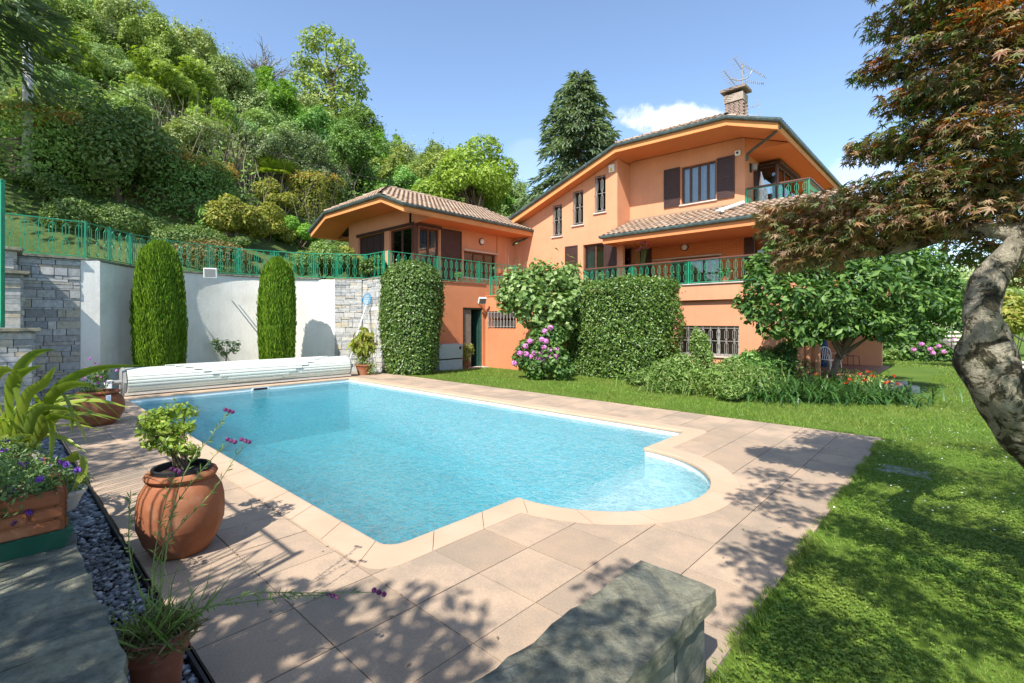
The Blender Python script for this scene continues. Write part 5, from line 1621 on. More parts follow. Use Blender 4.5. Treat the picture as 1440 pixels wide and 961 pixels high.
# round low tree on the lawn bed
kb = (-2.27, 14.42, -.2)
lum = []
for px, py, Y, r_, rz in ((1085, 400, 11.9, .7, .5), (1080, 440, 11.8, .6, .35), (1115, 365, 12.2, .7, .45), (1120, 420, 11.4, .8, .5), (1120, 455, 11.4, .6, .3), (1160, 375, 12.0, .8, .5), (1165, 425, 11.2, .85, .5), (1170, 462, 11.2, .6, .25), (1205, 360, 12.2, .8, .45), (1215, 400, 11.4, .9, .55), (1215, 450, 11.3, .75, .3), (1255, 375, 12.2, .8, .5), (1265, 425, 11.6, .85, .5), (1270, 460, 11.6, .6, .25), (1300, 385, 12.4, .75, .5), (1310, 430, 12.0, .7, .45), (1330, 410, 12.6, .6, .45), (1055, 425, 12.2, .4, .3), (1150, 350, 13, .6, .4), (1240, 350, 13, .7, .4), (1300, 360, 13.4, .6, .4), (1100, 345, 12.6, .45, .35), (1070, 375, 12.4, .4, .35), (1340, 450, 12.6, .35, .3), (1130, 478, 11.3, .4, .14), (1250, 472, 11.3, .5, .16), (1300, 468, 11.8, .5, .18), (1090, 465, 11.6, .4, .18), (1345, 425, 12.6, .35, .3)):
    lum.append(tuple(at(px, py, Y)) + (r_, r_, rz))
open_tree('persimmon_tree', 'low spreading dark green tree with drooping glossy leaves on the lawn bed', kb, lum, 11500, .165, .46, M['l_kaki'], .08, (-2.2, 14.3, 1.7), up=.8, droop=.75, inner=.25, lvar=.25, shell=.35)

# shrubs of the long bed in front of the cellar window
for px, py, Y, wpx, hpx, m, lab, n, L in (
    (948, 556, 11.9, 34, 54, 'l_bed', 'light green bushy shrub at the left end of the bed beside the clipped hedge', 3000, .09),
    (985, 560, 12.4, 20, 84, 'l_bed', 'tallest pale feathery shrub of the bed, before the barred cellar window', 3000, .08),
    (1020, 566, 11.3, 36, 52, 'l_bed', 'light green shrub in the bed before the right half of the cellar window', 3200, .09),
    (1060, 560, 12.2, 28, 60, 'l_woodA', 'mid green leafy shrub in the bed under the orange cellar wall', 2600, .09),
    (1095, 562, 12.4, 30, 70, 'l_dark', 'dark leafy shrub in the bed beside the patio corner', 2600, .10),
    (1035, 580, 10.4, 30, 26, 'l_bed', 'low pale ground shrub at the front edge of the bed', 2000, .07),
    (905, 540, 12.9, 30, 22, 'l_ivy', 'low trailing plants at the foot of the clipped hedge', 2200, .08)):
    c = at(px, py, Y); w = wpx/FPX*Y; h = hpx/FPX*Y; z = lawn_z(c.x, c.y)
    shrub('bed_shrub', lab, 'shrub', (c.x, c.y, z), rand_lumps((c.x, c.y, z + h*.45), (w, w*.9, h*.55), 12, .42, px), n, L, .38, M[m], up=.5, rnd=.9, inner=.2, shell=.5)
def blade_clump(name, label, base, n, ln, w, spread, m, up=1.3):
    t = thing(name, label, 'plant', base); d = rdir(n); d[:, 2] = np.abs(d[:, 2]) + up; d = unit(d); Vs = []
    b = np.array(base) + np.stack([spread*rng.normal(size=n), spread*rng.normal(size=n), 0*d[:, 0]], 1)
    l_ = ln*(.6 + .6*rng.random(n)); out = d*[1, 1, 0]; p = b; dirn = d; segs = []
    side = unit(np.cross(d, [0, 0, 1.0]) + 1e-4)
    pts = [p]
    for k in range(5):
        dirn = unit(dirn + out*.22 + np.array([0, 0, -.24*(k > 0) - .12*k])); p = p + dirn*(l_/5)[:, None]; pts.append(p)
    ws = [.55, .9, 1.0, .85, .55, .08]
    V = np.stack([pts[k] + side*s*w*ws[k]*.5 for k in range(6) for s in (-1, 1)], 1)
    npmesh('blades', V, 12, [(2*k, 2*k+1, 2*k+3, 2*k+2) for k in range(5)], m, t)
    return t
for px, py, Y, lab, n, ln in (
    (1085, 578, 10.6, 'strappy iris clump at the front of the bed beside the pale shrubs', 240, .75),
    (1130, 578, 10.8, 'dark strappy lily clump left of the low tree trunk', 300, .85),
    (1175, 582, 10.8, 'dark strappy clump at the front edge of the bed below the low tree', 300, .70),
    (1150, 560, 12.0, 'tall dark lily leaves behind the low tree trunk', 240, .85)):
    c = at(px, py, Y); blade_clump('lily_clump', lab, (c.x, c.y, lawn_z(c.x, c.y)), n, ln, .035, .34, M['l_dark'])
for px, py, Y, lab, n, ln, m in (
    (930, 560, 11.7, 'upright pale stems among the bed plants nearest the clipped hedge', 260, .62, 'l_bed'),
    (968, 568, 11.4, 'upright pale stems in the bed in front of the feathery shrub', 300, .66, 'l_bed'),
    (1004, 572, 11.2, 'upright pale green stems in the bed below the barred window', 300, .70, 'l_woodA'),
    (1045, 574, 11.0, 'tall green shoots in the bed right of the barred window', 320, .85, 'l_bed'),
    (1075, 566, 11.8, 'tall mixed green shoots before the orange corner wall', 300, 1.0, 'l_woodA'),
    (1115, 564, 12.0, 'tall leafy shoots in the bed left of the low tree', 280, 1.0, 'l_dark'),
    (1205, 566, 11.8, 'leafy green shoots in the bed right of the low tree trunk', 260, .7, 'l_woodA')):
    c = at(px, py, Y); b_ = (c.x, c.y, lawn_z(c.x, c.y)); t = blade_clump('tall_perennial', lab, b_, n//3, ln, .02, .28, M[m], 2.6)
    P = np.array(b_) + np.stack([.32*rng.normal(size=n*3), .32*rng.normal(size=n*3), ln*.85*rng.random(n*3)**.8], 1)
    D, Nn = orient(unit(rng.normal(size=(n*3, 3))), .6, .8, .2); l_ = .085*(.5 + rng.random(n*3)); npmesh('leaves', leafverts(P, D, Nn, l_, l_*.3), 4, DIAMOND[1], M[m], t)
c = at(1228, 578, 11.0); base = (c.x, c.y, lawn_z(c.x, c.y))
t = blade_clump('daylily', 'dark leaved plant with red orange flowers at the right end of the bed', base, 420, .75, .032, .5, M['l_dark'])
Vs = []
for px, py in ((1195, 535), (1208, 527), (1222, 524), (1228, 530), (1216, 536), (1250, 538), (1256, 530), (1244, 540), (1190, 540), (1262, 541), (1148, 528)):
    c_ = np.array(at(px, py, 10.7)); m_ = 12; d_ = rdir(m_); d_[:, 2] = np.abs(d_[:, 2]); npmesh('flower', leafverts(np.repeat(c_[None], m_, 0), d_, rdir(m_), .065, .03), 4, DIAMOND[1], M['l_redflower'], t)
c = at(1262, 545, 13.2)
mb = MB(); r_ = random.Random(4)
for k in range(14):
    a = r_.uniform(0, 6.28); q = r_.uniform(0, .5); mb.obox((c.x + q*math.cos(a), c.y + q*math.sin(a), lawn_z(c.x, c.y) - .02), r_.uniform(.15, .3), r_.uniform(.12, .25), r_.uniform(.08, .3), r_.uniform(0, 3))
tag(mb.build('rockery', M['stones'], bevel=.02, org=(c.x, c.y, 0)), 'small heap of pale grey stones at the right end of the flower bed', 'stones')
# far right: garden wall, stair, shrubs, distant trees
gw = thing('garden_wall', 'low orange garden wall at the far end of the lawn', 'wall', (2, 31, -.8))
a, b = at(1256, 500, 32), at(1300, 500, 31)
mb = MB(); d = Vector((b.x - a.x, b.y - a.y, 0)).normalized(); nrm = Vector((-d.y, d.x, 0))*.3
def slabwall(mb, a, b, z0, z1): mb.hexa([(a.x, a.y, z0), (b.x, b.y, z0), (b.x+nrm.x, b.y+nrm.y, z0), (a.x+nrm.x, a.y+nrm.y, z0), (a.x, a.y, z1), (b.x, b.y, z1), (b.x+nrm.x, b.y+nrm.y, z1), (a.x+nrm.x, a.y+nrm.y, z1)])
slabwall(mb, a, b, -1.2, .12); mb.build('wall_face', M['stucco'], gw)
mb = MB(); slabwall(mb, a - d*.05, b, .122, .18); mb.build('wall_top', M['terra_dark'], gw)
st = thing('garden_stair', 'pale outdoor stair with thin metal rails behind the leaning trunk', 'stairs', tuple(at(1425, 540, 19))[:2] + (-.6,))
mb = MB(); p0 = at(1418, 538, 19.0); z0 = lawn_z(p0.x, p0.y); rx = Vector((CY, SY, 0)); fy = Vector((-SY, CY, 0)); ang = math.atan2(SY, CY)
for k in range(11):
    c = p0 + fy*(.3*k) ; mb.obox((c.x, c.y, z0 + .165*k + .09), 1.7, .30, .075, ang)
mb.build('treads', M['sill'], st)
mb = MB()
for s in (-.82, .82):
    q0, q1 = p0 + rx*s - fy*.1, p0 + rx*s + fy*3.1
    mb.bar((q0.x, q0.y, z0), (q1.x, q1.y, z0 + 1.78), .05, .2)
mb.build('stringers', M['grey_iron'], st)
mb = MB()
for s in (-.85, .85):
    q0, q1 = p0 + rx*s, p0 + rx*s + fy*3.0
    mb.bar((q0.x, q0.y, z0 + 1.0), (q1.x, q1.y, z0 + 2.7), .045)
    for k in range(5):
        q = q0.lerp(q1, k/4); zz = z0 + 1.7*k/4; mb.bar((q.x, q.y, zz), (q.x, q.y, zz + 1.0), .03)
mb.build('handrails', M['dark_iron'], st)
for px, py, Y, wpx, hpx, m, lab, n, L, nm in (
    (1208, 508, 23, 24, 20, 'l_mound', 'low dark ground cover shrub beside the patio wall', 2600, .12, 'shrub'),
    (1250, 505, 27, 12, 42, 'l_woodA', 'narrow upright green shrub left of the far garden wall', 1800, .16, 'shrub'),
    (1240, 512, 24, 20, 16, 'l_bed', 'pale low shrub at the lawn edge before the narrow shrub', 1800, .12, 'shrub'),
    (1385, 500, 27, 36, 40, 'l_woodA', 'green shrub between the far hydrangea and the stair', 2600, .18, 'shrub'),
    (1290, 478, 36, 46, 46, 'l_woodB', 'pale tree beyond the far garden wall, left one', 4000, .3, 'broadleaf_tree'),
    (1360, 476, 40, 60, 62, 'l_woodD', 'bright tree beyond the far garden wall behind the leaning trunk', 4600, .34, 'broadleaf_tree'),
    (1430, 470, 36, 44, 52, 'l_yellow', 'yellowish tree beyond the far garden wall at the right edge', 4000, .32, 'broadleaf_tree'),
    (1222, 474, 44, 40, 40, 'l_woodA', 'mid green tree far behind the low spreading tree', 3600, .34, 'broadleaf_tree')):
    c = at(px, py, Y); w = wpx/FPX*Y; h = hpx/FPX*Y; z = lawn_z(c.x, c.y) if nm == 'shrub' else c.z - .5
    shrub(nm, lab, 'shrub' if nm == 'shrub' else 'tree', (c.x, c.y, z - (.0 if nm == 'shrub' else 1.2)), rand_lumps((c.x, c.y, z + h*.55), (w, w, h*.6), 12, .42, px + 1), n, L, .5, M[m], inner=.15)
# ---------------- Japanese maple leaning over the lawn from the right
mp = thing('japanese_maple', 'old Japanese maple with gnarled leaning trunk and reddish green leaves', 'tree', tuple(at(1600, 812, 2.95))[:2] + (-.05,))
def bark_mat():
    m, nt, out = nt_new('mottled_maple_bark')
    co = objco(nt); a = noise(nt, co, 8, 7, .75, .6); b = noise(nt, objco(nt, (1, 1, .5)), 20, 5, .7)
    c = ramp(nt, a, [(.34, (.03, .026, .018)), (.465, (.075, .065, .042)), (.50, (.36, .32, .235)), (.7, (.50, .455, .36))])
    c = mixc(nt, 1.0, c, ramp(nt, b, [(.3, (.6, .6, .6)), (.7, (1.25, 1.25, 1.25))]), 'MULTIPLY')
    ms = ramp(nt, noise(nt, co, 2.2, 5, .7), [(.58, (0, 0, 0)), (.7, (.45, .45, .45))]); c = mixc(nt, ms, c, (.10, .115, .035))
    p = N(nt, 'ShaderNodeBsdfPrincipled'); setin(p, Roughness=.9); p.inputs['Specular IOR Level'].default_value = .2
    nt.links.new(c, p.inputs['Base Color']); nt.links.new(bumped(nt, mth(nt, 'ADD', a, mth(nt, 'MULTIPLY', b, .4)), 1.0, .09), p.inputs['Normal'])
    nt.links.new(p.outputs[0], out.inputs[0]); return m
TR = [(1640, 850, 3.0, .26), (1570, 760, 2.95, .20), (1520, 690, 2.9, .165), (1472, 630, 2.85, .152), (1428, 580, 2.85, .145), (1392, 528, 2.85, .140), (1386, 498, 2.85, .130), (1386, 470, 2.85, .105), (1381, 435, 2.87, .085), (1388, 400, 2.9, .08), (1410, 370, 2.92, .075), (1434, 340, 2.95, .07), (1462, 300, 3.0, .065), (1490, 240, 3.05, .055), (1505, 150, 3.1, .04), (1500, 60, 3.15, .02)]
pts = smooth_path([(0, 0), (1, 1)])
def spline3(P, n=4):
    out = []
    for i in range(len(P)-1):
        p0, p1, p2, p3 = [Vector(P[j]) for j in (max(i-1, 0), i, i+1, min(i+2, len(P)-1))]
        for k in range(n):
            t = k/n; out.append(.5*((2*p1) + (p2-p0)*t + (2*p0-5*p1+4*p2-p3)*t*t + (3*p1-p0-3*p2+p3)*t**3))
    out.append(Vector(P[-1])); return out
P4 = spline3([tuple(at(a, b, Y)) + (r_,) for a, b, Y, r_ in TR], 6)
mb = MB(); seg = 28; vs = []
for i, q in enumerate(P4):
    c_ = Vector(q[:3]); dn = (Vector(P4[min(i+1, len(P4)-1)][:3]) - Vector(P4[max(i-1, 0)][:3])).normalized()
    s = dn.cross(Vector((-SY, CY, 0))).normalized(); u = s.cross(dn)
    for k in range(seg):
        a = 6.2832*k/seg; lumpy = 1 + .07*math.sin(a*2 + i*.35) + .05*math.sin(a*3 - i*.55) + .04*math.sin(a*5 + i*.9) + random.uniform(-.015, .015)
        vs.append(c_ + (s*math.cos(a) + u*math.sin(a))*q[3]*lumpy)
mb.add(vs, [(i*seg+k, i*seg+(k+1) % seg, (i+1)*seg+(k+1) % seg, (i+1)*seg+k) for i in range(len(P4)-1) for k in range(seg)])
kn = at(1404, 494, 2.80)
mb.lathe([(.001, -.11), (.05, -.09), (.078, -.04), (.08, .02), (.06, .07), (.02, .10), (.001, .105)], tuple(kn), 14)
def br(*q): mb.tube(spline3([tuple(at(*p)) for p in q], 4), [.062*(1 - .8*k/(4*(len(q)-1))) for k in range(4*(len(q)-1)+1)], 9)
br((1440, 332, 2.95), (1390, 322, 3.1), (1330, 325, 3.4), (1250, 315, 3.7), (1160, 305, 3.9), (1090, 312, 4.05))
br((1465, 295, 3.0), (1400, 262, 3.15), (1320, 255, 3.4), (1240, 262, 3.65))
br((1490, 238, 3.05), (1380, 200, 3.2), (1290, 190, 3.5), (1225, 208, 3.65))
br((1503, 150, 3.1), (1370, 130, 3.2), (1290, 110, 3.45), (1235, 105, 3.6))
br((1502, 90, 3.1), (1360, 60, 3.3), (1290, 40, 3.5))
br((1330, 325, 3.4), (1280, 345, 3.6), (1200, 360, 3.8), (1150, 372, 3.9))
br((1462, 300, 3.0), (1520, 240, 2.6), (1620, 150, 2.3), (1720, 60, 2.2))
br((1490, 220, 3.0), (1480, 80, 2.6), (1490, -160, 2.1), (1460, -480, 1.6))
TRUNK_MB = mb
lum = []
for px, py, Y, r_, rz in ((1112, 318, 4.0, .30, .16), (1085, 302, 4.05, .17, .10), (1165, 298, 3.9, .42, .16), (1145, 352, 3.95, .32, .18), (1225, 315, 3.7, .48, .18), (1295, 310, 3.5, .5, .15), (1365, 308, 3.3, .5, .16), (1190, 345, 3.75, .28, .11), (1110, 360, 4.0, .18, .14),
        (1255, 268, 3.65, .40, .13), (1325, 258, 3.4, .5, .17), (1395, 262, 3.2, .5, .2), (1228, 212, 3.68, .24, .09), (1290, 198, 3.5, .42, .14), (1365, 190, 3.3, .5, .16), (1430, 205, 3.1, .5, .2),
        (1285, 142, 3.5, .26, .09), (1335, 132, 3.35, .42, .15), (1405, 120, 3.2, .5, .17), (1242, 98, 3.6, .22, .09), (1300, 78, 3.5, .38, .14), (1365, 66, 3.3, .46, .16), (1435, 60, 3.1, .5, .2), (1268, 28, 3.5, .26, .10), (1322, 12, 3.4, .42, .15), (1390, -4, 3.2, .5, .18), (1325, -70, 3.4, .5, .2), (1420, -70, 3.2, .6, .22), (1410, 352, 3.5, .35, .12), (1430, 385, 3.8, .25, .10)):
    lum.append(tuple(at(px, py, Y)) + (r_, r_, rz))
r_ = random.Random(12); shade = []
shade += [tuple(W(X, Y, z)) + (.34, .34, .16) for X, Y, z in ((-.75, -.35, 3.2), (-.2, -.55, 3.1), (.25, -.1, 3.3), (-.5, .15, 3.5), (.6, -.6, 3.2), (-1.1, -.8, 3.3), (.1, -1.0, 3.4))]
for px, py in ((1100, 640), (1135, 652), (1085, 668), (1060, 702), (1112, 722), (1152, 690), (1185, 645), (1100, 765), (1135, 785), (1062, 790), (1092, 832), (1172, 735), (1210, 690), (1255, 672), (1310, 715), (1235, 755), (1300, 795), (1362, 752), (1410, 700), (1425, 795), (1185, 800), (1350, 672), (1285, 640), (1250, 715), (1200, 740), (1330, 760), (1385, 830), (1240, 830), (1120, 880), (1200, 900), (1330, 880), (1150, 940), (1300, 940), (1420, 900), (1090, 690), (1140, 620), (1400, 745), (1270, 760), (1220, 790)):
    g_ = Vector(((px - 720)/(py - HZ)*EYE, EYE*FPX/(py - HZ), 0)); z = 2.5
    while z < 5.4:                                        # low enough to shade this spot, high enough to stay above the view
        q = (g_.x - .348*z, g_.y - .797*z)
        if q[1] < .15 or z > EYE + .66*q[1] + .5 or q[0] > 1.22*q[1] + .45: break
        z += .1
    shade.append(tuple(W(q[0], q[1], z)) + (.27, .27, .12))
while len(shade) < 66:
    X, Y, z = r_.uniform(.7, 5.6), r_.uniform(-.8, 4.6), r_.uniform(2.4, 4.0)
    if Y > .05 and abs(X + .5)/max(Y, .05) < 1.25 and z < 1.6 + .72*Y + .75: continue
    if Y > .3 and X/Y < 1.35 and z < 1.6 + .72*Y + .75: continue
    if X < 3.6: continue
    if Y > 2.3 and X < 4.2 or z > 3.45: continue
    shade.append(tuple(W(X, Y, z)) + (.62, .62, .22))
bp = [Vector(v) for v in mb.v[::9]]
for l in lum:                                            # fine twigs out to the sprays
    c_ = Vector(l[:3]); s_ = min(bp, key=lambda q: (q - c_).length + (0 if q.z < c_.z + .1 else .3))
    mb.tube([s_, s_.lerp(c_, .5) + Vector((0, 0, .03)), c_], [.010, .007, .003], 5)
    for k in range(5):
        e_ = c_ + Vector((random.uniform(-1, 1)*l[3], random.uniform(-1, 1)*l[3], random.uniform(-.4, .4)*l[5])); mb.tube([c_.lerp(s_, .3), e_], [.004, .0015], 4)
mb.build('trunk', bark_mat(), mp, smooth=True)
def maple_leaves(lumps, n, name, L, m='l_maple'):
    P, G = lump_points(lumps, n, .55, .35)
    Nn = unit(np.array([0, 0, 1.0]) + G*.45 + .42*rng.normal(size=(n, 3))); o = P - np.array(at(1430, 300, 3.0)); D = unit(o*[1, 1, 0] + .9*rng.normal(size=(n, 3)) + [0, 0, -.5])
    D = unit(D - Nn*(D*Nn).sum(-1, keepdims=True)*.9 + [0, 0, -.25])
    ln = L*(1 + .22*rng.normal(size=n)).clip(.55, 1.6)
    npmesh(name, leafverts(P, D, Nn, ln, ln, MAPLE), len(MAPLE[0]), MAPLE[1], M[m], mp)
ml = [lum[:9], lum[9:27:2] + lum[27:], lum[10:27:2]]
maple_leaves(ml[0], 4200, 'crown', .054); maple_leaves(ml[1], 6000, 'crown', .052, 'l_mapleG'); maple_leaves(ml[2], 4200, 'crown', .052)
maple_leaves(shade, 14000, 'crown', .062)
ytop = [tuple(at(px, py, Y)) + (r_, r_, rz) for px, py, Y, r_, rz in ((1375, 28, 3.15, .22, .06), (1415, 15, 3.0, .25, .07), (1345, 48, 3.3, .15, .05), (1435, 40, 2.95, .15, .06), (1310, 185, 3.4, .15, .05), (1370, 175, 3.2, .25, .06), (1330, 245, 3.35, .25, .05), (1400, 240, 3.1, .2, .06), (1280, 130, 3.45, .12, .05), (1238, 92, 3.6, .12, .06), (1225, 208, 3.68, .14, .05), (1120, 300, 4.0, .18, .06), (1180, 285, 3.9, .16, .05))]
P, G = lump_points(ytop, 900, .5, .5); n_ = len(P)
Nn = unit(np.array([0, 0, 1.0]) + .5*rng.normal(size=(n_, 3))); D = unit(rdir(n_)*[1, 1, .3] + [0, 0, -.2])
npmesh('sunlit_leaves', leafverts(P, D, Nn, .05, .05, MAPLE), len(MAPLE[0]), MAPLE[1], M['l_mapleR'], mp)  # sunlit crown tops, the sun's glow put into orange leaf colours

# distant slope beyond the garden on the right
def far_z(X, Y):
    return -1.5 + 15*sstep(48, 110, Y)*sstep(-5, 60, X)*(.85 + .15*math.sin(X*.05 + 1))
mb = MB(); idx = {}
Xs = [-20 + 6*k for k in range(34)]; Ys = [42 + 5*k for k in range(20)]
for i, X in enumerate(Xs):
    for j, Y in enumerate(Ys):
        p = W(X, Y); idx[i, j] = len(mb.v); mb.v.append((p.x, p.y, far_z(X, Y)))
for i in range(len(Xs)-1):
    for j in range(len(Ys)-1): mb.f.append((idx[i, j], idx[i+1, j], idx[i+1, j+1], idx[i, j+1]))
tag(mb.build('distant_slope', M['lawn'], smooth=True), kind='structure')
n = 26000; Y = 70 + 60*rng.random(n); X = 5 + 150*rng.random(n); k = (np.sin(X*.21 + 2)*np.cos(Y*.16) + .5*rng.normal(size=n) > .25) | (Y > 105); X, Y = X[k], Y[k]; n = len(X)
z = np.vectorize(far_z)(X, Y) + 4.5*rng.random(n)*(.6 + .4*np.sin(X*.6))
P = np.stack([CY*X - SY*Y, SY*X + CY*Y, z], 1); D, Nn = orient(np.tile([.2, -.6, .6], (n, 1)), .5, .6, .3); ln = .9*(.6 + .8*rng.random(n))
o = npmesh('distant_woods', leafverts(P, D, Nn, ln, ln*.6), 4, DIAMOND[1], M['l_woodB'], org=tuple(W(60, 100))); tag(o, 'far off woods on the distant slope behind the garden stair', 'woods', kind='stuff')
# ================================================================ foreground
def rough_slab(mb, x0, x1, y0, y1, z0, z1, jit=.02, seed=1, step=.09, jx0=1, jx1=1, jy0=1, jy1=1):
    """split slate slab with broken edges"""
    r = random.Random(seed); top, bot = [], []
    def edge(ax, bx, ay, by, j, nx, ny):
        L = math.hypot(bx-ax, by-ay); n = max(2, int(L/step))
        for k in range(n):
            t = k/n; a = r.uniform(-1, 1)*jit*j; b = abs(r.gauss(0, 1))*jit*j*.9
            x, y = ax+(bx-ax)*t, ay+(by-ay)*t
            top.append((x + nx*(a-b), y + ny*(a-b), z1 - abs(r.gauss(0, .004)) - b*.15)); bot.append((x + nx*a*1.2, y + ny*a*1.2, z0))
    edge(x0, x1, y0, y0, jy0, 0, -1); edge(x1, x1, y0, y1, jx1, 1, 0); edge(x1, x0, y1, y1, jy1, 0, 1); edge(x0, x0, y1, y0, jx0, -1, 0)
    n = len(top); cx_, cy_ = (x0+x1)/2, (y0+y1)/2
    mid = [((a[0]+b[0])/2 + r.uniform(-.3, .5)*jit*(1 if a[0] > cx_ else -1)*.6, (a[1]+b[1])/2 + r.uniform(-.3, .5)*jit*(1 if a[1] > cy_ else -1)*.6, (a[2]+b[2])/2 + r.uniform(-.012, .012)) for a, b in zip(top, bot)]
    vs = top + mid + bot + [(cx_, cy_, z1 + .002)]
    fs = [(k, (k+1) % n, 3*n) for k in range(n)]
    for s in (0, n): fs += [(s+n+k, s+n+(k+1) % n, s+(k+1) % n, s+k) for k in range(n)]
    fs.append(tuple(2*n+k for k in reversed(range(n)))); mb.add(vs, fs)
# long slate ledge at the left
lg = thing('slate_ledge', 'long low ledge with riven slate top in the left foreground', 'ledge', (-4, 0, 0))
mb = MB(); x = -1.25; k = 0
cuts_ = [-1.25, -2.32, -2.93, -3.75, -4.7, -5.6, -6.6, -7.5, -8.6, -9.7]
for a, b in zip(cuts_[1:], cuts_[:-1]):
    rough_slab(mb, a + .004, b - .004, -.95, .32, .385, .45, .013, 50 + k, jx0=.15, jx1=.15); k += 1
mb.build('slate_top', M['slate'], lg)
mb = MB(); stone_face(mb, (-9.6, .22), (-1.3, .22), -.06, .384, (0, 1), 60, .04); mb.box(-9.6, -1.3, -.9, .17, -.1, .38); mb.build('stones', M['stones'], lg)
# stone bench at the right
bn = thing('stone_bench', 'low stone bench with thick mossy slate top at the bottom of the paving', 'bench', (-.98, 1.2, 0))
mb = MB()
rough_slab(mb, -1.15, -.785, 1.02, 2.14, .375, .455, .007, 71, step=.06, jy0=.2); rough_slab(mb, -1.17, -.80, .0, 1.01, .37, .447, .007, 72, step=.07, jy1=.2)
mb.build('slate_top', M['slate'], bn)
mb = MB(); stone_face(mb, (-.84, .0), (-.84, 2.07), -.06, .355, (1, 0), 73, .035); stone_face(mb, (-1.13, 2.06), (-.84, 2.06), -.06, .355, (0, 1), 74, .035); stone_face(mb, (-1.12, 0), (-1.12, 2.06), -.06, .355, (-1, 0), 75, .035)
mb.box(-1.08, -.88, .0, 2.02, -.1, .354); mb.build('stones', island_mat('mossy_slate_stones', [(.10, .105, .085), (.17, .165, .13), (.13, .135, .115), (.21, .20, .16), (.15, .14, .10)], .85, 8, .35, .8, 25, .02), bn)
# brick patterned planter with green tray
pl = thing('planter_trough', 'brick patterned terracotta trough with violas on a green tray', 'planter', (-3.8, 0, .45))
px0, px1, py0, py1 = -4.25, -3.36, -.24, .265
mb = MB()
for (a, b, c, d) in ((px0, px1, py0, py0+.035), (px0, px1, py1-.035, py1), (px0, px0+.035, py0+.036, py1-.036), (px1-.035, px1, py0+.036, py1-.036)): mb.box(a, b, c, d, .53, .745)
mb.box(px0+.036, px1-.036, py0+.036, py1-.036, .53, .56)
mb.build('trough', M['terra'], pl, bevel=.006)
mb = MB()
for row, (z0, z1) in enumerate(((.55, .602), (.614, .666), (.678, .738))):
    off = .12 if row % 2 else 0
    y = py0 + .008 - off
    while y < py1 - .01:
        a, b = max(y, py0 + .006), min(y + .235, py1 - .006)
        if b - a > .03: mb.box(px1 - .004, px1 + .018, a, b, z0, z1)
        y += .247
    x = px0 - off
    while x < px1 - .01:
        a, b = max(x, px0 + .006), min(x + .235, px1 - .006)
        if b - a > .03: mb.box(a, b, py1 - .004, py1 + .012, z0, z1)
        x += .247
mb.build('brick_relief', M['terra'], pl, bevel=.007)
mb = MB(); mb.hexa([(px0-.0, py0-.0, .452), (px1+.0, py0, .452), (px1, py1, .452), (px0, py1, .452), (px0-.03, py0-.03, .545), (px1+.03, py0-.03, .545), (px1+.03, py1+.03, .545), (px0-.03, py1+.03, .545)])
mb.build('tray', mat('dark_green_plastic_tray', (.012, .085, .055), .45, .2, 8, spec=.5, stain=(.06, .10, .08), stain_amt=.5, stain_scale=9), pl)
mb = MB(); mb.box(px0+.037, px1-.037, py0+.037, py1-.037, .561, .72); mb.build('soil', M['soil'], pl)
va = thing('viola_plant', 'mass of violas with small dark purple flowers filling the brick patterned trough', 'plant', (-3.8, .02, .72))
lum = [(px0 + .1 + .155*k + random.uniform(-.04, .04), random.uniform(-.12, .14), .78 + .03*(k % 2), .17, .17, .13 + .03*(k % 3)) for k in range(6)] + [(-3.42, .18, .76, .10, .10, .1), (-3.55, .2, .78, .12, .1, .12)]
foliage('foliage', lum, 4200, .030, .35, leafmat('viola_leaves', [(.05, .10, .03), (.08, .15, .045), (.11, .19, .06), (.15, .21, .09)], .3), va, up=.5, rnd=1.0, shell=.7)
P, G = lump_points(lum, 40, .05, .9); V = leafverts(np.repeat(P + G*.03, 4, 0), rdir(160), np.repeat(unit(G + [0, 0, .3]), 4, 0), .028, .028, PETAL); [npmesh('flower', V[4*k:4*k+4], 4, PETAL[1], M['l_purple'], va) for k in range(40)]
# pot with strap leaved plant
sp = thing('terracotta_pot', 'terracotta pot holding the big strap leaved plant behind the trough', 'flower pot', (-4.75, .02, .45))
def pot(mb, c, prof): mb.lathe(prof, c, 32)
mb = MB(); pot(mb, (-4.75, .02, .452), [(.001, 0), (.12, 0), (.165, .22), (.185, .225), (.19, .275), (.165, .28), (.155, .24), (.001, .24)]); mb.build('pot_body', M['terra'], sp, smooth=True, flat_angle=R(40))
mb = MB(); mb.lathe([(.001, .245), (.154, .243)], (-4.75, .02, .452), 20, cap=False); mb.build('soil', M['soil'], sp)
cl = thing('strap_leaf_plant', 'big plant with long arching yellow green strap leaves at the left edge', 'plant', (-4.75, .02, .69))
def strap(Vs, pts, w, roll=.25):
    q = spline3(pts, 5); n = len(q); row = []
    for i, p in enumerate(q):
        dn = (q[min(i+1, n-1)] - q[max(i-1, 0)]).normalized(); s = dn.cross(Vector((0, 0, 1)));
        if s.length < .05: s = Vector((1, 0, 0))
        s.normalize(); u = s.cross(dn); s, u = s*math.cos(roll) + u*math.sin(roll), u*math.cos(roll) - s*math.sin(roll); t = i/(n-1); ww = w*(.55 + 1.2*t*(1-t)*1.6)*(1 if t < .7 else max(.04, 1 - ((t-.7)/.3)**1.6))
        row.append([tuple(p - s*ww*.5 + u*ww*.16), tuple(p), tuple(p + s*ww*.5 + u*ww*.16)])
    Vs.append(row)
rows = []
bA = Vector((-4.75, .02, .68))
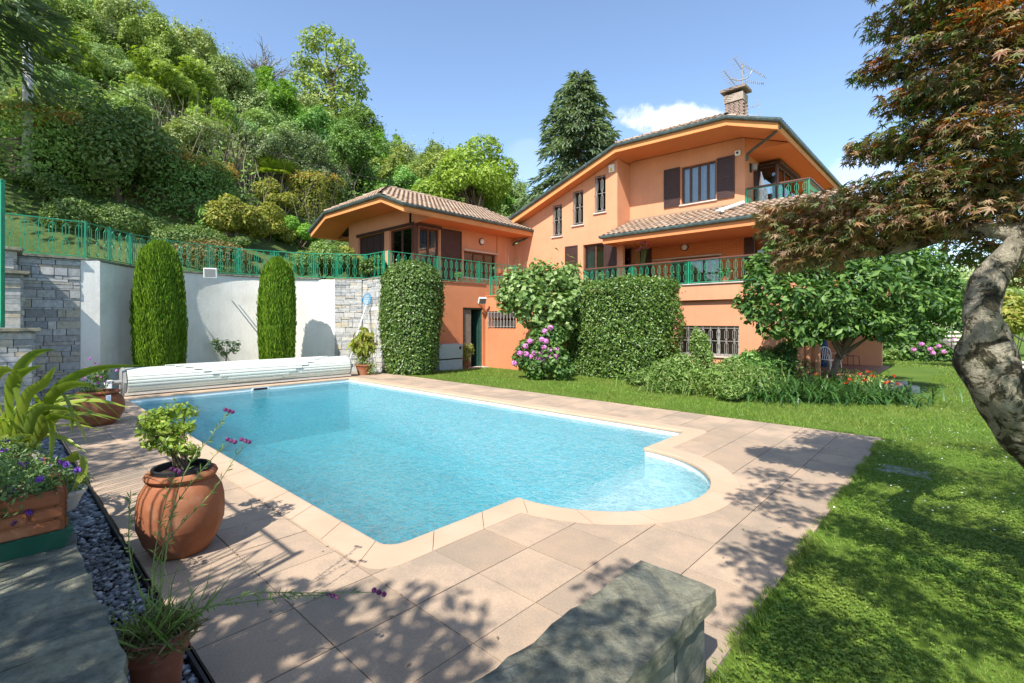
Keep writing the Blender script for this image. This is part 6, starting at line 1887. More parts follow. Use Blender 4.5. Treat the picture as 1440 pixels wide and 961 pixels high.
for pix in ([(40, 620, 3.15), (75, 553, 3.0), (130, 521, 2.9), (205, 514, 2.85)], [(35, 625, 3.15), (70, 560, 3.0), (112, 541, 2.85), (156, 560, 2.75)], [(40, 620, 3.15), (75, 553, 3.0), (97, 575, 2.9), (101, 612, 2.85)],
            [(10, 610, 3.1), (12, 545, 3.0), (30, 525, 2.9), (60, 514, 2.85)], [(20, 620, 3.1), (35, 560, 3.0), (60, 540, 2.9), (80, 513, 2.9)], [(5, 600, 3.1), (-10, 535, 3.0), (15, 521, 2.9), (36, 545, 2.8)], [(30, 620, 3.1), (20, 540, 3.0), (45, 500, 3.0), (80, 492, 3.0)],
            [(45, 625, 3.1), (70, 590, 3.0), (95, 590, 2.9), (130, 598, 2.8)], [(45, 630, 3.1), (60, 590, 3.0), (72, 605, 2.85), (70, 660, 2.8)], [(45, 625, 3.1), (85, 580, 3.05), (110, 600, 2.95), (122, 625, 2.9)], [(30, 625, 3.1), (50, 580, 3.0), (85, 575, 2.9), (115, 582, 2.85)],
            [(0, 640, 3.0), (20, 620, 2.9), (35, 615, 2.8), (50, 612, 2.75)], [(90, 650, 3.3), (112, 640, 3.1), (115, 665, 3.0), (103, 690, 2.95)]):
    strap(rows, [tuple(bA.lerp(at(*pix[0]), .45))] + [tuple(at(*p)) for p in pix], .058, .8)
r_ = random.Random(3)
for k in range(54):
    a = r_.uniform(0, 6.28); o = Vector((math.cos(a), math.sin(a), 0)); L_ = r_.uniform(.4, .75); h = r_.uniform(.16, .38)
    q0 = bA + o*.05; strap(rows, [tuple(q0), tuple(q0 + o*L_*.3 + Vector((0, 0, h*.8))), tuple(q0 + o*L_*.7 + Vector((0, 0, h))), tuple(q0 + o*L_*1.05 + Vector((0, 0, h*r_.uniform(.3, .95))))], r_.uniform(.024, .040), r_.uniform(-.6, .6))
mx_ = max(len(r) for r in rows); fsr = None
for L_ in sorted(set(len(r) for r in rows)): pass
mb = MB()
for r in rows:
    n = len(r); vs = [p for row in r for p in row]
    mb.add(vs, [(3*i+j, 3*i+j+1, 3*i+j+4, 3*i+j+3) for i in range(n-1) for j in range(2)])
mb.build('leaves', M['l_strap'], cl, smooth=True)
# violet bowl at the ledge end
vb = thing('plant_bowl', 'small grey bowl of violas on the pebbles between trough and paving', 'flower pot', (-5.6, .42, 0))
mb = MB(); mb.lathe([(.001, 0), (.09, 0), (.15, .14), (.165, .145), (.165, .17), (.14, .17), (.001, .15)], (-5.6, .42, .0), 22); mb.build('bowl', M['sill'], vb, smooth=True, flat_angle=R(40))
foliage('foliage', [(-5.6, .42, .24, .2, .2, .13), (-5.5, .35, .22, .15, .12, .1)], 900, .035, .4, M['l_mound'], vb, shell=.7, rnd=1)
# big terracotta jar with shrub
def jar(label, c, H, Rm, seed, m='terra'):
    t = thing('terracotta_jar', label, 'flower pot', c)
    pr = [(.001, 0), (.62, 0), (.66, .02), (.84, .16), (.97, .34), (.985, .355), (1.0, .50), (.985, .645), (.94, .75), (.80, .865), (.70, .90), (.70, .905), (.80, .915), (.84, .95), (.80, .99), (.72, 1.0), (.64, .99), (.62, .90), (.60, .80), (.001, .80)]
    mb = MB(); mb.lathe([(a*Rm, b*H) for a, b in pr], c, 44); mb.build('jar_body', M[m], t, smooth=True, flat_angle=R(50))
    return t
jx, jy = -4.02, .92
jt = jar('big round terracotta jar with a leafy shrub on the near left paving', (jx, jy, .002), .56, .262, 1)
mb = MB(); mb.lathe([(.175, .50), (.178, .585), (.170, .59), (.160, .585), (.160, .53), (.001, .53)], (jx, jy, .002), 30); ip = mb.build('inner_pot', M['black'], jt, smooth=True, flat_angle=R(40))
mb = MB(); mb.lathe([(.001, .545), (.159, .543)], (jx, jy, .002), 20, cap=False); mb.build('soil', M['soil'], ip)
js = thing('potted_shrub', 'bright green leafy shrub growing in the big terracotta jar', 'shrub', (jx, jy, .58))
lum = [tuple(at(px, py, Y)) + (r_, r_, r_*.8) for px, py, Y, r_ in ((215, 592, 3.4, .10), (240, 580, 3.5, .09), (262, 578, 3.4, .08), (205, 605, 3.3, .07), (228, 605, 3.35, .10), (250, 605, 3.45, .10), (215, 622, 3.4, .08), (240, 625, 3.3, .09), (262, 600, 3.35, .07), (272, 636, 3.45, .06), (258, 630, 3.3, .07), (222, 588, 3.6, .09))]
foliage('foliage', lum, 1900, .038, .5, M['l_pot'], js, shell=.95, up=.7, rnd=.8, hide=.5)
mb = MB(); b0 = Vector((jx, jy, .57)); r_ = random.Random(2)
for l in lum:
    e = Vector(l[:3]); mb.tube([b0 + Vector((r_.uniform(-.04, .04), r_.uniform(-.04, .04), 0)), b0.lerp(e, .5) + Vector((r_.uniform(-.03, .03), r_.uniform(-.03, .03), .02)), e], [.008, .006, .003], 6)
mb.build('stems', M['twig'], js)
mb = MB(); mb.lathe([(.001, 0), (.235, 0), (.24, .012), (.001, .012)], (jx, jy, .0), 26)
# second jar
j2 = jar('round terracotta jar with a pale label at the far left paving', (-9.89, 1.16, .002), .52, .33, 2)
mb = MB(); c = Vector((-9.89, 1.16, .41)); d = (Vector((0, 0, .41)) - c); d.z = 0; d.normalize(); s = Vector((-d.y, d.x, 0))
p0 = c + d*.305 + s*.12 + Vector((0, 0, .02))
mb.hexa([tuple(p0 + s*a + Vector((0, 0, z)) + d*e) for e in (0,) for a, z in ((-.03, -.05), (.03, -.05), (.03, -.05), (-.03, -.05))] + [tuple(p0 + s*a + Vector((0, 0, z)) + d*e) for a, z, e in ((-.03, -.05, .012), (.03, -.05, .012), (.03, .04, -.03), (-.03, .04, -.03))])
mb.build('paper_label', M['white_metal'], j2)
mb = MB(); mb.lathe([(.001, .42), (.2, .42)], (-9.89, 1.16, .0), 20, cap=False); mb.build('soil', M['soil'], j2)
f2 = thing('potted_flower', 'small pink flowered plant growing in the far terracotta jar', 'plant', (-9.89, 1.16, .42))
foliage('foliage', [(-9.89, 1.16, .70, .17, .17, .18), (-9.78, 1.22, .82, .1, .1, .12), (-9.95, 1.1, .6, .18, .18, .12)], 420, .06, .4, M['l_mound'], f2, shell=.8, rnd=1)
P = np.array([(-9.89, 1.16, .8)]) + .12*rng.normal(size=(14, 3)); V = leafverts(np.repeat(P, 4, 0), rdir(56), rdir(56), .035, .035, PETAL); [npmesh('flower', V[4*k:4*k+4], 4, PETAL[1], M['l_pink'], f2) for k in range(14)]
# small pot on the pebbles with verbena
sm = thing('small_terracotta_pot', 'small old terracotta pot wedged on the pebbles in the left foreground', 'flower pot', (-2.50, .485, 0))
mb = MB(); mb.lathe([(.001, -.03), (.075, -.03), (.098, .20), (.114, .205), (.118, .285), (.106, .29), (.096, .26), (.001, .26)], (-2.50, .485, .0), 30); mb.build('pot_body', M['terra_dark'], sm, smooth=True, flat_angle=R(40))
mb = MB(); mb.lathe([(.001, .265), (.095, .263)], (-2.50, .485, .0), 16, cap=False); mb.build('soil', M['soil'], sm)
vp = thing('verbena_plant', 'wiry verbena with long stems and tiny purple heads in the small pot', 'plant', (-2.50, .485, .26))
b0 = Vector((-2.50, .485, .25)); mb = MB(); tips = []; LP, LD = [], []
for q in ([(250, 690, 2.25), (300, 610, 2.45), (322, 578, 2.55)], [(235, 740, 2.2), (285, 660, 2.35), (325, 620, 2.45)], [(225, 780, 2.15), (300, 690, 2.3), (345, 620, 2.45)], [(185, 790, 2.1), (182, 720, 2.15), (184, 690, 2.15)], [(262, 870, 2.0), (350, 836, 2.0), (430, 834, 2.0), (533, 833, 2.0)], [(268, 860, 2.05), (350, 846, 2.1), (420, 838, 2.15), (468, 838, 2.2)], [(215, 800, 2.1), (232, 710, 2.2), (247, 662, 2.3)]):
    pts = [tuple(b0 + Vector((random.uniform(-.03, .03), random.uniform(-.03, .03), 0)))] + [tuple(at(*p)) for p in q]
    sp_ = spline3(pts, 6); mb.tube(sp_, [.0032*(1 - .6*i/len(sp_)) for i in range(len(sp_))], 5); tips.append(sp_[-1])
    for i in range(1, len(sp_)-3):
        for _ in range(3):
            LP.append(tuple(sp_[i].lerp(sp_[i+1], random.random()))); dd = (sp_[i+1]-sp_[i]).normalized(); LD.append(tuple(dd*.7 + Vector(rdir(1)[0])*.7))
mb.build('stems', M['stem'], vp)
LP, LD = np.array(LP), np.array(LD); npmesh('leaves', leafverts(LP, LD, rdir(len(LP)), .025 + .02*rng.random(len(LP)), .005), 4, DIAMOND[1], M['l_bed'], vp)
Vs = []
for k, tp in enumerate(tips):
    if k == 3: continue
    Vs = []
    for o in ((0, 0, 0), (.022, .01, -.004), (-.018, -.012, .006)):
        m_ = 34; d_ = rdir(m_); Vs.append(leafverts(np.array(tp) + np.array(o) + d_*.009, np.cross(d_, rdir(m_)), d_, .009, .009, PETAL))
    npmesh('flower_head', np.concatenate(Vs), 4, PETAL[1], M['l_verbena'], vp)
n = 700; P = np.array([(-2.50, .485, .27)]) + rng.normal(size=(n, 3))*[.06, .06, .02]; d = rdir(n); d[:, 2] = np.abs(d[:, 2])*.6 + .1
npmesh('dry_cushion', leafverts(P, d, rdir(n), .05 + .05*rng.random(n), .008), 4, DIAMOND[1], leafmat('straw_cushion', [(.14, .14, .04), (.20, .17, .07), (.10, .12, .03), (.24, .20, .10)], .2), vp)
n = 90; P = np.array([(-2.50, .485, .27)]) + rng.normal(size=(n, 3))*[.05, .05, .01]; d = unit(rdir(n)*[1, 1, .2] + [0, 0, .9])
npmesh('grassy_leaves', leafverts(P, d, rdir(n), .10 + .22*rng.random(n), .008, BLADE), 5, BLADE[1], M['l_bed'], vp)
# flat stone in the lawn
mb = MB(); c = at(1270, 662, 5.23); rough_slab(mb, c.x-.22, c.x+.22, c.y-.16, c.y+.16, -.06, .0, .03, 90, step=.08); tag(mb.build('stepping_stone', M['stones'], org=(c.x, c.y, 0)), 'flat grey stepping stone sunk in the lawn beside the paving edge', 'stone')

# ================================================================ things round the house
ac = thing('pool_heater', 'grey cabinet with dark groove standing between ivy column and store door', 'cabinet', (-13.2, 11.0, -.12))
mg = mat('pale_grey_blue_metal', (.42, .48, .50), .5, .06, 4, spec=.5)
mb = MB(); mb.box(-13.55, -13.1, 10.45, 11.5, -.12, .26); mb.box(-13.55, -13.1, 10.45, 11.5, .30, .80); mb.build('cabinet_body', mg, ac, bevel=.012)
mb = MB(); mb.box(-13.53, -13.12, 10.47, 11.48, .25, .31); mb.build('groove', M['black'], ac)
mb = MB(); mb.lathe([(.001, 0), (.055, 0), (.055, .012), (.001, .012)], (-13.10, 11.38, .66), 18, axis='x'); mb.build('vent_cap', M['black'], ac)
t = thing('potted_shrub', 'yellowish shrub in an orange pot between grey cabinet and store door', 'plant', (-13.25, 11.75, -.12))
mb = MB(); mb.lathe([(.001, 0), (.11, 0), (.15, .25), (.16, .3), (.14, .3), (.001, .27)], (-13.25, 11.75, -.12), 20); mb.build('pot', M['terra'], t, smooth=True, flat_angle=R(40))
foliage('foliage', rand_lumps((-13.25, 11.75, .45), (.25, .25, .38), 8, .45, 4), 800, .07, .5, M['l_yellow'], t, shell=.6)
t = thing('potted_plant', 'large leaved plant in a red pot against the stone wall', 'plant', tuple(at(512, 524, 14.6))[:2] + (0,)); c = at(512, 524, 14.6)
mb = MB(); mb.lathe([(.001, 0), (.17, 0), (.24, .27), (.26, .275), (.26, .32), (.22, .32), (.001, .28)], (c.x, c.y, .0), 24); mb.build('pot', M['terra'], t, smooth=True, flat_angle=R(40))
foliage('foliage', [tuple(at(px, py, 14.5)) + (r_, r_, r_) for px, py, r_ in ((512, 475, .28), (505, 485, .25), (518, 488, .25), (510, 468, .18), (512, 495, .22))], 170, .30, .32, M['l_yellow'], t, shell=.6, droop=1.2, up=.3)
foliage('undergrowth', [(c.x, c.y, .42, .30, .30, .16), (c.x + .25, c.y + .1, .22, .16, .16, .2)], 700, .05, .5, M['l_bed'], t, shell=.7)
nb = Vector((c.x - .15, c.y + .1, .0))
t = thing('pool_net', 'pool skimming net with blue mesh leaning on the stone wall', 'pool net', tuple(at(487, 520, 14.55))[:2] + (0,))
q0, q1 = at(487, 522, 14.6), at(515, 428, 15.9)
mb = MB(); mb.tube([q0, q1], .016, 8); mb.build('pole_shaft', M['white_metal'], t)
a, b = at(515, 429, 15.88), at(517, 413, 15.95); up_ = (b-a).normalized(); s = Vector((CY, SY, 0)); cc = (a+b)/2; L_ = (b-a).length/2
ringp = [cc + s*.13*math.cos(6.2832*k/20) + up_*L_*math.sin(6.2832*k/20) for k in range(21)]
mb = MB(); mb.tube(ringp, .014, 6); mb.build('hoop', mat('blue_plastic', (.03, .22, .42), .5, .1, 5), t)
mb = MB()
for k in range(-4, 5):
    f = k/5; w_ = math.sqrt(1-f*f); mb.bar(cc + s*.13*f - up_*L_*w_, cc + s*.13*f + up_*L_*w_, .006); mb.bar(cc - s*.13*w_ + up_*L_*f, cc + s*.13*w_ + up_*L_*f, .006)
mb.build('net_mesh', mat('pale_blue_net', (.12, .38, .55), .7, .1, 5), t)
c = at(518, 430, 15.9); mb = MB(); mb.tube([at(519, 522, 15.3), at(518, 436, 15.95)], .012, 6); tag(mb.build('brush_pole', M['wood_pole'], org=tuple(at(519, 522, 15.3))), 'thin brownish pole leaning on the stone wall beside the net', 'pole')
# small citrus behind the cover
c = at(318, 515, 14.2); t = thing('citrus_tree', 'small standard citrus tree in a pot between the two cypresses', 'tree', (c.x, c.y, 0))
mb = MB(); mb.lathe([(.001, 0), (.14, 0), (.19, .26), (.2, .3), (.17, .3), (.001, .27)], (c.x, c.y, 0), 20); mb.build('pot', M['terra'], t, smooth=True, flat_angle=R(40))
k_ = at(318, 490, 14.2); mb = MB(); mb.tube([(c.x, c.y, .2), (k_.x, k_.y, k_.z - .15)], .018, 7)
lum = [tuple(at(px, py, 14.2)) + (.17, .17, .13) for px, py in ((308, 490), (320, 482), (328, 492), (315, 497), (305, 481), (332, 484))]
for l in lum: mb.tube([(k_.x, k_.y, k_.z - .2), l[:3]], [.012, .005], 5)
mb.build('trunk', M['twig'], t); foliage('crown', lum, 300, .10, .4, M['l_fig'], t, shell=.8)
# lamps
def round_lamp(label, c, axis):
    t = thing('wall_lamp', label, 'wall lamp', c)
    sg = -1 if axis == 'y' else 1
    def lt(pr): 
        m = MB(); m.lathe([(a, b) for a, b in pr], c, 22, axis=axis); return m
    lt([(.001, 0), (.15, 0), (.15, .04), (.12, .05), (.001, .05)]).build('backplate', M['frame'], t, smooth=True, flat_angle=R(40))
    lt([(.12, .05), (.115, .075), (.08, .11), (.001, .125)]).build('glass_dome', M['curtain'], t, smooth=True)
round_lamp('round white wall lamp on the brick clad terrace wall', (-8.05, 18.598, 4.50), 'y')
round_lamp('round white wall lamp on the low wing beside its brown shutter', (-15.698, 14.86, 5.12), 'x')
t = thing('wall_lamp', 'dark lantern on the upper wall beside the balcony door', 'wall lamp', (-5.62, 18.55, 7.0))
mb = MB(); mb.box(-5.638, -5.60, 18.48, 18.62, 6.92, 7.24); mb.build('lamp_bracket', M['dark_iron'], t)
mb = MB(); mb.lathe([(.05, 0), (.10, .03), (.10, .22), (.05, .27)], (-5.5, 18.55, 6.95), 14); mb.build('lamp_glass', mat('smoked_lamp', (.25, .24, .22), .3, .1, 4), t)
def floodlight(label, c, fwd, tilt, arm, big=1.0):
    t = thing('floodlight', label, 'floodlight', c)
    c = Vector(c); f = Vector(fwd).normalized(); s = Vector((-f.y, f.x, 0)).normalized(); fd = (f*math.cos(tilt) + Vector((0, 0, -math.sin(tilt)))); u = s.cross(fd)
    if u.z < 0: u = -u
    def hx(m, cc, ws, wf, wu): m.hexa([cc + s*a*ws + fd*b*wf + u*d*wu for d in (-1, 1) for a, b in ((-1, -1), (1, -1), (1, 1), (-1, 1))])
    k_ = big; m = MB(); hx(m, c, .15*k_, .05, .125*k_); m.build('lamp_body', M['white_metal'], t, bevel=.008)
    m = MB(); hx(m, c + fd*.052, .125*k_, .003, .10*k_); m.build('lamp_glass', mat('frosted_lamp_glass', (.2, .21, .21), .25, .05, 5), t)
    m = MB(); m.bar(c - fd*.05, Vector(arm), .025); m.bar(c - fd*.05 + s*.1, Vector(arm) + s*.1, .02); m.build('bracket', M['grey_iron'], t)
fl = at(296, 384, 13.75)
floodlight('square white floodlight on an arm at the top of the white wall', tuple(fl), (1, -.55, 0), .12, (fl.x - .62, fl.y + .25, 2.9), 1.1)
floodlight('white floodlight on the orange court wall above the store door', (-13.38, 12.72, 2.38), (1, -.4, 0), .5, (-13.6, 12.66, 2.34))
t = thing('alarm_box', 'white alarm box with a yellow triangle beside the highest stair window', 'alarm', (-10.36, 16.97, 7.7))
mb = MB(); mb.box(-10.48, -10.24, 16.93, 16.998, 7.56, 7.86); mb.build('alarm_case', M['white_metal'], t, bevel=.01)
mb = MB(); mb.slab_y([(-10.44, 7.60), (-10.28, 7.60), (-10.36, 7.75)], 16.922, 16.928); mb.build('warning_triangle', mat('yellow_sign', (.75, .50, .04), .5, .05, 4), t)
t = thing('security_camera', 'small white security camera under the main eaves at the wall corner', 'camera', (-5.85, 17.95, 7.5))
mb = MB(); mb.box(-5.94, -5.76, 17.86, 17.998, 7.42, 7.58); mb.build('camera_case', M['white_metal'], t, bevel=.01)
mb = MB(); mb.lathe([(.001, 0), (.04, 0), (.04, .02), (.001, .02)], (-5.85, 17.858, 7.5), 14, axis='y'); mb.build('lens', M['black'], t)
# antennas
t = thing('tv_antenna', 'tall cluster of television aerials on a mast behind the chimney', 'antenna', (-6.5, 20.3, 10.1))
mb = MB(); mx, my = -6.45, 20.25; zt = at(1041, 90, 19.2).z
mb.tube([(mx, my, 8.2), (mx, my, zt + .05)], .028, 7)
def yagi(a, b, n, w, t_=.012):
    a, b = Vector(a), Vector(b); d = (b-a).normalized(); s = d.cross(Vector((0, 0, 1))).normalized(); mb.bar(a, b, .02)
    for k in range(n):
        c_ = a.lerp(b, k/(n-1)); mb.bar(c_ - s*w, c_ + s*w, t_)
Y = 19.2
yagi(at(1032, 82, Y), at(1047, 103, Y+.4), 7, .28); yagi(at(1046, 92, Y), at(1075, 108, Y-.5), 8, .22)
yagi(at(1018, 100, Y-.4), at(1034, 120, Y), 8, .24); yagi(at(1048, 114, Y), at(1074, 118, Y-.3), 10, .14)
mb.tube(spline3([tuple(at(1025, 110, Y)), tuple(at(1036, 113, Y)), tuple(at(1041, 113, Y)), tuple(at(1052, 109, Y)), tuple(at(1058, 99, Y))], 4), .022, 6)
mb.bar(at(1024, 117, Y), at(1041, 113, Y), .02)
mb.build('aerials', M['grey_iron'], t)
t = thing('tv_antenna', 'small side aerial sloping out right of the chimney', 'antenna', tuple(at(1052, 158, 19.2)))
mb = MB(); yagi(at(1051, 153, 19.3), at(1067, 148, 19.0), 3, .05); mb.bar(at(1064, 134, 19), at(1070, 161, 19), .02); mb.bar(at(1049, 150, 19.3), at(1052, 164, 19.3), .02); mb.bar(at(1051, 153, 19.3), Vector((-6.2, 19.9, 9.3)), .015); mb.build('aerials', M['grey_iron'], t)
# balcony and terrace odds and ends
t = thing('folded_parasol', 'folded white parasol standing on the upper balcony', 'parasol', (-5.2, 18.7, 5.48))
mb = MB(); mb.tube([(-5.2, 18.5, 5.5), (-5.2, 18.5, 5.95), (-5.22, 18.5, 6.3), (-5.25, 18.5, 6.75)], [.12, .15, .12, .03], 10); mb.build('canopy', M['curtain'], t, smooth=True)
mb = MB(); mb.tube([(-5.2, 18.5, 5.48), (-5.26, 18.5, 6.85)], .02, 6); mb.build('shaft', M['white_metal'], t)
def flower_pot(label, c, r, h, m, n, L, spread, hh, extra=None):
    t = thing('flower_pot', label, 'flower pot', c)
    mb = MB(); mb.lathe([(.001, 0), (r*.7, 0), (r, h*.9), (r*1.08, h*.92), (r*1.08, h), (r*.9, h), (.001, h*.9)], c, 18); mb.build('pot', M['terra'], t, smooth=True, flat_angle=R(40))
    foliage('foliage', [(c[0], c[1], c[2] + h + hh*.5, spread, spread, hh*.6)], n, L, .4, M[m], t, shell=.8, rnd=.9)
    return t
flower_pot('terracotta pot of red geraniums at the corner of the wing railing', (-14.0, 9.6, 3.02), .14, .22, 'l_bed', 300, .08, .2, .3)
flower_pot('terracotta pot of trailing plants by the wing railing below the brown shutter', (-14.0, 12.1, 3.02), .13, .2, 'l_bed', 260, .07, .18, .25)
flower_pot('pot of bushy green plants on the long terrace before the bricks', (-5.9, 16.8, 2.87), .16, .22, 'l_bed', 360, .08, .26, .32)
flower_pot('pot of mixed plants on the long terrace left of the pillar', (-10.7, 16.75, 2.87), .16, .25, 'l_fig', 400, .08, .22, .4)
t = flower_pot('pot with tall thin pink flower stalks on the long terrace', (-9.0, 16.85, 2.87), .16, .25, 'l_bed', 260, .09, .2, .3)
mb = MB(); Vs = []; r_ = random.Random(6)
for k in range(14):
    e = Vector((-9.0 + r_.uniform(-.38, .38), 16.85 + r_.uniform(-.2, .2), r_.uniform(4.1, 4.85))); mb.tube([(-9.0 + (e.x+9)*.2, 16.85, 3.1), (-9.0 + (e.x+9)*.7, 16.85, 3.1 + (e.z-3.1)*.6), tuple(e)], .008, 4)
    d_ = rdir(14); d_[:, 2] = np.abs(d_[:, 2]); npmesh('flower', leafverts(np.array(e) + d_*.05, d_, rdir(14), .06, .03), 4, DIAMOND[1], M['l_pink'], t)
mb.build('stalks', M['stem'], t)
t = thing('window_box', 'terracotta box hanging on the wing railing before the wide window', 'flower box', (-13.6, 14.2, 3.6))
mb = MB(); mb.box(-13.70, -13.52, 13.85, 14.55, 3.50, 3.68); mb.build('box', M['terra'], t, bevel=.01)
t = thing('dry_stalks', 'tall pale dry stalks in the corner where wing meets main house', 'plant', (-14.9, 15.9, 3.0))
n = 60; P = np.array([(-14.9, 15.9, 3.0)]) + rng.normal(size=(n, 3))*[.15, .2, 0]; d = unit(rdir(n)*[.3, .3, 0] + [0, 0, 1]); npmesh('stalks', leafverts(P, d, rdir(n), .9 + 1.0*rng.random(n), .02, BLADE), 5, BLADE[1], M['l_dry'], t)
# white chair and dark chair in the porch
def garden_chair(label, c, rz, m, s=1.0, arms=True):
    t = thing('garden_chair', label, 'chair', c); t.rotation_euler = (0, 0, rz)
    c = Vector(c); ORG[t] = c
    def P(x, y, z): return c + Vector((x, y, z))*s
    m_ = MB()
    for k in range(6): m_.bar(P(-.22, -.2 + k*.08, .43), P(.22, -.2 + k*.08, .43), .05*s, .018*s)
    m_.build('seat', M[m], t)
    m_ = MB(); m_.tube(spline3([P(-.22, .22, .43), P(-.23, .27, .75), P(-.1, .29, .88), P(.1, .29, .88), P(.23, .27, .75), P(.22, .22, .43)], 4), .016*s, 6)
    for k in range(4): x = -.13 + k*.087; m_.tube([P(x, .23, .44), P(x*.7, .27, .65), P(x, .285, .85)], .010*s, 5)
    m_.build('backrest', M[m], t)
    for x, y in ((-.22, -.22), (.22, -.22), (-.22, .22), (.22, .22)):
        m_ = MB(); m_.tube([P(x, y, .43), P(x*1.1, y*1.12, .0)], .016*s, 6); m_.build('leg', M[m], t)
    if arms:
        for x in (-.26, .26):
            m_ = MB(); m_.tube(spline3([P(x, .24, .66), P(x, .0, .68), P(x, -.2, .64), P(x*.95, -.24, .43)], 4), .016*s, 6); m_.build('armrest', M[m], t)
    return t
c = at(1168, 519, 18); garden_chair('white metal garden armchair on the tiled porch', (c.x, c.y, -.26), .9, 'white_metal', 1.0)
c = at(1196, 518, 20.5); garden_chair('dark wooden chair on the porch in front of its back wall', (c.x, c.y, -.26), 2.2, 'frame', .95, False)
c = at(1157, 500, 20); t = thing('parasol_bag', 'dark blue covered bundle standing behind the white armchair', 'bundle', (c.x, c.y, -.26))
mb = MB(); mb.tube([(c.x, c.y, -.26), (c.x, c.y, .4), (c.x, c.y, .8), (c.x, c.y, 1.05)], [.17, .19, .15, .05], 12); mb.build('cover', mat('navy_cover', (.02, .05, .16), .8, .2, 6), t, smooth=True)
mb = MB(); mb.tube([(c.x, c.y, .79), (c.x, c.y, .83)], [.162, .158], 12); mb.build('strap', M['black'], t)

# ================================================================ lawn cover
def in_view(x, y, m=60):
    X, Y = CY*x + SY*y, -SY*x + CY*y
    return (Y > .35) & (np.abs(X/np.maximum(Y, .1)*FPX) < 720 + m)
def on_lawn(x, y):
    ok = ~((x > DX0) & (x < DX1 + .01) & (y > .0) & (y < DY1 + .01))
    ok &= ~((x < DX1) & (y <= .7))
    ok &= ~((x < -3.4) & (y > 16.2)) & ~((x < -10.9) & (y > 13.0)) & ~((x < -13.5)) & ~((x > -3.7) & (x < -.8) & (y > 16.2) & (y < 25.5))
    return ok & ~((x > -1.25) & (x < -.76) & (y < 2.2))
def scatter(n, y0, y1, power):
    Y = y0 + (y1-y0)*rng.random(n)**power; X = (rng.random(n)*2 - 1)*Y*1.12
    x = CY*X - SY*Y; y = SY*X + CY*Y; k = on_lawn(x, y); return x[k], y[k], Y[k]
lz = np.vectorize(lawn_z)
VS = []
for n, y0, y1, pw, L0, W0 in ((230000, .9, 6.5, .75, .034, .0048), (170000, 6, 17, .7, .062, .011), (60000, 15, 36, .7, .10, .03)):
    x, y, Yd = scatter(n, y0, y1, pw); m_ = len(x)
    P = np.stack([x, y, lz(x, y) - .004], 1); d = unit(rdir(m_)*[1, 1, .15] + [0, 0, 1.0]); ln = L0*(.5 + .8*rng.random(m_))
    cl_ = np.sin(x*2.3 + 1)*np.cos(y*2.9) ; ln *= 1 + .25*cl_
    VS.append(leafverts(P, d, rdir(m_)*[1, 1, .2], ln, W0, (np.array([[0, -.5, 0], [0, .5, 0], [1, 0, 0]]), [(0, 1, 2)])))
o = npmesh('grass', np.concatenate(VS), 3, [(0, 1, 2)], M['l_grass'])
tag(o, 'short green lawn grass growing round the paving', 'grass', kind='stuff')
x, y, Yd = scatter(120000, .9, 6.0, .8)
pn = np.sin(x*1.7 + .6)*np.cos(y*1.4 - .4) + .6*np.sin(x*4.1 + y*3.3) + .5*rng.normal(size=len(x)); k = (pn > -.1) & (x > DX1 + .05); x, y = x[k], y[k]; m_ = len(x)
P = np.stack([x, y, lz(x, y) + .012 + .016*rng.random(m_)], 1); a = rng.random(m_)*6.283; Vs = []
for q in range(3):
    aa = a + q*2.094; d = np.stack([np.cos(aa), np.sin(aa), .18*rng.normal(size=m_)], 1); Nn = unit(np.array([0, 0, 1.0]) + .35*rng.normal(size=(m_, 3)))
    Vs.append(leafverts(P, d, Nn, .0125, .011))
o = npmesh('clover', np.concatenate(Vs), 4, DIAMOND[1], M['l_clover']); tag(o, 'patches of small clover leaves in the near lawn', 'clover', kind='stuff')
# grass hanging over the paving edge
n = 13000; t_ = rng.random(n); e = rng.random(n) < .6
x = np.where(e, DX1 - .015 + .05*np.abs(rng.normal(size=n)), DX0 + 2 + (DX1 - DX0 - 2)*t_); y = np.where(e, 1.0 + (DY1 - 1.0)*t_**1.2, DY1 + .02 + .05*np.abs(rng.normal(size=n)))
clump = (np.sin(x*7 + y*5) + .8*np.sin(y*13 + x*9) + .6*rng.normal(size=n)) > -.1; x, y = x[clump], y[clump]; m_ = len(x)
d = unit(rdir(m_)*[.8, .8, .1] + np.where(e[clump], -1.0, 0)[:, None]*[.8, 0, 0] + np.where(e[clump], 0, -1.0)[:, None]*[0, .5, 0] + [0, 0, .8])
o = npmesh('edge_grass', leafverts(np.stack([x, y, lz(x, y)], 1), d, rdir(m_), .03 + .04*rng.random(m_), .006, BLADE), 5, BLADE[1], M['l_grass']); tag(o, 'longer tufts of grass along the paving edge', 'grass', kind='stuff')
n = 520; x, y, Yd = scatter(1600, 3.5, 16, .8); k = (x > -1.2); x, y = x[k][:n], y[k][:n]; m_ = len(x)
o = npmesh('daisies', leafverts(np.stack([x, y, lz(x, y) + .05], 1), rdir(m_)*[1, 1, .1], unit(rdir(m_)*.3 + [0, 0, 1]), .013, .013, PETAL), 4, PETAL[1], M['l_whiteflower']); tag(o, 'scattered tiny white daisies in the lawn', 'daisies', kind='stuff')
# a few dry leaves on the paving
n = 40; x = -4.5 + 3.4*rng.random(n); y = .75 + 1.0*rng.random(n); y[n//2:] = 2.2 + 5.5*rng.random(n - n//2); x[n//2:] = -1.4 + .5*rng.random(n - n//2)
o = npmesh('fallen_leaves', leafverts(np.stack([x, y, .004 + 0*x], 1), rdir(n)*[1, 1, .05], unit(rdir(n)*.2 + [0, 0, 1]), .018 + .02*rng.random(n), .014), 4, DIAMOND[1], M['l_dry']); tag(o, 'few dry leaves lying on the paving', 'fallen leaves', kind='stuff')

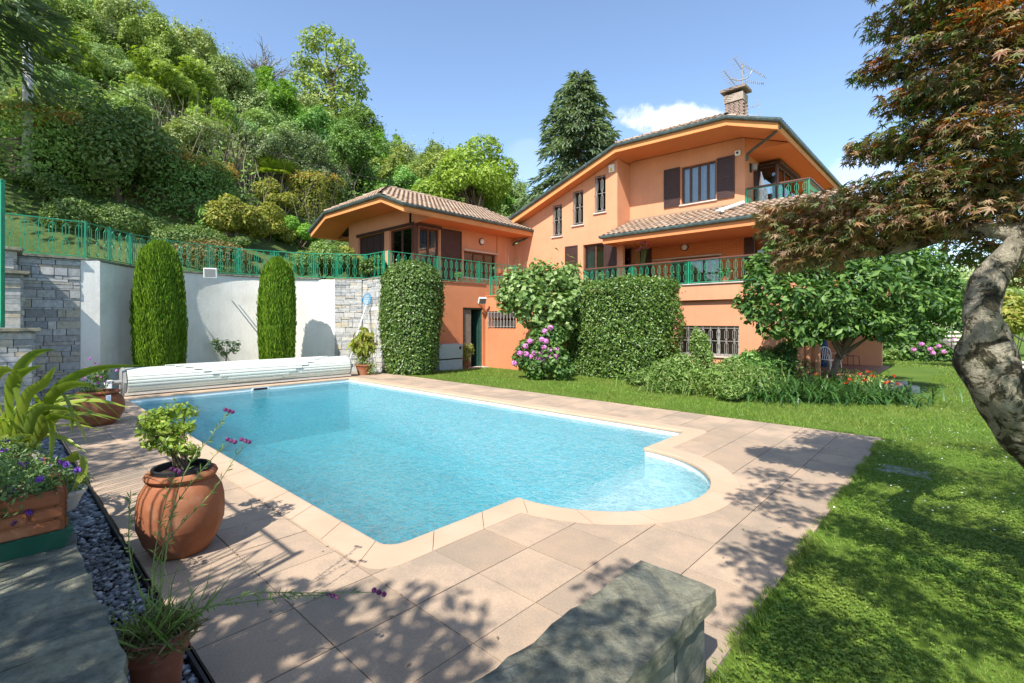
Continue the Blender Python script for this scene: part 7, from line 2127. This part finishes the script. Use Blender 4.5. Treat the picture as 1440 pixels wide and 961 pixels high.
# ================================================================ trees and added fence beside the photographer that shade the near left
def shade_tree(label, x, y, z0, c, rad, n, seed, L=.13):
    t = thing('broadleaf_tree', label, 'tree', (x, y, z0))
    foliage('crown', rand_lumps(c, rad, 16, .36, seed), n, L, .55, M['l_woodA'], t, inner=.2)
    mb = MB(); limbs(mb, (x, y, z0), (c[0], c[1], c[2]), .14, [(c[0] + rad[0]*.6*math.cos(k), c[1] + rad[1]*.6*math.sin(k), c[2] + .3) for k in range(6)], 8, .1, seed); mb.build('trunk', M['bark'], t)
shade_tree('leafy tree behind the slate ledge, nearest to the bench', -.9, -2.6, -.03, (-1.2, -2.7, 3.7), (1.5, 1.2, 1.4), 2600, 61)
shade_tree('leafy tree behind the slate ledge across from the big jar', -3.9, -3.3, -.03, (-4.2, -3.5, 2.9), (1.9, 1.2, 1.3), 4600, 62)
shade_tree('leafy tree behind the slate ledge across from the rolled cover', -7.0, -4.2, -.03, (-7.0, -4.2, 4.6), (2.0, 1.6, 2.2), 6500, 63)
shade_tree('leafy tree at the far end of the slate ledge near the stone wall', -9.8, -4.4, -.03, (-10.2, -4.4, 5.6), (2.3, 1.7, 2.6), 6500, 64)

railing('tall green fence added out of view behind the slate ledge for its bar shadows', 'shadow_fence', 'fence', [(-6.2, -.62), (-2.65, -.62)], .452, 2.1, panel=1.6, spacing=.2)  # unseen fence, added to cast bar shadows on the paving

# ================================================================ light, sky, camera
SUN_EL = R(49); sx_, sy_ = .33, -.944
sl = bpy.data.lights.new('sun', 'SUN'); sl.energy = 4.0; sl.angle = R(.53); sl.color = (1.0, .955, .88)
so = bpy.data.objects.new('sun', sl); COL.objects.link(so)
to_sun = Vector((sx_*math.cos(SUN_EL), sy_*math.cos(SUN_EL), math.sin(SUN_EL)))
so.rotation_euler = (-to_sun).to_track_quat('-Z', 'Y').to_euler(); so.location = to_sun*60
wd = bpy.data.worlds.new('World'); SC.world = wd; wd.use_nodes = True
nt = wd.node_tree; nt.nodes.clear()
out = nt.nodes.new('ShaderNodeOutputWorld'); bg = nt.nodes.new('ShaderNodeBackground'); sky = nt.nodes.new('ShaderNodeTexSky')
sky.sky_type = 'NISHITA'; sky.sun_disc = False; sky.sun_elevation = SUN_EL; sky.sun_rotation = math.atan2(sx_, sy_); sky.altitude = 300; sky.air_density = 1.0; sky.dust_density = .5; sky.ozone_density = 1.6
co = N(nt, 'ShaderNodeTexCoord').outputs['Generated']
def cloud(px, py, wa, ha, sc, seed):
    """a bank of cloud in one direction of the sky"""
    d = (at(px, py, 1.0) - Vector((0, 0, EYE))).normalized(); s = Vector((CY, SY, 0)); s = (s - d*s.dot(d)).normalized(); u = s.cross(d)
    def dot(v):
        n = N(nt, 'ShaderNodeVectorMath', operation='DOT_PRODUCT'); nt.links.new(co, n.inputs[0]); n.inputs[1].default_value = v; return n.outputs['Value']
    a, b, f = mth(nt, 'DIVIDE', dot(s), wa), mth(nt, 'DIVIDE', dot(u), ha), dot(d)
    r2 = mth(nt, 'ADD', mth(nt, 'MULTIPLY', a, a), mth(nt, 'MULTIPLY', b, b))
    mp = N(nt, 'ShaderNodeMapping'); mp.inputs['Location'].default_value = (seed, seed*.7, 0); nt.links.new(co, mp.inputs[0])
    nz = noise(nt, mp.outputs[0], sc, 7, .62, .2)
    v = mth(nt, 'SUBTRACT', mth(nt, 'MULTIPLY', nz, 1.9), mth(nt, 'ADD', mth(nt, 'MULTIPLY', r2, .55), .42))
    mr = N(nt, 'ShaderNodeMapRange', interpolation_type='SMOOTHSTEP'); setin(mr, From_Min=0.0, From_Max=.42); nt.links.new(v, mr.inputs['Value'])
    return mth(nt, 'MULTIPLY', mr.outputs[0], mth(nt, 'GREATER_THAN', f, .3))
m1 = cloud(945, 168, .125, .034, 9, 1.3); m2 = cloud(735, 225, .04, .04, 7, 4.1); m3 = cloud(1215, 250, .05, .05, 8, 2.2)
m = mth(nt, 'ADD', mth(nt, 'ADD', m1, mth(nt, 'MULTIPLY', m2, .08)), mth(nt, 'MULTIPLY', m3, .3))
m = mth(nt, 'MINIMUM', m, .95)
hs = N(nt, 'ShaderNodeHueSaturation'); hs.inputs['Saturation'].default_value = 1.0; nt.links.new(sky.outputs[0], hs.inputs['Color'])
cc = mixc(nt, m, hs.outputs[0], (5.6, 5.7, 6.0))
nt.links.new(cc, bg.inputs['Color']); bg.inputs['Strength'].default_value = .135; nt.links.new(bg.outputs[0], out.inputs[0])
cam = bpy.data.cameras.new('camera'); cam.sensor_width = 36; cam.lens = FPX/1440*36; cam.shift_y = (HZ - 480.5)/1440; cam.clip_start = .05; cam.clip_end = 1000
co_ = bpy.data.objects.new('camera', cam); COL.objects.link(co_); co_.location = (0, 0, EYE); co_.rotation_euler = (R(90), 0, YAW); SC.camera = co_
vs_ = SC.view_settings; vs_.view_transform = 'Standard'; vs_.look = 'None'; vs_.gamma = 1; vs_.use_curve_mapping = False; vs_.exposure = 1.05
cy = SC.cycles
cy.max_bounces = 8; cy.transparent_max_bounces = 12; cy.diffuse_bounces = 3; cy.glossy_bounces = 3; cy.transmission_bounces = 6
cy.use_denoising = True
